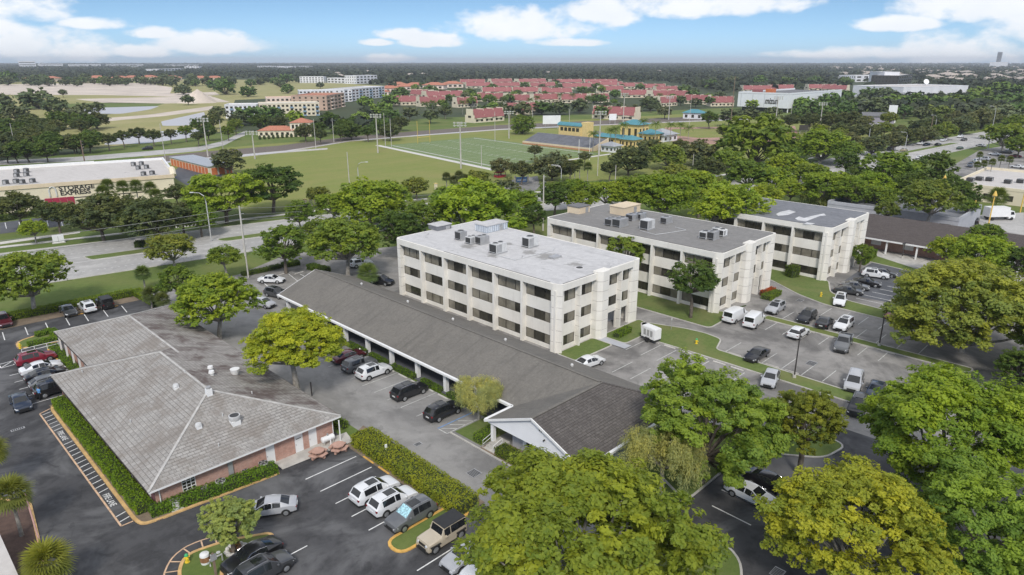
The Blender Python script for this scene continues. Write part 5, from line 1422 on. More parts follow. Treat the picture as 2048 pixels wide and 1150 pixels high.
# white box truck
p = P(1998, 428, 1.5)
bt = empty('box_truck', (p.x, p.y, 0.03), 'white box truck on the road behind the strip building', 'truck', None, math.radians(-40))
MB().box(-3.6, 1.9, -1.2, 1.2, .95, 3.4).build('cargo_box', 'white_paint', bt, local=True)
cb = MB()
cb.v += [(2.0, -1.05, .5), (3.75, -1.05, .5), (3.75, -1.05, 1.35), (3.3, -1.0, 2.35), (2.0, -1.0, 2.4), (2.0, 1.05, .5), (3.75, 1.05, .5), (3.75, 1.05, 1.35), (3.3, 1.0, 2.35), (2.0, 1.0, 2.4)]
cb.f += [(0, 1, 2, 3, 4), (9, 8, 7, 6, 5), (1, 6, 7, 2), (3, 8, 9, 4), (0, 5, 6, 1), (4, 9, 5, 0)]
cb.build('cab', 'white_paint', bt, local=True)
ws = MB(); ws.poly([(3.752, -.95, 1.38), (3.752, .95, 1.38), (3.33, .9, 2.28), (3.33, -.9, 2.28)]); ws.v = [(a + .02, b, c) for a, b, c in ws.v]; ws.build('windshield', 'car_glass', bt, local=True)
for s in (-1, 1):
    sw = MB(); sw.poly([(2.4, s * 1.04, 1.45), (3.45, s * 1.06, 1.45), (3.2, s * 1.02, 2.2), (2.4, s * 1.02, 2.2)][::s]); sw.build('side_window', 'car_glass', bt, local=True)
    for x in (-2.3, 2.9): MB().tube([(x, s * .85, .42), (x, s * 1.1, .42)], .42, 16).build('wheel', 'rubber', bt, local=True)
MB().box(-3.6, 3.2, -.5, .5, .55, .94).build('chassis', 'trim_black', bt, local=True)
MB().tube([(-3.61, 0, 2)], .1) if False else None
# towed light plant by the office
p = P(1302, 672, .8)
ge = empty('generator_trailer', (p.x, p.y, 0.03), 'white towed generator on black wheels beside the island lawn', 'generator', None, math.radians(80))
gm_ = MB(); gm_.prism([(-1.3, -.7), (1.3, -.7), (1.3, .7), (-1.3, .7)], .62, 2.2); gm_.build('canopy', 'white_paint', ge, local=True)
MB().box(-1.22, 1.22, -.62, .62, 2.202, 2.28).build('canopy_lid', 'white_paint', ge, local=True)
MB().box(-1.35, 1.35, -.6, .6, .42, .618).build('chassis', 'trim_black', ge, local=True)
for s in (-1, 1):
    MB().tube([(0, s * .72, .33), (0, s * .92, .33)], .33, 16).build('wheel', 'rubber', ge, local=True)
    MB().box(-.42, .42, s * .82 - .14, s * .82 + .14, .68, .74).build('fender', 'trim_black', ge, local=True)
    for k in range(3): MB().box(-.9 + k * .65, -.45 + k * .65, s * .702, s * .715, 1.0, 1.9).build('louvre', 'metal_grey', ge, local=True) if s > 0 else MB().box(-.9 + k * .65, -.45 + k * .65, -.715, -.702, 1.0, 1.9).build('louvre', 'metal_grey', ge, local=True)
m = MB(); m.tube([(1.3, .4, .5), (2.2, 0, .45)], .05, 6); m.tube([(1.3, -.4, .5), (2.2, 0, .45)], .05, 6); m.cyl(2.1, 0, .0, .6, .05, 8); m.build('drawbar', 'trim_black', ge, local=True)
MB().box(-.2, .3, -1.05, -.8, .1, .4).build('wheel_chock', 'curb_orange', ge, local=True)

# ------------------------------------------------------------------ vegetation
def np_mesh(name, verts, quads, tint, mat):
    me = bpy.data.meshes.new(name)
    nv, nf = len(verts), len(quads)
    k = quads.shape[1]
    me.vertices.add(nv); me.loops.add(nf * k); me.polygons.add(nf)
    me.vertices.foreach_set('co', verts.astype(np.float32).ravel())
    me.loops.foreach_set('vertex_index', quads.astype(np.int32).ravel())
    me.polygons.foreach_set('loop_start', (np.arange(nf) * k).astype(np.int32))
    me.polygons.foreach_set('loop_total', np.full(nf, k, np.int32))
    me.update(calc_edges=True)
    at = me.attributes.new('tint', 'FLOAT', 'FACE')
    at.data.foreach_set('value', tint.astype(np.float32))
    me.materials.append(MATS[mat])
    return me

def leaf_quads(c, nrm, size, rng, aspect=0.5, droop=None):
    """c (n,3) leaf centres, nrm (n,3) leaf normals -> rhombic leaves"""
    n = len(c)
    r = rng.normal(size=(n, 3))
    if droop is not None: r = r * (1 - droop) + np.array([0, 0, -1.0]) * droop * 1.6
    a = r - nrm * (r * nrm).sum(1)[:, None]
    a /= np.linalg.norm(a, axis=1)[:, None] + 1e-9
    b = np.cross(nrm, a)
    s = size[:, None]
    v = np.empty((n, 4, 3))
    v[:, 0] = c - a * s * .5; v[:, 1] = c + b * s * .5 * aspect + a * s * .08 - nrm * s * .06
    v[:, 2] = c + a * s * .5; v[:, 3] = c - b * s * .5 * aspect + a * s * .08 - nrm * s * .06
    q = np.arange(n * 4).reshape(n, 4)
    return v.reshape(-1, 3), q

def unit(v): return v / (np.linalg.norm(v, axis=1)[:, None] + 1e-9)

CZ, CR = 6.0, 5.0        # prototype crowns: centre at 6 m, radius 5 m
def make_crown(style, seed, n_leaf, leaf, mat='leaf'):
    rng = np.random.default_rng(seed)
    # branch pads / clumps
    if style == 'umbrella': nc, vr = 150, 3.7
    elif style == 'layer': nc, vr = 96, 3.3
    elif style == 'round': nc, vr = 112, 4.4
    elif style == 'oak': nc, vr = 100, 3.7
    elif style == 'wispy': nc, vr = 60, 3.2
    else: nc, vr = 40, 3.0
    d = unit(rng.normal(size=(nc * 5, 3)))
    lo = {'umbrella': -.42, 'layer': -.5, 'round': -.8, 'oak': -.6, 'wispy': -.3}.get(style, -.5)
    d = d[d[:, 2] > lo][:nc]
    nc = len(d)
    rad = rng.uniform(.5, 1.0, nc) ** .45
    lob = 1 + .13 * np.sin(3 * np.arctan2(d[:, 1], d[:, 0]) + seed) + .10 * np.sin(5 * np.arctan2(d[:, 1], d[:, 0]) + 2.1 * seed)
    cc = d * np.array([CR * .80, CR * .80, vr * .85]) * (rad * lob)[:, None]
    if style == 'layer': cc[:, 2] = np.round(cc[:, 2] / 1.15) * 1.15 + rng.normal(0, .15, nc)
    cr = rng.uniform(.6, 1.3, nc) * (1.0 if style != 'wispy' else 1.3)
    zf = {'umbrella': .62, 'layer': .42, 'round': .75, 'oak': .7, 'wispy': .9}.get(style, .6)
    per = (cr ** 2 / (cr ** 2).sum() * n_leaf).astype(int)
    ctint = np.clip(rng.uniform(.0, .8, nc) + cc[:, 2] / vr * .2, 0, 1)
    V, Q, T = [], [], []
    off = 0
    for i in range(nc):
        m = per[i]
        if m < 3: continue
        # each clump is itself built of twiglets
        nt = max(5, int(11 * cr[i]))
        td = unit(rng.normal(size=(nt, 3))); td[:, 2] = td[:, 2] * .8 + .25; td = unit(td)
        tc = cc[i] + td * np.array([1, 1, zf]) * cr[i] * rng.uniform(.55, 1.0, nt)[:, None]
        which = rng.integers(0, nt, m)
        ld = unit(rng.normal(size=(m, 3)))
        tr_ = cr[i] * .33
        pos = tc[which] + ld * np.array([1, 1, .7]) * (tr_ * rng.uniform(.2, 1, m) ** .5)[:, None]
        outw = unit((pos - cc[i]) * np.array([1, 1, 1 / zf]))
        nrm = unit(outw * .7 + np.array([0, 0, .75]) + rng.normal(size=(m, 3)) * .42)
        size = leaf * rng.uniform(.6, 1.3, m)
        if style == 'wispy':
            hang = rng.uniform(0, 1, m) ** 1.3
            pos[:, 2] -= hang * 1.8
            v, q = leaf_quads(pos, nrm, size * 1.7, rng, .16, .75)
        else:
            v, q = leaf_quads(pos, nrm, size, rng, .55)
        up = np.clip((pos[:, 2] - cc[i][2]) / (cr[i] * zf) * .5 + .5, 0, 1)
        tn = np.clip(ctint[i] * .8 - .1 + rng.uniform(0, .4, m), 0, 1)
        V.append(v); Q.append(q + off); T.append(tn); off += len(v)
    V = np.concatenate(V); V[:, 2] += CZ
    me = np_mesh('crown_%s_%d' % (style, seed), V, np.concatenate(Q), np.concatenate(T), mat)
    # trunk and limbs
    tb = MB()
    fork = CZ - vr * .75
    lean = rng.normal(0, .25, 2)
    tb.tube([(0, 0, -9), (0, 0, 0), (lean[0] * .3, lean[1] * .3, fork * .5), (lean[0], lean[1], fork)], [.36, .34, .25, .22], 8)
    order = rng.permutation(nc)[:26]
    for i in order:
        e = cc[i] + np.array([0, 0, CZ - .3])
        mid = np.array([lean[0], lean[1], fork]) * .5 + e * .5 + np.array([rng.normal(0, .3), rng.normal(0, .3), -.25])
        tb.tube([(lean[0], lean[1], fork - .15), tuple(mid), tuple(e)], [.14, .085, .03], 5, cap=False)
    tm = bpy.data.meshes.new('trunk_%s_%d' % (style, seed))
    tm.from_pydata(tb.v, [], tb.f); tm.update(); tm.shade_smooth()
    tm.materials.append(MATS['bark_pale' if style in ('umbrella', 'wispy') else 'bark'])
    return me, tm

CROWNS = {}
def crowns(style, lod):
    key = (style, lod)
    if key not in CROWNS:
        n, leaf, k, mt = {'near': (66000, .22, 2, 'leaf'), 'mid': (14000, .42, 3, 'leaf'), 'far': (3600, .8, 3, 'leaf'), 'dist': (500, 1.9, 3, 'leaf_far')}[lod]
        if style == 'wispy': n = int(n * .55)
        CROWNS[key] = [make_crown(style, 11 + 7 * i + len(style), n, leaf, mt) for i in range(k)]
    return CROWNS[key]

GREENS = dict(lime=(.28, .35, .05), yellow=(.34, .38, .045), green=(.195, .272, .055), deep=(.115, .175, .048), oak=(.125, .148, .075), olive=(.22, .26, .07), grey=(.18, .195, .12), bright=(.245, .33, .045), brown=(.23, .245, .05), pale=(.33, .37, .16), bottle=(.42, .41, .21))
tree_count = [0]
REG = {}
def tree(style, col, u, v, rpx, zc, label, cat='tree', group=None, lod=None, hz=1.0):
    """(u, v): middle of the crown in the photograph, rpx: half its width there, zc: height of the crown's middle"""
    p = P(u, v, zc)
    D = depth(p); R = rpx * D / F_PX * .92
    gk = group
    lod = lod or ('near' if D < 95 else 'mid' if D < 190 else 'far' if D < 420 else 'dist')
    lib = crowns(style, lod)
    tree_count[0] += 1
    me, tm = lib[tree_count[0] % len(lib)]
    nm = {'umbrella': 'shade_tree', 'layer': 'layered_tree', 'round': 'leafy_tree', 'oak': 'oak_tree', 'wispy': 'weeping_tree'}[style]
    e = empty(nm, (p.x, p.y, 0.0), label, cat, group, rnd.uniform(0, 6.28))
    s = R / CR
    if group: REG.setdefault(group, []).append((e, u, v))
    sz = s * .84 * hz; zc = max(zc, 3.1 * sz + .5)
    c = bpy.data.objects.new('crown', me); COL.objects.link(c); c.parent = e
    c.scale = (s, s, sz); c.location = (0, 0, zc - CZ * sz)
    base = GREENS[col] if isinstance(col, str) else col
    j = rnd.uniform(.88, 1.12) * {'near': 1.34, 'mid': 1.2, 'far': 1.12, 'dist': 1.1}[lod]
    c.color = (base[0] * j * rnd.uniform(.93, 1.07), base[1] * j, base[2] * j, 1)
    t = bpy.data.objects.new('trunk', tm); COL.objects.link(t); t.parent = e
    t.scale = c.scale; t.location = c.location
    return e
# --- near and middle trees, each on its own spot
for a in (
 ('umbrella', (.265, .31, .05), 1165, 1098, 302, 6.5, 'largest yellow-green shade tree, in the bottom centre'), ('round', 'green', 1415, 842, 178, 6.8, 'broad green tree right of the dark shingled slope'),
 ('wispy', 'bottle', 1330, 905, 100, 5.2, 'wispy olive weeping tree between the two big crowns'), ('round', (.22, .26, .05), 1615, 836, 94, 6.4, 'brownish olive tree right of the broad green tree'),
 ('umbrella', (.335, .35, .05), 1716, 1056, 202, 6.5, 'golden-green shade tree at the bottom right'), ('umbrella', 'bright', 1908, 860, 206, 8.0, 'large bright green tree in front of the silver minivan'), ('round', 'green', 1985, 1050, 190, 7.0, 'green tree in the bottom right corner'),
 ('umbrella', (.235, .265, .065), 1938, 620, 180, 6.5, 'broad olive tree over the end of the office lot at the right'), ('umbrella', 'lime', 1965, 508, 72, 6.5, 'yellow-green tree before the strip building porch'), ('umbrella', 'lime', 1905, 498, 48, 6.0, 'smaller yellow-green crown left of it before the strip building'), ('round', 'deep', 2035, 520, 42, 6.5, 'dark green tree on the right edge behind the olive tree'),
 ('round', 'deep', 2050, 735, 60, 3.5, 'dark green shrub tree on the right edge below the olive tree'),
 ('round', 'deep', 1388, 558, 56, 6.6, 'slender dark tree standing before the middle office'), ('round', 'green', 1254, 505, 54, 7.0, 'green tree between the pale and the middle office'),
 ('umbrella', 'yellow', 583, 682, 112, 7.5, 'golden-green tree between the brick house and the shop roof'), ('umbrella', 'lime', 428, 602, 96, 6.0, 'light green tree behind the tiled roof'), ('round', 'green', 350, 560, 44, 4.5, 'bushy green tree beside the fan palms behind the lot'),
 ('umbrella', 'green', 52, 553, 92, 6.5, 'spreading green tree at the left edge by the rear lot'), ('umbrella', 'green', 690, 482, 88, 7.5, 'wide green tree left of the pale office'), ('round', 'green', 566, 487, 58, 6.0, 'rounded green tree at the mouth of the rear lot'),
 ('round', 'deep', 800, 458, 60, 6.5, 'dark leafy tree touching the left corner of the pale office'), ('umbrella', 'bright', 745, 410, 92, 5.5, 'broad tree in the boulevard verge behind the wide green tree'), ('umbrella', 'green', 448, 512, 40, 4.5, 'small tree on the verge by the dark post'), ('umbrella', 'olive', 343, 497, 54, 4.2, 'olive domed tree in the median'),
 ('wispy', 'bottle', 957, 783, 56, 3.6, 'pale weeping tree at the corner of the shop colonnade'), ('round', 'pale', 458, 1040, 68, 3.4, 'small grey-green tree on the hydrant island'),
 ('umbrella', 'bright', 950, 423, 115, 7.0, 'wide bright tree behind the pale office roof'), ('layer', 'bright', 445, 388, 90, 7.5, 'big tiered green tree by the storage yard'), ('layer', 'deep', 540, 370, 76, 7.5, 'darker tiered tree right of the big tiered tree'), ('round', 'green', 398, 432, 40, 5.0, 'green tree just left of the curved street lamp'),
 ('oak', 'oak', 198, 428, 74, 6.2, 'dark oak in front of the storage sign'), ('oak', 'oak', 305, 438, 78, 6.0, 'dark oak right of the storage sign'), ('oak', 'oak', 38, 414, 52, 6.0, 'dark oak at the left end of the storage front'), ('umbrella', 'lime', 66, 457, 32, 3.5, 'small light green tree on the storage verge'), ('oak', 'oak', 352, 385, 30, 6.0, 'grey oak by the storage building corner'),
 ('oak', 'grey', 455, 322, 40, 5.0, 'grey-green tree behind the storage sheds'),
 ('umbrella', 'bright', 1330, 388, 80, 7.5, 'bright tree behind the larger tan penthouse'), ('umbrella', 'lime', 1462, 412, 86, 10.7, 'tall yellow-green tree behind the middle office'), ('umbrella', 'bright', 1215, 388, 50, 6.5, 'bright tree behind the small tan penthouse'), ('round', 'deep', 1110, 388, 42, 6.5, 'dark green tree beside the boulevard pole'), ('umbrella', 'lime', 1545, 358, 46, 6.0, 'yellow-green tree between the boulevard lanes'), ('umbrella', 'lime', 1655, 375, 62, 6.5, 'domed olive-yellow tree behind the farthest office'), ('wispy', 'pale', 1640, 395, 40, 3.5, 'pale feathery tree against the farthest office roof'), ('round', 'green', 1770, 345, 65, 7.0, 'rounded green tree by the boulevard bend'), ('round', 'deep', 1868, 335, 48, 6.5, 'dark round tree behind the flat white building'), ('umbrella', 'olive', 1862, 398, 68, 8.3, 'spreading olive tree over the flat white building'), ('round', 'deep', 1932, 385, 36, 4.5, 'dark shrub tree beside the yellow lamps'),
 ('oak', 'green', 1508, 300, 92, 6.5, 'broad bright-edged tree by the double street lamp'), ('umbrella', 'bright', 1645, 294, 62, 6.0, 'yellow-green tree beside the ball field'), ('round', 'deep', 1695, 322, 30, 6.0, 'dark tree on the near side of the boulevard'), ('umbrella', 'green', 2012, 272, 45, 7.0, 'green tree at the right edge by the crossing'), ('umbrella', 'olive', 1350, 348, 38, 5.0, 'olive tree on the boulevard verge'), ('umbrella', 'olive', 1425, 372, 40, 4.5, 'low olive tree at the rear lot entrance'), ('round', 'grey', 1010, 385, 42, 4.0, 'grey bushy tree at the stadium entry road'),
 ('oak', 'olive', 775, 378, 32, 4.0, 'left of the paired young trees on the field edge'), ('oak', 'olive', 832, 372, 32, 4.0, 'right of the paired young trees on the field edge'), ('umbrella', 'olive', 955, 360, 34, 4.5, 'yellowish tree beside the palms of the stadium entry'), ('oak', 'olive', 635, 388, 28, 4.0, 'sparse young tree on the field corner'), ('oak', 'grey', 1002, 332, 28, 4.0, 'grey tree over the red kiosk'), ('oak', 'oak', 1043, 340, 30, 5.0, 'dark tree by the stadium gate sign'), ('oak', 'grey', 1105, 332, 50, 5.0, 'grey-green oak before the pitch'), ('oak', 'oak', 1258, 320, 48, 5.5, 'dark oak before the yellow school building'), ('umbrella', 'olive', 1335, 312, 46, 5.0, 'rounded olive tree right of the dark oak'), ('oak', 'grey', 1300, 295, 32, 5.0, 'grey tree behind the dark oak'), ('oak', 'grey', 1398, 305, 46, 5.0, 'grey oak left of the bright-edged tree'), ('oak', 'grey', 1600, 290, 26, 5.0, 'bare grey tree beside the yellow-green crown'),
 ('round', 'green', 1045, 250, 30, 5.0, 'green bush tree behind the bleachers'), ('oak', 'oak', 780, 262, 26, 5.0, 'low spreading tree near the goal posts'),
 ('round', 'deep', 700, 280 - 20, 28, 5.0, 'dark shrub by the canal bank')):
    tree(*a)
for (st, c, u, v, r, z) in (('umbrella', 'green', 2165, 690, 120, 6.5), ('round', 'deep', 2260, 800, 120, 6.5), ('umbrella', 'lime', 2190, 590, 100, 6.5), ('round', 'green', 2300, 930, 150, 7.0), ('umbrella', 'olive', 2330, 650, 120, 6.5)):
    tree(st, c, u, v, r, z, 'tree just outside the right edge of the picture', group='trees just outside the right edge')
BLT = 'trees of the belt along the near side of the boulevard'
for (st, c, u, v, r, z) in (('round', 'green', 632, 462, 40, 6), ('umbrella', 'green', 848, 432, 54, 6.5), ('umbrella', 'bright', 1040, 408, 50, 6.5), ('round', 'deep', 1068, 430, 34, 6), ('umbrella', 'bright', 1150, 380, 40, 6), ('umbrella', 'bright', 1275, 385, 60, 7), ('umbrella', 'lime', 1395, 366, 50, 6.5), ('umbrella', 'green', 1498, 348, 52, 7), ('umbrella', 'lime', 1575, 330, 44, 6.5), ('umbrella', 'green', 1622, 350, 46, 7), ('round', 'green', 1705, 380, 40, 7), ('umbrella', 'bright', 1742, 368, 46, 7), ('round', 'deep', 1828, 368, 42, 7), ('umbrella', 'green', 1455, 325, 46, 6.5), ('oak', 'oak', 1415, 335, 38, 6), ('umbrella', 'green', 1690, 302, 36, 6), ('oak', 'green', 1565, 300, 44, 6.5), ('umbrella', 'lime', 1530, 390, 42, 8), ('oak', 'oak', 250, 425, 56, 5.5), ('oak', 'oak', 112, 425, 44, 5.0), ('oak', 'oak', 362, 428, 44, 5.5), ('umbrella', 'green', 905, 400, 50, 6), ('umbrella', 'green', 1975, 470, 40, 6.5), ('round', 'green', 1725, 505, 26, 4.0), ('umbrella', 'bright', 665, 410, 46, 5.5), ('round', 'green', 598, 425, 36, 5.0)):
    tree(st, c, u, v, r, z, 'leafy tree of the boulevard belt', group=BLT)
V_ = 'trees lining the boulevard'
for (u, v, r, c) in ((1745, 290, 34, 'grey'), (1785, 282, 30, 'grey'), (1815, 272, 30, 'oak'), (1850, 270, 30, 'grey'), (1890, 262, 30, 'olive'), (1925, 252, 34, 'grey'), (1965, 243, 38, 'grey'), (2010, 235, 34, 'grey'), (1705, 298, 26, 'olive'), (1680, 268, 22, 'olive')):
    tree('oak', c, u, v, r, 4.5, 'grey-green oak in the row along the far side of the boulevard', group=V_)
PKS = 'oaks around the big white building'
for (u, v, r, c) in ((1420, 236, 22, 'deep'), (1460, 232, 26, 'oak'), (1500, 228, 26, 'oak'), (1545, 228, 22, 'oak'), (1600, 208, 26, 'green'), (1630, 215, 30, 'deep'), (1660, 205, 30, 'deep'), (1690, 218, 30, 'deep'), (1720, 208, 30, 'oak'), (1750, 215, 32, 'oak'), (1700, 238, 30, 'oak'), (1660, 240, 28, 'oak'), (1620, 242, 26, 'oak'), (1580, 240, 22, 'oak'), (1790, 205, 30, 'green'), (1830, 205, 30, 'deep'), (1870, 208, 32, 'deep'), (1905, 205, 30, 'green'), (1945, 205, 32, 'deep'), (1985, 210, 34, 'deep'), (2020, 205, 34, 'deep'), (2048, 222, 34, 'deep'), (1880, 225, 28, 'olive'), (1960, 190, 28, 'green'), (2000, 186, 30, 'deep'), (2035, 188, 30, 'deep'), (1740, 188, 24, 'deep'), (1770, 190, 24, 'oak'), (1505, 208, 16, 'bright'), (1780, 235, 20, 'olive'), (1730, 245, 22, 'grey')):
    tree('oak', c, u, v, r, 6.5, 'dark oak of the dense planting around the big white building', group=PKS)
GLF = 'trees on the golf land'
for (u, v, r, c) in ((20, 285, 40, 'oak'), (60, 275, 40, 'oak'), (100, 285, 36, 'deep'), (30, 225, 30, 'oak'), (75, 205, 38, 'oak'), (110, 215, 30, 'oak'), (120, 240, 34, 'deep'), (165, 218, 22, 'oak'), (195, 215, 18, 'oak'), (180, 272, 24, 'deep'), (215, 278, 20, 'oak'), (245, 272, 18, 'oak'), (275, 266, 22, 'oak'), (305, 270, 20, 'oak'), (370, 262, 18, 'green'), (400, 248, 24, 'deep'), (425, 240, 24, 'oak'), (435, 225, 20, 'oak'), (500, 232, 34, 'deep'), (535, 228, 30, 'deep'), (125, 185, 10, 'oak'), (365, 180, 20, 'oak'), (375, 198, 16, 'oak'), (450, 180, 26, 'deep'), (495, 184, 20, 'deep'), (15, 160, 22, 'deep'), (170, 160, 16, 'oak'), (290, 163, 14, 'oak'), (385, 165, 18, 'oak'), (575, 178, 16, 'deep'), (640, 170, 10, 'oak'), (610, 262, 26, 'oak'), (660, 240, 26, 'deep'), (690, 250, 24, 'deep'), (720, 235, 22, 'green'), (745, 225, 26, 'green'), (760, 250, 24, 'deep'), (735, 262, 20, 'deep'), (590, 235, 22, 'bright'), (555, 245, 24, 'oak'), (160, 250, 22, 'oak'), (470, 250, 20, 'olive')):
    tree('oak', c, u, v, r, 5.5, 'dark tree scattered over the golf land by the ponds and the canal road', group=GLF)
CR_ = random.Random(21)
CND = 'trees among the red-roofed condos'
for (u, v, r, c) in ((820, 225, 20, 'oak'), (860, 230, 20, 'oak'), (890, 222, 18, 'oak'), (975, 222, 24, 'deep'), (1010, 220, 24, 'oak'), (1045, 218, 24, 'oak'), (1085, 215, 24, 'deep'), (1120, 215, 24, 'oak'), (1160, 212, 24, 'oak'), (1205, 222, 20, 'deep'), (1240, 215, 18, 'oak'), (1270, 220, 18, 'oak'), (1300, 208, 24, 'oak'), (1330, 222, 18, 'grey'), (1345, 198, 16, 'deep'), (1385, 190, 18, 'deep'), (1370, 180, 18, 'deep'), (940, 188, 18, 'deep'), (900, 196, 14, 'deep'), (860, 180, 18, 'deep'), (800, 190, 22, 'deep'), (780, 200, 22, 'green'), (1195, 172, 12, 'deep'), (1230, 188, 14, 'deep'), (1050, 170, 12, 'deep'), (1110, 165, 12, 'oak'), (1280, 174, 12, 'deep'), (1165, 180, 14, 'deep'), (1090, 188, 12, 'deep'), (1015, 192, 12, 'deep'), (1420, 200, 14, 'deep'), (1440, 190, 14, 'oak'), (985, 176, 14, 'deep'), (1420, 170, 18, 'deep'), (1465, 165, 18, 'oak'), (1520, 165, 18, 'deep'), (1575, 166, 18, 'deep'), (1630, 165, 18, 'deep'), (1690, 168, 18, 'deep')):
    tree('oak', c, u, v, r, 5.5, 'dark tree standing among the red-roofed condos', group=CND)

MIX = 'trees filling the blocks between boulevard and white hall'
for (u, v, r, c) in ((1760, 392, 42, 'green'), (1800, 378, 40, 'deep'), (1905, 372, 34, 'deep'), (1775, 418, 30, 'olive'), (1935, 412, 26, 'green'), (1820, 342, 34, 'green'), (1720, 352, 34, 'deep'), (1600, 335, 34, 'green'), (1580, 380, 34, 'lime'), (1290, 365, 34, 'green'), (1250, 395, 32, 'bright'), (1160, 402, 34, 'bright'), (1400, 395, 40, 'lime'), (1070, 300, 18, 'grey'), (1140, 335, 24, 'oak'), (1220, 335, 24, 'oak'), (1170, 312, 16, 'grey'), (1360, 290, 20, 'oak'), (1450, 262, 20, 'oak'), (1680, 258, 24, 'oak'), (1715, 262, 24, 'grey'), (1745, 262, 24, 'oak'), (1770, 255, 22, 'olive'), (1700, 280, 26, 'grey'), (1640, 258, 20, 'olive'), (1560, 255, 16, 'olive'), (1800, 262, 20, 'grey'), (1840, 252, 24, 'oak'), (1875, 245, 24, 'oak'), (1910, 238, 26, 'grey'), (1950, 225, 28, 'oak'), (1990, 222, 30, 'grey'), (2030, 248, 30, 'green'), (1655, 228, 26, 'deep'), (1600, 226, 22, 'deep'), (1625, 198, 22, 'green'), (1690, 195, 24, 'deep'), (1810, 222, 22, 'deep'), (1845, 228, 22, 'oak'), (1990, 258, 22, 'green'), (2040, 290, 30, 'green')):
    tree('oak', c, u, v, r, 5.5, 'leafy tree in the blocks between the boulevard and the white hall', group=MIX)
for (u, v, r, c) in ((60, 250, 34, 'oak'), (5, 255, 34, 'deep'), (145, 285, 30, 'oak'), (55, 300, 34, 'deep'), (10, 302, 30, 'oak'), (110, 255, 26, 'oak'), (150, 230, 26, 'oak'), (0, 205, 26, 'oak'), (190, 240, 18, 'oak'), (340, 268, 16, 'oak'), (415, 262, 22, 'deep'), (395, 272, 16, 'oak'), (520, 245, 26, 'deep'), (475, 236, 22, 'oak'), (550, 228, 22, 'deep'), (600, 250, 20, 'green'), (635, 255, 20, 'deep'), (680, 262, 22, 'deep'), (705, 245, 20, 'deep'), (780, 232, 24, 'deep'), (800, 245, 22, 'oak'), (730, 205, 20, 'green'), (770, 215, 20, 'green'), (640, 268, 18, 'oak'), (455, 262, 18, 'green'), (60, 165, 16, 'oak'), (130, 165, 14, 'oak'), (215, 164, 14, 'oak'), (250, 165, 14, 'oak'), (325, 165, 16, 'oak'), (415, 165, 16, 'oak'), (460, 164, 16, 'oak'), (520, 164, 14, 'oak'), (560, 168, 14, 'oak'), (430, 172, 18, 'deep')):
    tree('oak', c, u, v, r, 5.0, 'dark tree scattered over the golf land by the ponds and the canal road', group=GLF)
for k in range(62):
    u, v, r = (CR_.uniform(-30, 600), CR_.uniform(156, 167), CR_.uniform(9, 17)) if k < 44 else (CR_.uniform(-20, 200), CR_.uniform(205, 305), CR_.uniform(24, 34))
    tree('oak', CR_.choice(('oak', 'oak', 'deep')), u, v, r, 5.0, 'dark tree scattered over the golf land', group=GLF)
for k in range(60):
    u, v = CR_.uniform(800, 1420), CR_.uniform(166, 216)
    if v > 205 and (u < 850 or u > 1350): continue
    tree('oak', CR_.choice(('deep', 'oak', 'oak', 'green')), u, v, CR_.uniform(7, 15) * (.6 + (v - 160) / 80), 5.0, 'dark tree standing among the red-roofed condos', group=CND)

ORD = ['first', 'second', 'third', 'fourth', 'fifth', 'sixth', 'seventh', 'eighth', 'ninth', 'tenth', 'eleventh', 'twelfth']
def name_each(items, noun, marks):
    """own label for each: counted from the left among those nearest one landmark"""
    cl = {}
    for e, u, v in items: cl.setdefault(min(marks, key=lambda m: (m[1] - u) ** 2 + ((m[2] - v) * 2.5) ** 2)[0], []).append((u, e))
    for mk, lst in cl.items():
        for k, (u, e) in enumerate(sorted(lst, key=lambda q: q[0])):
            e['label'] = '%s %s from the left by %s' % (ORD[k] if k < 12 else '%dth' % (k + 1), noun, mk) if len(lst) > 1 else '%s by %s' % (noun, mk)
name_each(REG[GLF], 'dark tree', [('the far pond', 230, 220), ('the middle pond', 370, 240), ('the near pond', 310, 275), ('the left end of the canal road', 60, 300), ('the sand heap', 395, 190), ('the villa', 570, 262), ('the white apartments', 520, 232), ('the orange apartments', 640, 215), ('the left edge of the golf land', 20, 230), ('the tiled houses left of the sand', 90, 163), ('the tiled houses right of the sand', 350, 163), ('the canal bend', 740, 240), ('the dry pond corner', 130, 245), ('the far end of the fairway', 540, 168)])
name_each(REG[CND], 'dark tree', [('the front condo left of the bleachers', 975, 235), ('the front condo behind the scoreboard', 1235, 230), ('the condos at the left end', 840, 195), ('the condos above the press box', 1060, 200), ('the back condos on the left', 970, 172), ('the back condos in the middle', 1110, 170), ('the back condos on the right', 1290, 178), ('the condos beside the white hall', 1400, 195), ('the woods above the white hall', 1580, 166), ('the condos left of the front row', 900, 215), ('the condos above the school', 1180, 195), ('the condos right of the school', 1320, 205)])
name_each(REG[PKS] + REG[MIX] + REG[V_], 'leafy tree', [('the left face of the white hall', 1480, 230), ('the lettering of the white hall', 1550, 235), ('the right face of the white hall', 1640, 212), ('the dish building', 1860, 200), ('the top right edge', 2010, 195), ('the violet drive-in', 1790, 238), ('the boulevard cars', 1780, 285), ('the far crossing', 1940, 250), ('the right edge crossing', 2035, 260), ('the ball field corner', 1660, 255), ('the flat white building', 1800, 385), ('the boulevard bend', 1740, 340), ('the tan penthouses', 1210, 390), ('the stadium palms', 1160, 320), ('the middle office rear', 1420, 392), ('the black office wing', 1760, 190), ('the grey oak row', 1890, 262)])

name_each(REG[BLT], 'belt tree', [('the storage front', 180, 425), ('the curved street lamp', 400, 430), ('the rear lot', 620, 440), ('the pale office rear', 900, 415), ('the tall utility pole', 1090, 410), ('the tan penthouses', 1250, 385), ('the gap behind the middle office', 1420, 360), ('the farthest office rear', 1570, 355), ('the flat white building', 1800, 370), ('the boulevard cars', 1690, 300), ('the right edge', 1970, 400)])
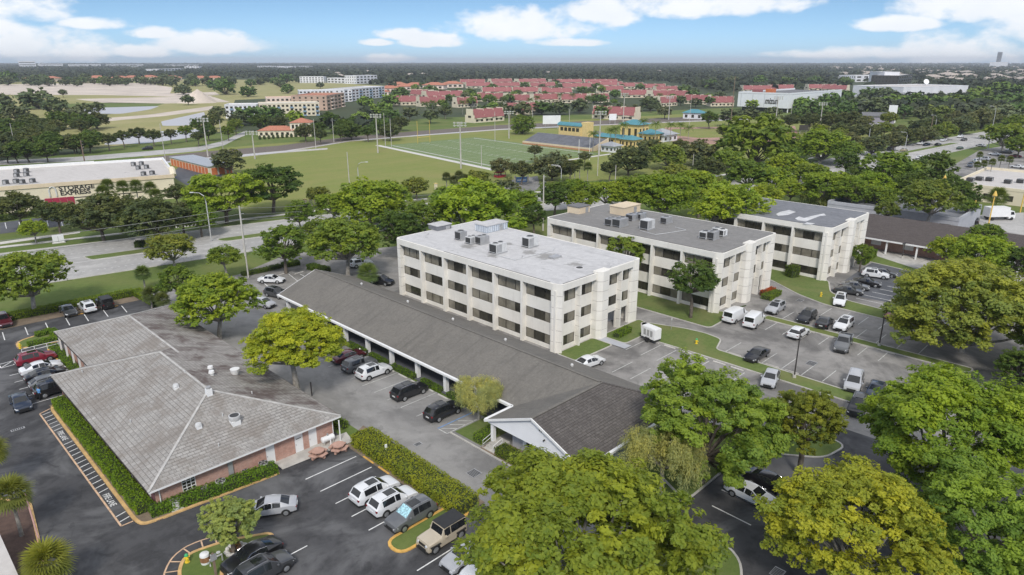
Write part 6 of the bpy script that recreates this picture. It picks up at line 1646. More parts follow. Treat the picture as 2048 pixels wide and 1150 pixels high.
# --- palms
def frond_fan(rng, n=10, L=1.1):
    V, F = [], []
    for k in range(n):
        a = math.radians(-95 + 190 * k / (n - 1)); w = .055
        d = Vector((math.cos(a), math.sin(a), 0)); s = Vector((-d.y, d.x, 0)) * w
        l = L * (1 - .22 * abs(a) / 1.66)
        droop = -.22 * l
        i = len(V)
        V += [tuple(d * .05 - s * .4), tuple(d * l * .55 - s + Vector((0, 0, .04))), tuple(d * l + Vector((0, 0, droop))), tuple(d * l * .55 + s + Vector((0, 0, .04)))]
        F.append((i, i + 1, i + 2, i + 3))
    return V, F
def make_fan_palm(seed, nf, L, petiole):
    rng = np.random.default_rng(seed)
    V, F, T = [], [], []
    for k in range(nf):
        az = 2.4 * k + rng.uniform(-.3, .3); el = math.radians(82 - 125 * (k / nf) ** 1.1 + rng.uniform(-8, 8))
        d = Vector((math.cos(az) * math.cos(el), math.sin(az) * math.cos(el), math.sin(el)))
        v, f = frond_fan(rng, 14, L * rng.uniform(.85, 1.1))
        right = Vector((-math.sin(az), math.cos(az), 0)); upv = d.cross(right) * -1
        M = Matrix((d, right, right.cross(d) * -1)).transposed()
        o = d * petiole
        base = len(V)
        V += [tuple(M @ Vector(q) + o) for q in v]
        F += [tuple(base + i for i in q) for q in f]; T += [float(np.clip(.75 - .6 * k / nf + rng.uniform(-.15, .15), 0, 1))] * len(f)
        i = len(V); s = right * .02
        V += [tuple(-s), tuple(s), tuple(o + s), tuple(o - s)]; F.append((i, i + 1, i + 2, i + 3)); T.append(.6)
    return np_mesh('fan_crown_%d' % seed, np.array(V), np.array(F), np.array(T), 'leaf')
def make_feather_palm(seed, nf, L):
    rng = np.random.default_rng(seed)
    V, F, T = [], [], []
    for k in range(nf):
        az = 2.4 * k + rng.uniform(-.2, .2); el0 = math.radians(75 - 70 * k / nf + rng.uniform(-6, 6))
        pts = []; p = Vector((0, 0, 0)); el = el0
        for j in range(9):
            pts.append(p.copy())
            p = p + Vector((math.cos(az) * math.cos(el), math.sin(az) * math.cos(el), math.sin(el))) * L / 8
            el -= math.radians(14)
        right = Vector((-math.sin(az), math.cos(az), 0))
        for j in range(1, 9):
            w = L * .24 * math.sin(math.pi * (j + .5) / 9.6)
            for s in (-1, 1):
                for h in (0, .5):
                    a = pts[j - 1].lerp(pts[j], h); t = (pts[j] - pts[j - 1])
                    i = len(V)
                    tip = a + right * s * w + t * .5 - Vector((0, 0, w * .55))
                    V += [tuple(a - t * .12), tuple((a + tip) * .5 - t * .1), tuple(tip), tuple((a + tip) * .5 + t * .25)]; F.append((i, i + 1, i + 2, i + 3)); T.append(float(rng.uniform(.3, .8)))
    return np_mesh('feather_crown_%d' % seed, np.array(V), np.array(F), np.array(T), 'leaf')
fanA = make_fan_palm(3, 54, 1.05, .75); fanB = make_fan_palm(5, 40, 1.0, .6); feaA = make_feather_palm(4, 16, 2.6)
tbm = MB(); tbm.tube([(0, 0, -.05), (.02, 0, .35), (.03, 0, .7), (0, 0, 1.0)], [.17, .13, .12, .13], 9); tmesh = bpy.data.meshes.new('palm_trunk'); tmesh.from_pydata(tbm.v, [], tbm.f); tmesh.shade_smooth(); tmesh.materials.append(MATS['bark_pale'])
def palm(kind, u, v, h, label, R=1.5, col=(.13, .15, .05), group=None):
    """(u, v): heart of the crown in the photograph, h: its height"""
    p = P(u, v, h)
    e = empty('fan_palm' if kind != 'feather' else 'royal_palm', (p.x, p.y, 0), label, 'palm tree', group, rnd.uniform(0, 6))
    if group: REG.setdefault(group, []).append((e, u, v))
    t = bpy.data.objects.new('trunk', tmesh); COL.objects.link(t); t.parent = e; t.scale = (1.1, 1.1, h)
    c = bpy.data.objects.new('crown', {'fan': fanA, 'fanB': fanB, 'feather': feaA}[kind]); COL.objects.link(c); c.parent = e
    c.location = (0, 0, h); s = R / (1.75 if kind != 'feather' else 2.3); c.scale = (s, s, s); c.color = (*[q * 1.7 for q in col], 1)
palm('fan', 22, 990, 4.2, 'fan palm in the mulch bed at the left edge', 1.95, (.15, .165, .055)); palm('fan', 92, 1128, 3.2, 'fan palm at the bottom left corner of the mulch bed', 2.1, (.19, .20, .055)); palm('fan', -22, 905, 4.2, 'fan palm cut by the left edge above the others', 1.9, (.19, .20, .055))
palm('fanB', 300, 590, 2.4, 'squat fan palm behind the left end of the tiled roof', 2.0, (.10, .12, .06)); palm('fanB', 325, 600, 2.0, 'second squat fan palm touching the tiled roof', 1.8, (.11, .13, .06)); palm('fan', 735, 548, 2.6, 'fan palm behind the shop roof near the pale office', 2.4, (.15, .20, .09)); palm('fan', 285, 548, 3.2, 'taller fan palm at the hedge corner of the rear lot', 1.8, (.10, .14, .06))
for k, (u, v, h) in enumerate(((215, 372, 7), (245, 375, 7), (272, 374, 7.5), (300, 378, 7), (312, 392, 6), (205, 385, 6))): palm('fan', u, v, h, 'fan palm in the row against the storage wall', 2.3, (.10, .13, .05), 'fan palms along the storage wall')
for (u, v, h) in ((893, 355, 6), (908, 362, 5), (918, 352, 6.5), (928, 358, 5)): palm('fanB', u, v, h, 'fan palm in the clump left of the stadium entry', 2.2, (.085, .10, .05), 'palms left of the stadium entry')
for (u, v, h) in ((1150, 332, 6), (1160, 328, 6.5), (1176, 334, 6)): palm('fanB', u, v, h, 'fan palm in the clump on the verge before the pitch', 2.2, (.085, .11, .045), 'palms before the pitch')
for k, (u, v, h) in enumerate(((1187, 268, 8), (1232, 258, 9), (1248, 250, 10), (1222, 262, 8), (1287, 243, 11), (1312, 248, 10), (1342, 250, 9), (1362, 250, 8), (1378, 256, 6))): palm('feather', u, v, h, 'royal palm standing round the yellow school building', 3.4, (.085, .125, .03), 'royal palms of the school')
for (u, v) in ((850, 208), (865, 205), (925, 205), (945, 198), (975, 195), (990, 200), (1010, 198), (1060, 200), (1075, 195), (1120, 190), (1145, 190), (1175, 195), (1185, 200), (890, 212), (1250, 190), (1320, 190)): palm('feather', u, v, 9, 'palm among the red-roofed condos', 4.2, (.06, .10, .025), 'palms among the condos')
for (u, v, h) in ((1955, 330, 5), (1968, 328, 5), (1985, 325, 7), (2003, 318, 7), (2020, 320, 7), (1960, 310, 6)): palm('fanB', u, v, h, 'slim palm around the far right lot', 1.8, (.10, .12, .05), 'slim palms of the far right lot')
palm('fan', 1995, 395, 5, 'leafy palm by the flat roofs at the right', 3.2, (.12, .15, .05))

for g_, nn, mk in (('royal palms of the school', 'royal palm', 'the school'), ('palms left of the stadium entry', 'fan palm', 'the stadium entry'), ('palms before the pitch', 'fan palm', 'the near end of the pitch'), ('fan palms along the storage wall', 'fan palm', 'the storage wall'), ('slim palms of the far right lot', 'slim palm', 'the far right lot'), ('palms among the condos', 'tall palm', 'the red-roofed condos')): name_each(REG[g_], nn, [(mk, 0, 0)])
# --- hedges and shrubs
def hedge(path, w, h, col, label, leaf=.20, dens=95, z=0.05, cat='hedge', rough=.12):
    rng = np.random.default_rng(len(label) * 31 + int(path[0][0] * 10))
    pts = [Vector((p[0], p[1])) for p in path]
    core = MB(); C, Nn = [], []
    for a, b in zip(pts, pts[1:]):
        d = (b - a); L = d.length; d.normalize(); s = Vector((-d.y, d.x))
        q = [a - s * w * .42 , b - s * w * .42, b + s * w * .42, a + s * w * .42]
        core.prism([(v.x, v.y) for v in q], z, z + h * .86)
        for (nrm, area) in ((Vector((0, 0, 1)), L * w), (s, L * h), (-s, L * h), (d, w * h), (-d, w * h)):
            nrm = Vector((nrm.x, nrm.y, 0)) if len(nrm) == 2 else nrm
            n = int(area * dens)
            t = rng.uniform(0, 1, (n, 2))
            if nrm.z > .5:
                p = np.array([a.x, a.y, z + h]) + t[:, :1] * L * np.array([d.x, d.y, 0]) + (t[:, 1:] - .5) * w * np.array([s.x, s.y, 0])
            elif abs(nrm.x * s.x + nrm.y * s.y) > .5:
                p = np.array([a.x, a.y, z]) + np.array([nrm.x, nrm.y, 0]) * w / 2 + t[:, :1] * L * np.array([d.x, d.y, 0]) + t[:, 1:] * np.array([0, 0, h])
            else:
                o = b if (nrm.x * d.x + nrm.y * d.y) > 0 else a
                p = np.array([o.x, o.y, z]) + (t[:, :1] - .5) * w * np.array([s.x, s.y, 0]) + t[:, 1:] * np.array([0, 0, h])
            wob = np.sin(p[:, 0] * 2.1 + p[:, 1] * 1.7) * .5 + np.sin(p[:, 0] * 4.7 - p[:, 1] * 3.9) * .5
            p = p + np.array(nrm) * (rng.uniform(-.10, .07, n) + wob * rough * .5)[:, None]
            C.append(p); Nn.append(unit(np.array(nrm)[None] * .6 + np.array([0, 0, .35]) + rng.normal(size=(n, 3)) * .55))
    C = np.concatenate(C); Nn = np.concatenate(Nn)
    v, q = leaf_quads(C, Nn, leaf * rng.uniform(.6, 1.3, len(C)), rng, .55)
    patch = np.sin(C[:, 0] * .9) * np.cos(C[:, 1] * 1.3) * .2
    off = np.array([pts[0].x, pts[0].y, 0])
    e = empty('hedge', tuple(off), label, cat)
    fo = bpy.data.objects.new('foliage', np_mesh('hedge_foliage', v - off, q, np.clip(.5 + patch + rng.uniform(-.35, .35, len(C)), 0, 1), 'leaf'))
    COL.objects.link(fo); fo.parent = e
    base = GREENS[col] if isinstance(col, str) else tuple(q * k_ for q, k_ in zip(col, (2.0, 1.8, 1.7)))
    fo.color = (*base, 1)
    c = core.build('branches', 'hedge_core', e)
    return e
plain('hedge_core', (.035, .05, .015), .95, .3, 2.0)
hedge([(34.6, 57.2), (34.5, 39.9)], 2.7, 1.35, (.165, .205, .028), 'big clipped hedge between the front lot and the side drive')
hedge([(14.0, 59.9), (19.5, 59.0), (25.3, 58.4)], 1.3, 1.0, (.085, .165, .02), 'clipped hedge along the front of the brick house')
hedge([(13.75, 89.8), (13.75, 60.6)], 1.35, 1.1, (.105, .185, .018), 'long clipped hedge along the fire lane')
hedge([(17.8, 93.4), (17.8, 111)], .9, .45, (.09, .17, .02), 'low hedge along the rear porch of the brick house')
hedge([(15.2, 113.0), (19.3, 112.9), (19.0, 117.0), (17.0, 116.6)], 1.0, .75, (.10, .18, .018), 'hooked hedge on the corner island')
hedge([(34.6, 60.8), (34.6, 83)], 1.1, .8, (.10, .165, .022), 'hedge strip under the right eave of the tiled roof'); hedge([(34.6, 86), (34.6, 112)], 1.1, .8, (.09, .15, .022), 'hedge strip farther back under the light green tree')
for k, (a, b) in enumerate(((54.6, 58.7), (60.0, 63.8), (65.4, 70.2), (71.6, 75.4), (76.5, 81), (82.2, 87))): hedge([(48.05, a), (48.05, b)], .75, .6, (.075, .14, .02), ['low hedge nearest the pale weeping tree at the colonnade', 'second low hedge along the colonnade', 'third low hedge along the colonnade', 'fourth low hedge along the colonnade by the white crossover', 'fifth low hedge along the colonnade under the golden tree', 'farthest low hedge along the colonnade'][k])
hedge([(43.2, 48.2), (45.6, 48.2)], 1.3, .9, (.085, .155, .02), 'rounded hedge left of the porch steps'); hedge([(43.5, 45.0), (43.6, 37.0)], 1.5, .95, (.08, .12, .022), 'hedge below the white gable windows')
hedge([(-30, 130.2), (12, 128.2), (33.8, 127.2)], 1.7, 1.1, (.105, .165, .018), 'long clipped hedge behind the rear left parking row'); hedge([(34.2, 127.2), (34.6, 118)], 1.4, 1.1, (.115, .18, .018), 'hedge turning the corner of the rear lot')
hedge([P(620, 537)[:2], P(655, 546)[:2]], 1.8, 1.0, (.075, .13, .02), 'round shrubs at the shop roof end of the rear lot'); hedge([P(565, 535)[:2], P(598, 529)[:2]], 1.6, .9, (.07, .12, .02), 'dark shrubs under the rounded green tree')
hedge([P(485, 552)[:2], P(530, 543)[:2], P(560, 535)[:2]], 1.3, .7, (.06, .10, .02), 'dark low hedge behind the rear lot')
hedge([(77.5, 55.2), (81, 55.4)], 1.2, .9, (.10, .17, .02), 'shrubs in the bed by the pale office entrance'); hedge([P(1450, 622)[:2], P(1492, 612)[:2]], .1, .1, 'deep', 'low ground plant by the vans', dens=300)
hedge([(109.5, 47.2), (114.2, 47.4)], 1.8, .8, (.10, .16, .03), 'green and red flower bed at the middle office entrance')
fb = hedge([(111, 48.6), (114.6, 48.2)], 1.0, .9, (.26, .06, .03), 'red flowering plants at the middle office entrance', cat='plant')
hedge([P(1577, 551)[:2], P(1590, 556)[:2]], 2.0, 2.2, (.06, .10, .02), 'dark shrub against the farthest office', leaf=.3, dens=50); hedge([P(1745, 512)[:2], P(1722, 530)[:2]], 1.5, 1.6, (.09, .15, .02), 'leafy shrubs beside the farthest office', leaf=.3, dens=50)
hedge([P(0, 443)[:2], P(100, 428)[:2]], 1.5, 1.4, (.045, .075, .018), 'dark hedge before the storage wall', leaf=.4, dens=25)
hedge([P(272, 494)[:2], P(290, 493)[:2]], 2.0, 1.2, (.045, .075, .018), 'dark clipped shrub in the median', leaf=.35, dens=40)

# ------------------------------------------------------------------ buildings farther off
def hit(u, v, o, n):
    r = ray(u, v); c = Vector((0, 0, CAM_H)); n = Vector(n)
    return c + r * ((Vector(o) - c).dot(n) / r.dot(n))

# storage building
A = math.radians(-14.8)
so = P(346, 350, 7.0); so.z = 0
st = empty('storage_building', so, 'cream self-storage building with flat roof behind the dark oaks', 'building', None, A)
MB().box(-80, 0, 0, 38, 0, 7.0).build('wall', 'stucco_cream', st, local=True)
MB().box(-80.3, .3, -.3, 0 - .002, 6.2, 7.25).build('cornice', 'stucco_tan', st, local=True)
MB().box(-79.8, -.2, .25, 37.7, 7.002, 7.05).build('roof', 'roof_pale', st, local=True)
m = MB(); m.box(-80, -20, 38.002, 38.5, 6.0, 8.0); m.box(-20, 0, 37.7, 38.3, 6.0, 7.8); m.box(.002, .5, 4, 37.9, 6, 7.9); m.build('parapet', 'white_paint', st, local=True)
m = MB(); m.tube([(0.25, 6.0, 7.9), (.25, 4.5, 8.1), (.25, 3.2, 7.6), (.25, 2.4, 6.6)], [.9, .9, .9, .9], 10); m.build('corner_scroll', 'stucco_cream', st, local=True)
MB().box(-78, -62, 22, 37.6, 7.06, 10.0).build('upper_room', 'stucco_cream', st, local=True)
MB().box(-80.05, .05, -.06, -.002, 2.6, 2.85).build('belt_course', 'trim_dark', st, local=True)
n_ = Vector((math.sin(A), -math.cos(A), 0))
Mi = Matrix.Rotation(-A, 4, 'Z') @ Matrix.Translation(-so)
a_ = Mi @ hit(118, 382, so, n_); b_4 = Mi @ hit(176, 377, so, n_)
w_t = b_4.x - a_.x
for body, zz, xoff in (('STORAGE', 0.0, 0.0), ('EXPRESS', -1.35, 0.15)):
    o = text_mesh('sign_lettering', body, 1.75, 'trim_dark', None, Matrix.Translation((a_.x + xoff, -.05, a_.z + .1 + zz)) @ Matrix.Rotation(H90, 4, 'X'), .05, bold=.05, xs=1.12)
    o.parent = st
lk = MB(); lx, lz = a_.x - 1.5, a_.z - .6
lk.tube([(lx - .8, -.12, lz - .8), (lx - .8, -.12, lz + 1.0), (lx - .5, -.12, lz + 1.7), (lx, -.12, lz + 1.95), (lx + .5, -.12, lz + 1.7), (lx + .8, -.12, lz + 1.0), (lx + .8, -.12, lz - .8)], .22, 8); lk.build('sign_padlock', 'metal_light', st, local=True)
for k in range(4): MB().box(lx - 2.2 + k * 1.75, lx - .55 + k * 1.75, -.14, -.003, lz - 3.2, lz - 1.2).build('sign_panel', 'sign_red' if True else '', st, local=True) if 'sign_red' in MATS else (plain('sign_red', (.36, .03, .07), .5, .1), MB().box(lx - 2.2 + k * 1.75, lx - .55 + k * 1.75, -.14, -.003, lz - 3.2, lz - 1.2).build('sign_panel', 'sign_red', st, local=True))
for k, (u, v, lb) in enumerate(((43, 342, 'rear'), (43, 350, 'middle'), (22, 364, 'front left'), (55, 363, 'front right'), (275, 328, 'far right rear'), (285, 335, 'far right middle'), (296, 347, 'far right front'))):
    p = P(u, v, 7.6)
    for d in (-1, 1): rooftop_unit(p.x + d * 1.2, p.y, 7.05, 1.4, 1.4, 1.2, '%s condenser of the %s pair on the storage roof' % ('left' if d < 0 else 'right', lb), 'grille_dark', A, 1, 'condenser pairs on the storage roof, ' + lb)
# sheds with orange doors
sh = empty('storage_shed', (102, 270, 0), 'low pale-roofed shed with a row of orange doors', 'building')
MB().box(98, 107, 251, 288, 0, 3.0).build('wall', 'stucco_cream', sh)
m = MB(); m.prism([(97.7, 250.7), (107.3, 250.7), (107.3, 288.3), (97.7, 288.3)], 3.002, 3.25); m.build('roof', 'metal_galv', sh)
plain('door_orange', (.58, .17, .06), .6, .12)
for k in range(12): MB().box(97.93, 97.998, 251.8 + 3 * k, 254.2 + 3 * k, .02, 2.5).build('door', 'door_orange', sh)
for k in range(3): MB().box(99 + 2.7 * k, 101 + 2.7 * k, 250.93, 250.998, .02, 2.5).build('door', 'door_orange', sh)

def hip(mb, x0, x1, y0, y1, z, pitch=.4, over=.5):
    x0 -= over; x1 += over; y0 -= over; y1 += over
    w = min(x1 - x0, y1 - y0) / 2; h = z + w * pitch
    if x1 - x0 >= y1 - y0: a, b = (x0 + w, (y0 + y1) / 2, h), (x1 - w, (y0 + y1) / 2, h)
    else: a, b = ((x0 + x1) / 2, y0 + w, h), ((x0 + x1) / 2, y1 - w, h)
    A_, B_, C_, D_ = (x0, y0, z), (x1, y0, z), (x1, y1, z), (x0, y1, z)
    if x1 - x0 >= y1 - y0: mb.poly([A_, B_, b, a]); mb.poly([B_, C_, b]); mb.poly([C_, D_, a, b]); mb.poly([D_, A_, a])
    else: mb.poly([A_, B_, a]); mb.poly([B_, C_, b, a]); mb.poly([C_, D_, b]); mb.poly([D_, A_, a, b])
    mb.poly([D_, C_, B_, A_]); mb.v = [(q[0], q[1], q[2] + .01) for q in mb.v]
# villa with red roof by the canal
p = P(570, 272); vl = empty('villa', p, 'two-storey villa with terracotta roof beside the canal', 'house', None, math.radians(-40))
MB().box(-13, 6, -5, 5, 0, 3.4).build('wall', 'stucco_cream', vl, local=True); MB().box(4, 15, -4, 6, 3.4, 7.4).build('wall', 'stucco_cream', vl, local=True); MB().box(6.002, 15, -4, 6, 0, 3.399).build('wall', 'stucco_cream', vl, local=True)
m = MB(); hip(m, -13, 6, -5, 5, 3.4); m.build('roof', 'roof_terracotta', vl, local=True); m = MB(); hip(m, 4, 15, -4, 6, 7.4); m.build('roof', 'roof_terracotta', vl, local=True)
for k in range(6): MB().box(-12 + 2.8 * k, -10.6 + 2.8 * k, -5.06, -5.002, .9, 2.5).build('window', 'glass', vl, local=True)
for k in range(5): MB().box(5 + 2 * k, 6.3 + 2 * k, -4.06, -4.002, 4.4, 6.4).build('window', 'glass', vl, local=True); MB().box(5.0 + 2 * k, 5.2 + 2 * k, -5.5, -5.3, 3.4, 6.9).build('balcony_post', 'white_paint', vl, local=True)
m = MB(); m.box(5, 15, -5.6, -4.062, 3.2, 3.4); m.build('balcony', 'stucco_cream', vl, local=True)
for k in range(12):
    q = P(520 + 9 * k, 279 - .6 * k); tag(MB().tube([(q.x, q.y, 0), (q.x, q.y, .4), (q.x, q.y, 1.6), (q.x, q.y, 2.3)], [.3, .8, .7, .1], 8).build('cypress_shrub', 'hedge_core', origin=q), 'conical shrub in the row before the terracotta-roofed villa', 'shrub', 'conical shrubs before the villa')

def block(name, u0, v0, u1, v1, dep, h, floors, cols, wall, roof, label, cat='building', balcony=None, group=None, setback=0.0):
    """flat roofed block whose front foot runs from (u0, v0) to (u1, v1)"""
    a, b = P(u0, v0), P(u1, v1)
    d = (b - a); L = d.length; ang = math.atan2(d.y, d.x)
    e = empty(name, a, label, cat, group, ang)
    MB().box(0, L, 0, dep, 0, h).build('wall', wall, e, local=True)
    MB().box(.3, L - .3, .3, dep - .3, h + .002, h + .06).build('roof', roof, e, local=True)
    m = MB(); m.box(-.1, L + .1, -.1, .3, h, h + .7); m.box(-.1, .3, .302, dep, h, h + .7); m.box(L - .3, L + .1, .302, dep, h, h + .7); m.box(.302, L - .302, dep - .3, dep + .1, h + .061, h + .7); m.build('parapet', wall, e, local=True)
    fh = h / max(floors, 1)
    for i in range(floors):
        for k in range(cols):
            x = L * (k + .5) / cols; w = L / cols * .28
            z0 = i * fh + fh * .3
            if balcony and k % 3 == 1:
                MB().box(x - w * 1.4, x + w * 1.4, -1.1, -.002, i * fh + .1, i * fh + .9).build('balcony', balcony, e, local=True)
            MB().box(x - w, x + w, -.05, -.003, z0, z0 + fh * .5).build('window', 'glass', e, local=True)
        for k in range(max(2, int(dep / 5))):
            y = dep * (k + .5) / max(2, int(dep / 5))
            MB().box(-.05, -.003, y - .8, y + .8, i * fh + fh * .3, i * fh + fh * .8).build('window', 'glass', e, local=True)
    return e
plain('stucco_orange', (.52, .37, .28), .85, .12, .1); plain('stucco_white', (.74, .74, .76), .85, .06, .1); plain('stucco_blue', (.28, .40, .52), .8, .08); plain('stucco_pink', (.80, .66, .56), .85, .08, .1)
block('apartment_block', 452, 237, 515, 236, 18, 9, 3, 7, 'stucco_white', 'roof_pale', 'white apartment block at the left end behind the villa', balcony='stucco_blue')
block('apartment_block', 520, 234, 640, 231, 20, 9, 3, 14, 'stucco_cream', 'roof_white', 'long cream apartment block behind the villa with blue balconies', balcony='stucco_blue')
block('apartment_block', 535, 220, 660, 217, 18, 9.5, 3, 14, 'stucco_pink', 'roof_terracotta', 'salmon apartment block with terracotta roofs')
block('apartment_block', 655, 221, 690, 213, 30, 11.5, 4, 5, 'stucco_orange', 'roof_terracotta', 'tall orange end block beside the parking street', balcony='stucco_pink')
block('apartment_block', 600, 205, 705, 203, 20, 11, 4, 14, 'stucco_white', 'roof_white', 'white apartment row behind the orange blocks', balcony='stucco_white')
block('apartment_block', 690, 204, 770, 194, 26, 11.5, 4, 12, 'stucco_white', 'roof_white', 'white apartment row with blue-grey balconies right of the orange block', balcony='stucco_blue')
block('apartment_block', 600, 166, 648, 166, 20, 11, 3, 8, 'stucco_white', 'roof_pale', 'white villas beyond the golf land'); block('apartment_block', 655, 166, 690, 167, 20, 9, 2, 5, 'stucco_white', 'roof_pale', 'low white house right of the white villas'); block('apartment_block', 713, 168, 755, 166, 25, 14, 3, 6, 'stucco_white', 'roof_pale', 'stepped white building behind the white apartment row')
block('apartment_block', 515, 139, 570, 140, 40, 17, 4, 12, 'stucco_white', 'roof_pale', 'far white slab left of its twin near the horizon'); block('apartment_block', 572, 140, 625, 139, 40, 17, 4, 12, 'stucco_white', 'roof_pale', 'far white slab right of its twin near the horizon')
block('apartment_block', 318, 148, 368, 146, 40, 15, 3, 8, 'stucco_white', 'roof_pale', 'pale distant block over the sand heap'); block('apartment_block', 370, 141, 398, 141, 40, 18, 3, 5, 'stucco_white', 'roof_pale', 'distant grey-white block right of the pale block'); block('apartment_block', 255, 138, 275, 138, 30, 12, 2, 4, 'stucco_white', 'roof_pale', 'small white distant building at the left'); block('apartment_block', 170, 134, 208, 134, 40, 9, 2, 6, 'stucco_white', 'roof_white', 'long white roof in the woods at the far left')
for k, (u0, v0, u1, v1, hh, lb) in enumerate(((42, 124, 76, 123, 42, 'hazy slab on the left horizon, the tallest there'), (80, 125, 130, 125, 26, 'hazy low slab right of the tallest on the left horizon'), (140, 126, 205, 126, 22, 'long hazy slab on the left horizon'), (215, 127, 290, 127, 20, 'second long hazy slab on the left horizon'), (330, 127, 400, 127, 18, 'hazy row farther right on the horizon'))):
    a, b = ray(u0, 150).normalized() * 5200, ray(u1, 150).normalized() * 5200
    d = b - a; e = empty('distant_block', (a.x, a.y, 0), lb, 'building', None, math.atan2(d.y, d.x))
    MB().box(0, d.length, 0, 60, 0, hh).build('wall', 'stucco_white', e, local=True)
    for i in range(3): MB().box(3, d.length - 3, -.6, -.1, hh * (i + .4) / 3.2, hh * (i + .7) / 3.2).build('window_band', 'glass', e, local=True)
a = ray(1986, 150).normalized() * 5600; b = ray(1996, 150).normalized() * 5600; d = b - a
tw = empty('tower_block', (a.x, a.y, 0), 'lone grey tower on the right horizon', 'tower', None, math.atan2(d.y, d.x))
MB().box(0, d.length, 0, 30, 0, 98).build('shaft', 'stucco_grey', tw, local=True); MB().box(-30, d.length + 40, -10, 40, 0, 36).build('podium', 'stucco_white', tw, local=True)
for i in range(14): MB().box(1.5, d.length - 1.5, -.6, -.1, 38 + 4.1 * i, 40.2 + 4.1 * i).build('window_band', 'glass', tw, local=True)
# big white box with lettering
c0 = P(1575, 226); hb = zat(c0, 190)
bw_ = empty('white_hall', c0, 'huge windowless white hall with black lettering', 'building', None, 0)
LX, LY = hit(1682, 195, c0, (0, 1, 0)).x - c0.x, hit(1475, 205, c0, (1, 0, 0)).y - c0.y
MB().box(0, LX, 0, LY, 3.4, hb).build('wall', 'white_siding', bw_, local=True); MB().box(3, LX - 3, 3, LY - 3, 0, 3.399).build('base_wall', 'trim_dark', bw_, local=True)
MB().box(1, LX - 1, 1, LY - 1, hb + .002, hb + .2).build('roof', 'roof_grey', bw_, local=True)
m = MB(); m.box(0, LX, 0, .8, hb + .201, hb + 1.4); m.box(0, .8, .802, LY, hb + .201, hb + 1.4); m.box(.802, LX, LY - .8, LY, hb + .201, hb + 1.4); m.build('parapet', 'white_siding', bw_, local=True)
for k in range(4): MB().box(-.12, -.002, 10.2 * (k + 1) - .1, 10.2 * (k + 1) + .1, 3.5, hb).build('wall_joint', 'stucco_grey', bw_, local=True)
for k in range(6): MB().cyl(1.2 + 8 * k, .8, 0, 3.398, .45, 8).build('pillar', 'white_paint', bw_, local=True)
tl = hit(1530, 201, c0, (1, 0, 0)); tr_2 = hit(1560, 202, c0, (1, 0, 0))
hgt = 4.6
text_mesh('hall_lettering', 'mizun', hgt * 1.45, 'trim_dark', None, frame_matrix((-.15, tl.y - c0.y, tl.z - c0.z - hgt * .5), (0, -1, 0), (0, 0, 1)), .1, shear=.2, bold=.12, xs=abs(tr_2.y - tl.y) / (hgt * 1.45 * 2.75)).parent = bw_
for k, (x, y, mt) in enumerate(((8, LY - 14, 'roof_red'), (24, LY - 18, 'door_orange'))):
    MB().box(x, x + 7, y, y + 6, hb + .21, hb + 3.2).build('roof_plant', mt, bw_, local=True)  # red and orange boxes standing in for the condos behind the hall
block('office_slab', 1803, 201, 1932, 196, 60, 13, 0, 1, 'stucco_white', 'roof_pale', 'long low white building with a dish behind the oaks')
p = P(1863, 196); ds = empty('satellite_dish', (p.x + 12, p.y + 12, 13.1), 'white satellite dish on the long low white building', 'dish')
MB().cyl(p.x + 12, p.y + 12, 13.1, 16, .4, 8).build('mast', 'metal_light', ds); MB().tube([(p.x + 12, p.y + 12, 16.5), (p.x + 11.4, p.y + 11.4, 16.9), (p.x + 10.9, p.y + 10.9, 17.2)], [.4, 2.3, 3.1], 16, cap=True).build('reflector', 'white_paint', ds)
block('office_slab', 1710, 164, 1765, 163, 40, 12, 2, 4, 'stucco_white', 'roof_pale', 'left wing of the white and black office in the woods'); block('office_slab', 1765, 172, 1795, 172, 50, 22, 0, 3, 'stucco_white', 'roof_pale', 'white middle block of the white and black office'); block('office_slab', 1795, 174, 1822, 168, 40, 17, 3, 6, 'frame_bronze', 'roof_pale', 'black glass wing of the white and black office')
# drive-in building with white fin and red awning
c1 = P(1785, 248); db = empty('drive_in', c1, 'low violet-grey building with white fin and red awning', 'building', None, math.radians(20))
plain('stucco_violet', (.33, .30, .36), .8, .1); plain('awning_red', (.42, .03, .05), .6, .1)
MB().box(-10, 26, 0, 18, 0, 5).build('wall', 'stucco_violet', db, local=True); MB().box(-10.5, 26.5, -.5, 18.5, 5.002, 5.6).build('roof', 'roof_grey', db, local=True)
m = MB(); m.prism([(8, -2), (9, -2), (9, 3), (8, 3)], 0, 11.5); m.build('fin', 'white_paint', db, local=True); MB().box(15, 26, -3, -.502, 3.6, 4.6).build('awning', 'awning_red', db, local=True); MB().box(-10, 26, -.55, -.502, 4.2, 4.6).build('trim_band', 'awning_red', db, local=True)
for k in range(5): MB().box(-8 + 4 * k, -5.5 + 4 * k, -.06, -.002, .8, 3.2).build('window', 'glass', db, local=True)

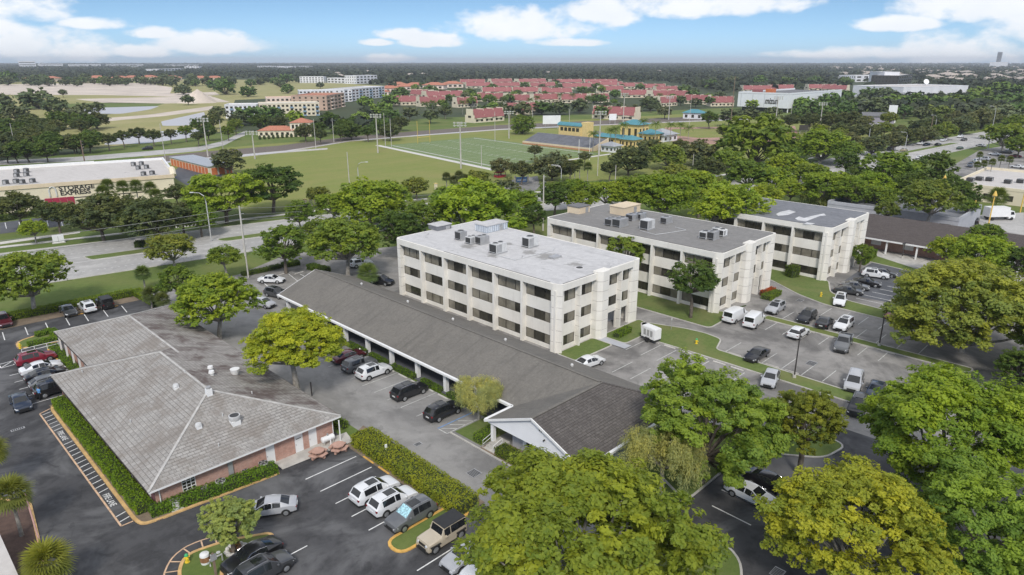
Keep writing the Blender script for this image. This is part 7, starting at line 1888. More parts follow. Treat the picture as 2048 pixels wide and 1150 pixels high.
# red-roofed condos
def condo_proto():
    e = empty('condo_block', (0, 0, 0))
    MB().box(-16, 16, -6, 6, 0, 4.7).build('wall', 'stucco_cream', e, local=True); MB().box(-15.95, 15.95, -3.6, 3.6, 4.702, 7.6).build('attic_wall', 'stucco_cream', e, local=True)
    for s in (-1, 1):
        m = MB(); y = 6 * s
        m.poly([(-16.2, y + s * .9, 3.3), (16.2, y + s * .9, 3.3), (16.2, y - s * 2.0, 8.6), (-16.2, y - s * 2.0, 8.6)][::-s if s > 0 else 1]); m.poly([(-16.2, y + s * .9, 3.3), (16.2, y + s * .9, 3.3), (16.2, y + s * .02, 3.3), (-16.2, y + s * .02, 3.3)][::s])
        m.build('mansard', 'roof_red', e, local=True)
    for x in (-16.6, -5.6, 5.2, 16.2): MB().box(x, x + .4, -6.2, 6.2, 0, 5.0).build('party_wall', 'stucco_cream', e, local=True); MB().box(x + .01, x + .39, -4.6, 4.6, 5.002, 9.0).build('party_wall', 'stucco_cream', e, local=True)
    MB().box(-15.9, 15.9, -3.7, 3.7, 7.602, 8.35).build('roof', 'roof_red', e, local=True)
    for k in range(6):
        x = -13.5 + 5.4 * k
        for z in (.8,):
            w = MB().box(x - 1.1, x + 1.1, -6.08, -6.002, z, z + 1.5).build('window', 'glass', e, local=True)
    MB().box(-16.05 - .6, -16.605, -2, 2, 3.2, 4.6).build('window', 'glass', e, local=True)
    for k in range(3): MB().box(-14 + 11 * k, -9 + 11 * k, -7.3, -6.1, 2.4, 3.1).build('balcony', 'stucco_cream', e, local=True)
    return e
cp_ = condo_proto(); usedp = False
CL = {'front': ('cream condo with red mansard in the front row along the canal', 'front row of red-roofed condos'), 'mid': ('cream condo with red mansard in the middle of the estate', 'middle rows of red-roofed condos'), 'back': ('cream condo with red mansard in the back rows below the woods', 'back rows of red-roofed condos')}
for (u, v, w, rot, row) in ((970, 243, 100, -28, 'front'), (1232, 238, 112, -28, 'front'), (1045, 228, 90, -28, 'mid'), (1395, 208, 60, -35, 'front'), (1440, 212, 60, -35, 'front'), (1330, 212, 70, -30, 'front'), (862, 212, 70, -40, 'mid'), (812, 210, 60, -40, 'mid'), (930, 214, 60, -35, 'mid'), (885, 198, 100, -40, 'mid'), (845, 195, 70, -40, 'mid'), (985, 203, 80, -30, 'mid'), (1040, 207, 70, -30, 'mid'), (1090, 205, 70, -35, 'mid'), (1150, 205, 80, -30, 'mid'), (1195, 205, 60, -35, 'mid'), (1270, 195, 80, -35, 'mid'), (1320, 196, 80, -35, 'mid'), (1360, 197, 60, -35, 'mid'), (1000, 188, 90, -35, 'mid'), (1060, 188, 90, -35, 'mid'), (1110, 190, 80, -40, 'mid'),
      (1220, 185, 70, -40, 'back'), (960, 176, 70, -35, 'back'), (1010, 176, 70, -35, 'back'), (1080, 176, 80, -35, 'back'), (1150, 178, 80, -40, 'back'), (1210, 174, 80, -40, 'back'), (1260, 177, 60, -40, 'back'), (1300, 180, 70, -40, 'back'), (945, 168, 60, -40, 'back'), (1000, 167, 60, -40, 'back'), (1060, 167, 80, -40, 'back'), (1130, 168, 80, -40, 'back'), (1200, 168, 80, -40, 'back'), (1330, 186, 60, -40, 'mid'), (1510, 184, 70, -40, 'back'), (1560, 182, 60, -40, 'back'), (1640, 181, 70, -40, 'back'), (1670, 183, 60, -40, 'back')):
    p = P(u, v); s = (w * depth(p) / F_PX) / 40
    e = cp_ if not usedp else copy_tree(cp_); usedp = True
    e.location = p; e.rotation_euler = (0, 0, math.radians(rot)); e.scale = (s, max(.7, s * .85), 1.0); e.rotation_euler.z += rnd.choice((0, 0, .5, -.9, .25))
    tag(e, CL[row][0], 'condo', CL[row][1]); REG.setdefault('condo ' + row, []).append((e, u, v))
CM = [('the left end', 830, 195), ('the press box', 1090, 200), ('the school', 1280, 205), ('the white hall', 1450, 195), ('the royal palms', 960, 205)]
for row, nn in (('front', 'front-row red-roofed condo'), ('mid', 'middle-row red-roofed condo'), ('back', 'back-row red-roofed condo')): name_each(REG['condo ' + row], nn, CM)
# houses with terracotta roofs and pale roofs, farther out
def house_proto(roof, nm):
    e = empty(nm, (0, 0, 0))
    MB().box(-9, 9, -6, 6, 0, 4.2).build('wall', 'stucco_pink', e, local=True)
    m = MB(); hip(m, -9, 9, -6, 6, 4.2, .42, .8); m.build('roof', roof, e, local=True)
    for k in range(4): MB().box(-7.5 + 4.2 * k, -5.2 + 4.2 * k, -6.06, -6.003, 1, 3).build('window', 'glass', e, local=True)
    return e
plain('roof_pale_brown', (.42, .36, .31), .9, .2, .2)
hp1, hp2 = house_proto('roof_terracotta', 'tiled_house'), house_proto('roof_pale_brown', 'suburban_house')
TL = [(72, 163, 1.5), (105, 162, 1.4), (195, 162, 1.6), (240, 162, 1.5), (265, 161, 1.5), (300, 160, 1.5), (345, 161, 1.5), (400, 162, 1.5), (430, 162, 1.5), (780, 184, 1.2), (812, 180, 1.2), (830, 176, 1.2), (870, 178, 1.4), (905, 175, 1.4), (760, 190, 1.0), (795, 176, 1.3)]
for k, (u, v, s) in enumerate(TL):
    e = hp1 if k == 0 else copy_tree(hp1); e.location = P(u, v); e.scale = (s * 1.3, s, s); e.rotation_euler = (0, 0, rnd.uniform(-1.2, -.4))
    tag(e, 'terracotta-roofed house in the trees at the edge of the golf land' if u < 500 else 'terracotta-roofed house left of the red condos', 'house', 'tiled houses beyond the golf land' if u < 500 else 'tiled houses left of the condos'); REG.setdefault('tiled', []).append((e, u, v))
name_each(REG['tiled'], 'terracotta-roofed house', [('the left of the sand flat', 90, 163), ('the middle of the sand flat', 250, 163), ('the far fairway', 400, 163), ('the red condos', 830, 180)])
SR = random.Random(5)
for k in range(110):
    u, v = SR.uniform(1650, 2060), SR.uniform(130, 166)
    if v > 150 and u < 1850 and SR.random() < .7: continue
    if v > 172 - (2048 - u) * .05: continue
    e = hp2 if k == 0 else copy_tree(hp2); e.location = P(u, v); s = SR.uniform(1.0, 1.9); e.scale = (s * 1.3, s, s * 1.0); e.rotation_euler = (0, 0, SR.choice((-.78, -.9, .75, -.6)))
    tag(e, 'pale house of the far suburb on the right', 'house', 'far suburb houses')
WH = random.Random(9)
for k in range(46):
    u = WH.uniform(650, 1640); v = WH.uniform(132, 158)
    if 900 < u < 1320 and v > 152: continue
    e = copy_tree(hp2); e.location = P(u, v); s = WH.uniform(.8, 1.5); e.scale = (s, s, s * 1.15); e.rotation_euler = (0, 0, WH.uniform(-1.2, 1.2))
    tag(e, 'pale house glinting in the woods toward the horizon', 'house', 'pale houses in the far woods')

# strip building with shingle roof at the right
sb = empty('strip_building', (166, 15, 0), 'long brown-roofed brick strip building behind the farthest office', 'building')
m = MB(); m.poly([(155.5, 56, 3.0), (155.5, -40, 3.0), (165.5, -40, 6.2), (165.5, 56, 6.2)][::-1]); m.f[0] = m.f[0][::-1]; m.poly([(165.5, 56, 6.2), (165.5, -40, 6.2), (175.5, -40, 3.0), (175.5, 56, 3.0)]); m.f[1] = m.f[1][::-1]; m.build('roof', 'roof_brown_far', sb)
MB().box(159, 175, -39.5, 55.5, 0, 3.0).build('wall', 'brick', sb)
m = MB(); bar(m, (155.4, 56, 2.9), (155.4, -40, 2.9), .15, .3); m.build('fascia', 'white_paint', sb); m = MB(); m.poly([(155.6, 55.9, 2.9), (175.4, 55.9, 2.9), (165.5, 55.9, 6.1)]); m.build('gable_wall', 'white_siding', sb)
for k in range(16): MB().box(155.7, 156.0, 54 - 5.8 * k, 54.3 - 5.8 * k, 0, 2.98).build('post', 'white_paint', sb)
for k in range(14): MB().box(158.93, 158.998, 51 - 6.4 * k, 53 - 6.4 * k, .9, 2.3).build('window', 'white_paint', sb)
p = P(1937, 488, 4); m = MB(); yy = p.y
m.poly([(154.5, yy + 4, 3.0), (154.5, yy - 4, 3.0), (154.5, yy, 5.2)]); m.build('dormer_gable', 'white_siding', sb)
m = MB(); m.poly([(154.3, yy + 4.2, 2.95), (154.3, yy, 5.3), (163, yy, 5.3), (157, yy + 4.2, 2.95)]); m.poly([(154.3, yy - 4.2, 2.95), (154.3, yy, 5.3), (163, yy, 5.3), (157, yy - 4.2, 2.95)]); m.build('dormer_roof', 'roof_brown_far', sb)
# flat white building behind it
def flatbox(name, x0, x1, y0, y1, h, wall, roof, label):
    e = empty(name, ((x0 + x1) / 2, (y0 + y1) / 2, 0), label, 'building')
    MB().box(x0, x1, y0, y1, 0, h).build('wall', wall, e); MB().box(x0 + .4, x1 - .4, y0 + .4, y1 - .4, h + .002, h + .05).build('roof', roof, e)
    m = MB(); m.box(x0 - .1, x0 + .4, y0, y1, h + .001, h + .8); m.box(x1 - .4, x1 + .1, y0, y1, h + .001, h + .8); m.box(x0 + .401, x1 - .401, y0 - .1, y0 + .4, h + .001, h + .8); m.box(x0 + .401, x1 - .401, y1 - .4, y1 + .1, h + .001, h + .8); m.build('parapet', wall, e)
    for k in range(int((y1 - y0) / 5)): MB().box(x0 - .06, x0 - .003, y0 + 1.5 + 5 * k, y0 + 3.8 + 5 * k, 1, 2.6).build('window', 'glass', e)
    return e
flatbox('flat_roof_shop', 184, 206, 36, 66, 3.6, 'stucco_grey', 'roof_patchy', 'flat-roofed white building under the spreading olive tree')
a = P(1925, 368, 4); b = P(2048, 381, 4)
flatbox('flat_roof_shop', a.x - 4, a.x + 40, b.y - 25, a.y + 2, 4, 'stucco_cream', 'roof_pale', 'flat pale roof with dark units at the right edge')
for k, (u, v) in enumerate(((1940, 363), (1958, 361), (1978, 362), (2015, 367), (2040, 366))): p = P(u, v, 4); rooftop_unit(p.x, p.y, 4.05, 2.2, 1.8, 1.1, ORD[k] + ' dark roof unit from the left on the flat pale roof', 'grille_dark', 0, 1, 'roof units at the right edge')

# ------------------------------------------------------------------ stadium and school
sdm = empty('bleachers', (256, 218, 0), 'grey stadium bleachers with orange front wall', 'bleachers')
bx0, by0, by1 = 249.5, 197, 240
plain('bleacher_grey', (.20, .205, .225), .7, .15, .4); plain('wall_orange', (.50, .24, .13), .8, .12); plain('stucco_yellow', (.72, .55, .24), .85, .08)
for k in range(14): MB().box(bx0 + .8 * k, bx0 + .8 * (k + 1) - .002, by0, by1, max(0, 1.0 + .26 * k - .5), 1.3 + .27 * k).build('bench_row', 'bleacher_grey', sdm)
MB().box(bx0 - .4, bx0 - .002, by0, by1, 0, .75).build('front_wall', 'wall_orange', sdm); MB().box(bx0 - .4, bx0 - .002, by0, by1, .752, 1.5).build('front_parapet', 'stucco_tan', sdm)
m = MB(); m.prism([(0, 0), (1, 0)], 0, 0) if False else None
m = MB(); m.v += [(bx0, by0 - .3, 0), (bx0 + 12.8, by0 - .3, 0), (bx0 + 12.8, by0 - .3, 5.2), (bx0, by0 - .3, 1.4), (bx0, by0 - .01, 0), (bx0 + 12.8, by0 - .01, 0), (bx0 + 12.8, by0 - .01, 5.2), (bx0, by0 - .01, 1.4)]; m.f += [(0, 1, 2, 3), (7, 6, 5, 4), (3, 2, 6, 7), (0, 3, 7, 4), (1, 5, 6, 2)]; m.build('side_wall', 'stucco_tan', sdm)
pb = empty('press_box', (265, 221, 0), 'yellow press box with curved teal roof above the bleachers', 'press box')
MB().box(262.5, 267, 214, 228, 0, 9.2).build('wall', 'stucco_yellow', pb); MB().box(263, 268, 210.5, 213.99, 0, 11.2).build('stair_tower', 'stucco_yellow', pb)
m = MB(); m.tube([(264.7, 213.5, 9.0), (264.7, 228.6, 9.0)], 2.7, 16); m.v = [(a, b, 9.2 + max(0, c - 9.0) * .55) for a, b, c in m.v]; m.build('roof', 'roof_teal', pb, smooth=True)
for k in range(5): MB().box(262.43, 262.498, 215 + 2.5 * k, 216.8 + 2.5 * k, 6.6, 8.3).build('window', 'glass', pb)
def school(u, v, w, d, h, roofmat, label, gable=True, rz=0.0, wall='stucco_yellow'):
    p = P(u, v); e = empty('school_building', p, label, 'building', None, rz)
    MB().box(-w / 2, w / 2, -d / 2, d / 2, 0, h).build('wall', wall, e, local=True)
    m = MB(); hip(m, -w / 2, w / 2, -d / 2, d / 2, h, .42, 1.0); m.build('roof', roofmat, e, local=True)
    for k in range(3): MB().box(-w / 2 + w * (k + .3) / 3, -w / 2 + w * (k + .7) / 3, -d / 2 - .06, -d / 2 - .003, .8, h * .7).build('window', 'glass', e, local=True); MB().box(-w / 2 - .06, -w / 2 - .003, -d / 2 + d * (k + .3) / 3, -d / 2 + d * (k + .7) / 3, .8, h * .7).build('window', 'glass', e, local=True)
school(1268, 274, 9, 12, 7, 'roof_teal', 'tallest yellow school block with teal roof'); school(1300, 284, 9, 8, 4.4, 'roof_teal', 'yellow school block right of the tallest'); school(1228, 288, 5, 20, 3.4, 'roof_teal', 'low teal-roofed walkway left of the school'); school(1262, 293, 7, 7, 3.6, 'roof_teal', 'small teal pavilion in front of the school'); school(1322, 281, 13, 11, 3.4, 'metal_galv', 'pale blue canopy right of the school', wall='stucco_white'); school(1222, 303, 6, 7, 2.8, 'metal_galv', 'pale canopy kiosk before the school', wall='stucco_white'); school(1192, 283, 8, 12, 3.2, 'roof_grey', 'grey-roofed stand end beside the bleachers', wall='stucco_white')
school(1388, 237, 9, 14, 4.2, 'roof_teal', 'white barn with teal roof on the ball field', wall='stucco_white', rz=.3)
p = P(1000, 354); rk = empty('red_kiosk', p, 'small red kiosk at the edge of the field', 'kiosk'); rk.scale = (.6, .6, .6); MB().box(-3, 3, -2, 2, 0, 1.2).build('counter', 'awning_red', rk, local=True); m = MB(); hip(m, -3, 3, -2, 2, 2.8, .3, .5); m.build('roof', 'awning_red', rk, local=True)
for s in (-1, 1):
    for t in (-1, 1): MB().box(s * 2.8 - .1, s * 2.8 + .1, t * 1.8 - .1, t * 1.8 + .1, 1.2, 2.8).build('post', 'trim_dark', rk, local=True)
p = P(1043, 366); gs = empty('gate_sign', p, 'dark blue sign between cream pillars at the stadium entry', 'sign', None, -.5); gs.scale = (.65, .65, .65); MB().box(-3, 3, -.1, .1, .5, 3.2).build('panel', 'line_blue', gs, local=True)
for s in (-1, 1): MB().box(s * 3.5 - .4, s * 3.5 + .4, -.4, .4, 0, 3.8).build('pillar', 'stucco_cream', gs, local=True)
MB().box(-2.4, 2.4, -.14, -.102, 1.2, 1.9).build('panel_stripe', 'white_paint', gs, local=True)
def goal(u, v, mat, label, w=7.0, h=8.0, rz=0.0, z0=3.0):
    p = P(u, v); e = empty('goal_posts', p, label, 'goal posts', None, rz)
    m = MB(); m.tube([(-w / 2, 0, 0), (-w / 2, 0, h)], .09, 6); m.build('upright', mat, e, local=True); m = MB(); m.tube([(w / 2, 0, 0), (w / 2, 0, h)], .09, 6); m.build('upright', mat, e, local=True); m = MB(); m.tube([(-w / 2, 0, z0), (w / 2, 0, z0)], .09, 6); m.build('crossbar', mat, e, local=True)
goal(848, 286, 'pole_yellow', 'yellow goal posts at the far end of the pitch', 7.5, 11, -.05); goal(1168, 322, 'white_paint', 'white goal posts at the near end of the pitch', 7, 9, 0)
def board(u, v, w, h, z, mat, label, rz):
    p = P(u, v); e = empty('scoreboard', p, label, 'scoreboard', None, rz); MB().box(-w / 2, w / 2, -.2, .2, z, z + h).build('panel', mat, e, local=True)
    for s in (-1, 1): m = MB(); m.tube([(s * w * .35, .3, 0), (s * w * .35, .3, z + h)], .12, 6); m.build('post', 'pole_steel', e, local=True)
board(1103, 258, 11, 5, 3, 'white_siding', 'white scoreboard behind the bleachers', -.6); board(1225, 248, 5, 4, 2.5, 'white_siding', 'small white scoreboard by the ball field', -.6); board(1606, 268, 5, 3, 2, 'trim_dark', 'dark scoreboard at the edge of the ball field', -.8)
# sand heap
hp = MB(); c = P(398, 205); rr = random.Random(3); ringn = 22; prev = None
top_z = zat(c, 178)
hv = [(c.x, c.y, top_z)]
for j, (fr, zz) in enumerate(((.25, .72), (.5, .42), (.75, .18), (1.0, -.01))):
    for k in range(ringn):
        a = 2 * math.pi * k / ringn; q = 20 * fr * rr.uniform(.85, 1.15); hv.append((c.x + q * math.cos(a), c.y + q * math.sin(a), top_z * zz * rr.uniform(.85, 1.12) if zz > 0 else -.1))
hp.v = hv; hp.f = [(0, 1 + k, 1 + (k + 1) % ringn) for k in range(ringn)]
for j in range(3):
    for k in range(ringn): a0_, b0_ = 1 + j * ringn, 1 + (j + 1) * ringn; hp.f.append((a0_ + k, b0_ + k, b0_ + (k + 1) % ringn, a0_ + (k + 1) % ringn))
tag(hp.build('sand_heap', 'sand', origin=(c.x, c.y, 0), smooth=True), 'tall conical heap of sand on the golf land', 'sand heap')

# ------------------------------------------------------------------ poles, lamps, wires
POLE_TOP = {}
def pole(kind, u, vb, vt, label, cat=None, group=None, arm=0.0, key=None):
    p = P(u, vb); h = max(2.0, zat(p, vt))
    nm, ct = {'street': ('street_lamp', 'street lamp'), 'double': ('street_lamp', 'street lamp'), 'utility': ('utility_pole', 'utility pole'), 'stadium': ('floodlight_mast', 'floodlight'), 'lot': ('lamp_post', 'lamp post'), 'yellow': ('lamp_post', 'lamp post'), 'plain': ('pole', 'pole'), 'wood': ('utility_pole', 'utility pole')}[kind]
    e = empty(nm, p, label, cat or ct, group, arm)
    if kind in ('street', 'double'):
        m = MB(); m.tube([(0, 0, 0), (0, 0, h * .8), (.25, 0, h * .93), (1.2, 0, h * .99), (2.6, 0, h)], [.16, .11, .09, .07, .06], 8)
        m.build('mast', 'pole_steel', e, local=True, smooth=True)
        MB().box(2.5, 3.3, -.16, .16, h - .08, h + .1).build('lamp_head', 'metal_light', e, local=True)
        if kind == 'double':
            m = MB(); m.tube([(.0, .5, 0), (0, .5, h * .78), (.25, .5, h * .9), (1.2, .5, h * .96), (2.4, .5, h * .97)], [.14, .1, .08, .06, .05], 8); m.build('second_mast', 'pole_steel', e, local=True, smooth=True)
    elif kind in ('utility', 'wood'):
        m = MB(); r = .26
        m.tube([(0, 0, 0), (0, 0, h)], [r, r * .62], 4 if kind == 'utility' else 8); m.build('shaft', 'pole_concrete' if kind == 'utility' else 'pole_wood', e, local=True)
        for z in (h - .5, h - 1.7, h - 2.9):
            if z > 2: MB().tube([(.2, 0, z), (.75, 0, z)], .07, 6).build('insulator', 'metal_grey', e, local=True)
    elif kind == 'stadium':
        m = MB(); m.tube([(0, 0, 0), (0, 0, h)], [.32, .18], 8); m.build('shaft', 'pole_concrete', e, local=True)
        for i, z in enumerate((h - .3, h - 1.3)):
            m = MB(); m.tube([(0, -2.4, z), (0, 2.4, z)], .07, 6); c = m.build('crossarm', 'metal_grey', e, local=True)
            for k in range(4): MB().tube([(-.15, -2.1 + 1.4 * k, z + .2), (-.55, -2.1 + 1.4 * k, z + .05)], [.22, .42], 10).build('floodlight', 'metal_light', c, local=True)
    elif kind == 'lot':
        m = MB(); m.tube([(0, 0, 0), (0, 0, h)], [.10, .07], 8); m.build('shaft', 'pole_dark', e, local=True)
        MB().tube([(0, 0, 0), (0, 0, .5)], [.25, .22], 10).build('footing', 'concrete', e, local=True)
        for s in (-1, 1): MB().box(s * .55 - .35, s * .55 + .35, -.2, .2, h - .02, h + .16).build('lamp_head', 'pole_dark', e, local=True)
    elif kind == 'yellow':
        m = MB(); m.tube([(0, 0, 0), (0, 0, h)], [.16, .12], 8); m.build('shaft', 'pole_yellow', e, local=True)
        MB().tube([(0, 0, h - .9), (0, 0, h - .2), (0, 0, h + .3)], [.55, .3, .08], 10).build('lamp_shade', 'pole_yellow', e, local=True)
    else:
        m = MB(); m.tube([(0, 0, 0), (0, 0, h)], [.15, .10], 6); m.build('shaft', 'pole_concrete', e, local=True)
    if key: POLE_TOP[key] = Vector((p.x, p.y, h))
    return e
LEFT = HEAD + math.pi / 2     # a direction that points left in the picture
pole('street', 423, 482, 385, 'tall curved street lamp left of the utility pole', arm=LEFT); pole('utility', 491, 512, 412, 'concrete utility pole beside the boulevard with transformer', key='a'); pole('plain', 497, 556, 475, 'dark slim pole at the rear lot hedge')
pole('utility', 727, 427, 392, 'short concrete utility pole among the verge trees', key='b'); pole('utility', 1086, 462, 350, 'tall utility pole behind the middle office', key='c'); pole('double', 1122, 372, 330, 'double-armed street lamp by the stadium palms', arm=LEFT)
pole('plain', 700, 384, 304, 'slim pole on the edge of the sports field'); pole('street', 719, 388, 324, 'street lamp at the field edge facing right', arm=HEAD - math.pi / 2)
for (u, vb, vt, lb) in ((34, 310, 246, 'pale leaning pole left of the canal road'), (170, 327, 280, 'thin pole behind the storage roof'), (331, 320, 247, 'tall wooden pole by the canal'), (447, 305, 240, 'slim pole over the canal road bend'), (632, 298, 238, 'tall pole at the end of the field track'), (668, 285, 236, 'pole between the villa and the masts'), (771, 292, 226, 'thickest concrete pole beside the left floodlight'), (783, 294, 238, 'thin pole right of the thickest pole'), (963, 334, 291, 'white pole on the near side line'), (990, 283, 223, 'pole behind the left end of the bleachers'), (1195, 352, 290, 'pole between palms and pitch'), (1230, 372, 330, 'short pole on the boulevard verge'), (1378, 255, 190, 'slim pole on the ball field'), (1460, 260, 152, 'tall pole left of the white hall'), (1385, 340, 308, 'pole by the grey oak'), (1671, 325, 297, 'concrete pole by the boulevard lanes'), (1790, 300, 284, 'short concrete pole at the boulevard kerb'), (1578, 262, 215, 'pole before the white hall lettering'), (1860, 268, 232, 'grey pole over the boulevard bend'), (1020, 245, 214, 'utility post left behind the bleachers'), (1065, 262, 216, 'utility post behind the bleachers'), (1138, 268, 218, 'utility post right of the scoreboard')): pole('plain' if rnd.random() < .6 else 'wood', u, vb, vt, lb, 'pole')
for (u, vb, vt, lb) in ((510, 318, 262, 'floodlight mast at the left of the field'), (416, 313, 236, 'floodlight mast near the canal road'), (756, 306, 228, 'floodlight mast at the far left of the pitch'), (922, 337, 244, 'floodlight mast in the middle of the near side line'), (1018, 277, 222, 'floodlight mast at the left end of the bleachers'), (1198, 312, 222, 'floodlight mast at the right end of the bleachers'), (1246, 250, 186, 'floodlight mast behind the school'), (1337, 240, 192, 'floodlight mast left of the barn'), (1638, 264, 205, 'floodlight mast right of the white hall'), (1548, 270, 193, 'floodlight mast before the white hall')): pole('stadium', u, vb, vt, lb, arm=HEAD)
pole('lot', 1588, 756, 664, 'dark lamp post on the island lawn of the office lot'); pole('lot', 1758, 692, 607, 'dark lamp post on the grass divider under the olive tree'); pole('lot', 1804, 517, 487, 'slim dark lamp post by the strip building')
for (u, vb, vt, lb) in ((1942, 447, 403, 'left yellow lamp post by the box truck'), (1977, 448, 384, 'taller yellow lamp post beside the box truck'), (1882, 395, 352, 'yellow lamp post behind the spreading olive tree'), (2040, 425, 350, 'yellow lamp post at the right edge')): pole('yellow', u, vb, vt, lb)
for (u, vb, vt, lb, arm) in ((1733, 306, 247, 'street lamp before the boulevard oaks facing right', HEAD - math.pi / 2), (1810, 297, 264, 'street lamp by the boulevard facing left', LEFT), (1537, 318, 290, 'double street lamp below the bright-edged tree', LEFT), (1975, 300, 212, 'leaning tall street lamp at the crossing', LEFT), (1866, 278, 230, 'white street lamp at the far verge', LEFT)): pole('street', u, vb, vt, lb, arm=arm)
def wire(a, b, sag, label, r=.022, group='overhead wires along the boulevard'):
    a, b = Vector(a), Vector(b)
    pts = [a.lerp(b, k / 14) - Vector((0, 0, sag * 4 * (k / 14) * (1 - k / 14))) for k in range(15)]
    tag(MB().tube(pts, r, 4).build('overhead_wire', 'wire', origin=a), label, 'wire', group)
pa, pb_, pc = POLE_TOP['a'], POLE_TOP['b'], POLE_TOP['c']
far_l = Vector((pa.x - 62, pa.y + 8.5, pa.z + .2))
for k, dz in enumerate((-.4, -1.7, -2.9)):
    q = Vector((0, 0, dz)); tm = ('top', 'middle', 'lowest')[k]
    wire(pa + q, far_l + q, .9, tm + ' overhead wire running left from the concrete utility pole', .05, 'overhead wires left of the utility pole'); wire(pa + q, pb_ + Vector((0, 0, dz + .2)), .8, tm + ' overhead wire between the two near utility poles', .045, 'overhead wires between the near poles'); wire(pb_ + Vector((0, 0, dz + .2)), pc + Vector((0, 0, dz - 1.5)), .9, tm + ' overhead wire behind the pale office', .045, 'overhead wires behind the pale office')

# ------------------------------------------------------------------ small things
def hydrant(u, v, body, cap, label):
    p = P(u, v, .35); x, y = p.x, p.y
    e = empty('fire_hydrant', (x, y, .1), label, 'hydrant')
    MB().tube([(x, y, .1), (x, y, .16), (x, y, .17), (x, y, .72)], [.2, .2, .13, .13], 12).build('barrel', body, e)
    MB().tube([(x, y, .721), (x, y, .84), (x, y, .92)], [.17, .14, .05], 12).build('bonnet', cap, e)
    MB().tube([(x - .24, y, .55), (x + .24, y, .55)], .07, 8).build('outlet', body, e); MB().tube([(x, y - .26, .5), (x, y - .1, .5)], .09, 8).build('outlet', body, e)
plain('hydrant_yellow', (.75, .55, .04), .5, .1); plain('hydrant_green', (.05, .40, .15), .5, .1)
hydrant(374, 1119, 'hydrant_yellow', 'hydrant_green', 'yellow fire hydrant with green cap on the striped island'); hydrant(40, 694, 'hydrant_yellow', 'hydrant_yellow', 'yellow fire hydrant on the corner island'); hydrant(1393, 684, 'hydrant_yellow', 'hydrant_green', 'yellow fire hydrant with green cap on the island lawn'); hydrant(1642, 590, 'hydrant_yellow', 'hydrant_yellow', 'yellow fire hydrant on the corner lawn')
p = P(410, 1117, .5); br = empty('barrel_planter', (p.x, p.y, .1), 'white and rust coloured barrel on the hydrant island', 'barrel')
plain('rust', (.30, .15, .07), .9, .3, 3.0)
MB().tube([(p.x, p.y, .1), (p.x, p.y, .32)], [.36, .38], 16).build('base', 'white_paint', br); MB().tube([(p.x, p.y, .321), (p.x, p.y, .8)], [.39, .38], 16).build('drum', 'rust', br); MB().tube([(p.x, p.y, .801), (p.x, p.y, .98), (p.x, p.y, 1.06)], [.39, .36, .1], 16).build('lid', 'white_paint', br)
p = P(432, 1118, .5); bf = empty('pipe_assembly', (p.x, p.y, .1), 'grey backflow pipe assembly beside the barrel', 'pipe')
m = MB(); m.tube([(p.x - .5, p.y, .1), (p.x - .5, p.y, .7), (p.x + .5, p.y, .7), (p.x + .5, p.y, .1)], .07, 8); m.build('pipe', 'metal_light', bf)
for d in (-.25, .25): MB().tube([(p.x + d, p.y, .7), (p.x + d, p.y, 1.0)], .05, 8).build('valve', 'metal_grey', bf); MB().tube([(p.x + d, p.y, 1.0), (p.x + d, p.y, 1.03)], .17, 10).build('handwheel', 'metal_light', bf)
p = P(432, 1150, .1); sp_ = empty('sign_post', (p.x, p.y, .1), 'square wooden sign post at the island kerb', 'post'); MB().box(p.x - .08, p.x + .08, p.y - .08, p.y + .08, .1, 2.2).build('post', 'pole_wood', sp_); MB().box(p.x - .25, p.x + .25, p.y - .1, p.y - .082, 1.55, 2.15).build('sign_plate', 'metal_grey', sp_)
c = P(472, 1098, .2); sr = empty('stone_ring', (c.x, c.y, .1), 'ring of white stones round a shrub stump', 'stone ring')
for k in range(11):
    a = 2 * math.pi * k / 11; q = (c.x + .75 * math.cos(a), c.y + .75 * math.sin(a)); r1 = rnd.uniform(.17, .26)
    MB().tube([(q[0], q[1], .08), (q[0], q[1], .2), (q[0], q[1], .34)], [r1, r1 * 1.1, r1 * .5], 7).build('stone', 'concrete_pale', sr)
MB().tube([(c.x, c.y, .1), (c.x + .05, c.y, .4), (c.x, c.y, .5)], [.5, .42, .2], 9).build('soil', 'mulch', sr)
hedge([(c.x - .2, c.y), (c.x + .25, c.y + .1)], .45, .5, (.16, .10, .05), 'reddish shrub inside the stone ring', leaf=.14, dens=160, z=.35, cat='shrub', rough=.2)
# left edge: neighbour's corner, condenser and light post
nb_ = empty('neighbour_building', (1.0, 58, 0), 'pale blue building corner at the bottom left edge', 'building')
plain('stucco_paleblue', (.50, .60, .66), .8, .06)
MB().box(-8, 3.3, 45, 63.2, 0, 3.2).build('wall', 'stucco_paleblue', nb_); MB().box(-8.4, 3.5, 44.6, 63.4, 3.202, 3.5).build('roof', 'roof_pale', nb_)
e = empty('air_conditioner', (2.4, 66.6, 0.1), 'square condenser on the mulch at the left edge', 'air conditioner'); MB().box(1.9, 2.9, 66.1, 67.1, .1, 1.1).build('casing', 'metal_light', e); MB().cyl(2.4, 66.6, 1.101, 1.13, .42, 16).build('fan_guard', 'grille_dark', e)
p = P(48, 1100); lp = empty('light_post', (6.1, 63.2, 0), 'leaning pinkish light post in the mulch bed', 'post'); m = MB(); m.tube([(6.0, 62.5, 0), (6.0, 64.1, 4.4)], [.07, .06], 8); m.build('shaft', 'curb_pink', lp) if 'curb_pink' in MATS else (plain('curb_pink', (.55, .33, .30), .6, .1), m.build('shaft', 'curb_pink', lp)); MB().tube([(6.0, 64.1, 4.4), (6.0, 64.15, 4.62)], [.1, .16], 10).build('lamp', 'metal_light', lp)
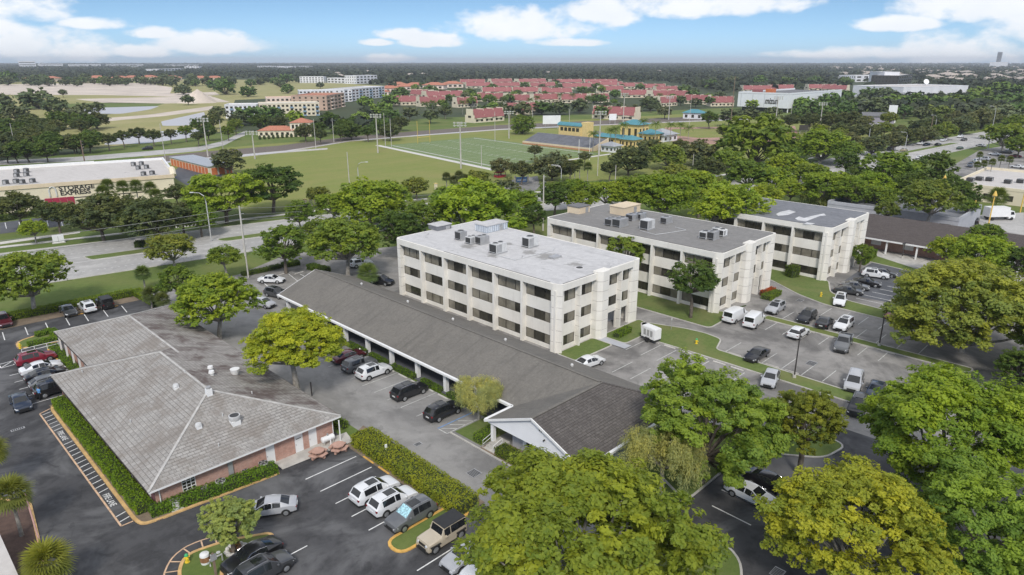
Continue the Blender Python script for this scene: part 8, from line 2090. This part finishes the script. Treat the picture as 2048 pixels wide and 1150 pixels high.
p = P(624, 792); m = MB(); m.box(p.x - .06, p.x + .06, p.y - .06, p.y + .06, 0, 1.9); tag(m.build('sign_post', 'pole_dark', origin=p), 'thin dark post at the tip of the tiled roof', 'post')
p = P(772, 895, 1.4); tag(MB().box(p.x - .12, p.x + .12, p.y - .05, p.y + .05, .1, 1.75).build('marker_post', 'white_paint', origin=(p.x, p.y, 0)), 'white marker post poking out of the big hedge', 'post')
p = P(1342, 660); sgp = empty('sign_post', p, 'thin sign post on the edge of the middle office lawn', 'post'); MB().cyl(p.x, p.y, 0, 2.1, .04, 6).build('post', 'metal_grey', sgp); MB().box(p.x - .15, p.x + .15, p.y - .02, p.y - .0, 1.6, 2.1).build('sign_plate', 'metal_light', sgp)
p = P(118, 485); uc = empty('utility_cabinet', p, 'white utility cabinet on the boulevard verge', 'cabinet', None, -.2); MB().box(-1.1, 1.1, -.8, .8, .15, 1.7).build('casing', 'white_paint', uc, local=True); MB().box(-1.3, 1.3, -1, 1, 0, .149).build('pad', 'concrete', uc, local=True); MB().box(-.02, .02, -.82, -.802, .3, 1.6).build('door_gap', 'grille_dark', uc, local=True)
for k, (u, v) in enumerate(((611, 413), (622, 412), (632, 410), (666, 404), (826, 385), (872, 380), (965, 368))): p = P(u, v); e = empty('fence_pillar', p, 'cream pillar of the field fence along the footpath', 'pillar', 'cream pillars of the field fence'); MB().box(-.35, .35, -.35, .35, 0, 2.0).build('shaft', 'stucco_cream', e, local=True); MB().box(-.45, .45, -.45, .45, 2.002, 2.2).build('cap', 'stucco_yellow', e, local=True)
# low fence rail between stalls and brick house
rl = MB(); fr = empty('white_rail', (15.0, 109.9, 0), 'white handrail beside the red suv', 'rail')
for z in (.5, .95): rl.tube([(14.0, 110.2, z), (18.4, 110.2, z)], .035, 6)
rl.build('rails', 'white_paint', fr)
for x in (14.0, 15.5, 17.0, 18.4): MB().cyl(x, 110.2, 0, .95, .04, 6).build('post', 'white_paint', fr)

# person walking to the parked cars
def person(u, v, heading, label):
    p = P(u, v, .9)
    J = {'pelvis': (0, 0, .95), 'waist': (0.01, 0, 1.12), 'chest': (.02, 0, 1.32), 'neck': (.03, 0, 1.5), 'head0': (.04, 0, 1.58), 'head': (.05, 0, 1.68), 'head1': (.05, 0, 1.78),
         'sl': (.02, .19, 1.42), 'el': (-.02, .25, 1.16), 'wl': (.08, .25, .94), 'hl': (.12, .24, .86), 'sr': (.02, -.19, 1.42), 'er': (-.03, -.25, 1.16), 'wr': (.05, -.25, .93), 'hr': (.09, -.24, .85),
         'pl': (0, .1, .9), 'kl': (.10, .1, .5), 'al': (-.02, .1, .09), 'tl': (.14, .11, .04), 'pr': (0, -.1, .9), 'kr': (-.02, -.1, .5), 'ar': (-.16, -.1, .10), 'tr': (-.01, -.11, .04)}
    R = dict(pelvis=.15, waist=.14, chest=.16, neck=.065, head0=.085, head=.10, head1=.07, sl=.085, el=.055, wl=.04, hl=.045, sr=.085, er=.055, wr=.04, hr=.045, pl=.095, kl=.065, al=.048, tl=.04, pr=.095, kr=.065, ar=.048, tr=.04)
    Ed = [('pelvis', 'waist'), ('waist', 'chest'), ('chest', 'neck'), ('neck', 'head0'), ('head0', 'head'), ('head', 'head1'), ('chest', 'sl'), ('sl', 'el'), ('el', 'wl'), ('wl', 'hl'), ('chest', 'sr'), ('sr', 'er'), ('er', 'wr'), ('wr', 'hr'), ('pelvis', 'pl'), ('pl', 'kl'), ('kl', 'al'), ('al', 'tl'), ('pelvis', 'pr'), ('pr', 'kr'), ('kr', 'ar'), ('ar', 'tr')]
    names = list(J); me = bpy.data.meshes.new('person_skeleton'); me.from_pydata([J[n] for n in names], [(names.index(a), names.index(b)) for a, b in Ed], [])
    ob = bpy.data.objects.new('person_src', me); COL.objects.link(ob)
    md = ob.modifiers.new('skin', 'SKIN'); md.use_smooth_shade = True
    for i, n in enumerate(names):
        me.skin_vertices[0].data[i].radius = (R[n], R[n]); me.skin_vertices[0].data[i].use_root = (n == 'pelvis')
    s2 = ob.modifiers.new('sub', 'SUBSURF'); s2.levels = 2; s2.render_levels = 2
    bpy.context.view_layer.update()
    bm_ = bpy.data.meshes.new_from_object(ob.evaluated_get(bpy.context.evaluated_depsgraph_get()))
    bpy.data.objects.remove(ob)
    e = empty('person', (p.x, p.y, .03), label, 'person', None, heading)
    N, b, o = newmat('clothed_person')
    tc = N.n('ShaderNodeTexCoord'); sp = N.n('ShaderNodeSeparateXYZ'); N.link(tc.outputs['Object'], sp.inputs[0])
    hand = N.m('MULTIPLY', N.m('LESS_THAN', sp.outputs[2], .96), N.m('GREATER_THAN', N.m('ABSOLUTE', sp.outputs[1]), .19))
    c = N.mix(N.m('GREATER_THAN', sp.outputs[2], .98), (.015, .017, .022), (.13, .33, .62))
    c = N.mix(N.m('GREATER_THAN', sp.outputs[2], 1.5), c, (.42, .26, .18)); c = N.mix(hand, c, (.42, .26, .18)); c = N.mix(N.m('LESS_THAN', sp.outputs[2], .09), c, (.02, .02, .02))
    N.link(c, b.inputs['Base Color']); b.inputs['Roughness'].default_value = .8
    bm_.materials.clear(); body = bpy.data.objects.new('body', bm_); finish(body, 'clothed_person', e)
    MB().tube([(.02, 0, 1.68), (.03, 0, 1.76), (.03, 0, 1.84)], [.115, .115, .05], 12).build('hair', 'trim_dark', e, local=True, smooth=True)
person(78, 787, math.radians(20), 'person in light blue shirt and dark trousers beside the black suv')

# ------------------------------------------------------------------ far woods (one mass) and the air
def inpoly(x, y, poly):
    r = np.zeros(len(x), bool); n = len(poly)
    for i in range(n):
        x1, y1 = poly[i][0], poly[i][1]; x2, y2 = poly[(i + 1) % n][0], poly[(i + 1) % n][1]
        c = ((y1 > y) != (y2 > y)) & (x < (x2 - x1) * (y - y1) / (y2 - y1 + 1e-12) + x1)
        r ^= c
    return r
rng = np.random.default_rng(77)
X, Y, Wd = [], [], []
D = 330.0
while D < 13000:
    w = 8.5 + D / 230
    n = int(1.62 * D / (w * .85)) + 1
    az = HEAD + (np.arange(n) / n - .5) * 1.62 + rng.uniform(-.5, .5, n) * 1.62 / n
    dd = D * (1 + rng.uniform(-.02, .02, n))
    X.append(dd * np.cos(az)); Y.append(dd * np.sin(az)); Wd.append(np.full(n, w) * rng.uniform(.7, 1.3, n))
    D *= 1.034
X, Y, Wd = map(np.concatenate, (X, Y, Wd))
def poly_px(*ps): return [tuple(P(u, v)[:2]) for u, v in ps]
excl = [poly_px((-200, 330), (-200, 166), (300, 157), (560, 158), (780, 170), (795, 205), (700, 262), (420, 292), (150, 312)),
        poly_px((720, 275), (790, 178), (900, 164), (1330, 164), (1440, 186), (1480, 184), (1700, 178), (1690, 225), (1560, 236), (1400, 246), (1100, 262)),
        poly_px((1700, 178), (1700, 205), (1810, 206), (1945, 200), (1940, 188)), poly_px((1690, 166), (1690, 178), (1840, 178), (1840, 164))]
keep = (Y > 345 - .0 * X) | (X > 620) | ((X > 560) & (Y > 120))
keep &= ~((Y < 128 - X * .06) & (X < 950))
for pl in excl: keep &= ~inpoly(X, Y, pl)
# the suburb on the right is more open
sub = inpoly(X, Y, poly_px((1640, 168), (1640, 131), (2300, 129), (2300, 172)))
keep &= ~(sub & (rng.uniform(0, 1, len(X)) < .55))
X, Y, Wd = X[keep], Y[keep], Wd[keep]
Hh = rng.uniform(7.5, 12.5, len(X)) * (1 - .12 * sub[keep]) * np.clip(.75 + np.hypot(X, Y) / 6000, 1, 2.2)
nq = 16
nT = len(X)
dirs = unit(rng.normal(size=(nT * nq, 3))); dirs[:, 2] = np.abs(dirs[:, 2]) * .9 + .05
rep = lambda a: np.repeat(a, nq)
C = np.stack([rep(X), rep(Y), rep(Hh) * .42], 1) + dirs * np.stack([rep(Wd) * .5, rep(Wd) * .5, rep(Hh) * .55], 1) * rng.uniform(.55, 1, nT * nq)[:, None]
nr = unit(dirs * .8 + np.array([0, 0, .5]) + rng.normal(size=(nT * nq, 3)) * .35)
v, q = leaf_quads(C, nr, np.minimum(rep(Wd) * .62, 11) * rng.uniform(.7, 1.3, nT * nq), rng, .75)
v[:, 2] = np.maximum(v[:, 2], -.5)
tn = np.clip(rep(rng.uniform(0, 1, nT)) * .8 + rng.uniform(0, .25, nT * nq), 0, 1)
fw = bpy.data.objects.new('far_woods', np_mesh('far_woods', v, q, tn, 'leaf_far')); COL.objects.link(fw)
fw.color = (.052, .066, .037, 1)
tag(fw, 'unbroken dark woods reaching to the horizon', 'woods', kind='stuff')
HZ = MB().box(-14500, 14500, -14500, 14500, -1.5, 104)
hz_o = HZ.build('haze', 'stucco', local=True); hz_o.data.materials.clear()
hm = bpy.data.materials.new('haze_air'); hm.use_nodes = True; hm.node_tree.nodes.clear()
HN = NT(hm.node_tree); ho = HN.n('ShaderNodeOutputMaterial'); pv = HN.n('ShaderNodeVolumePrincipled')
pv.inputs['Color'].default_value = (.86, .91, 1.0, 1); pv.inputs['Density'].default_value = 0.00009; pv.inputs['Anisotropy'].default_value = 0.0
HN.link(pv.outputs[0], ho.inputs['Volume']); hz_o.data.materials.append(hm)
tag(hz_o, 'thin pale haze in the distance', 'haze', kind='stuff')
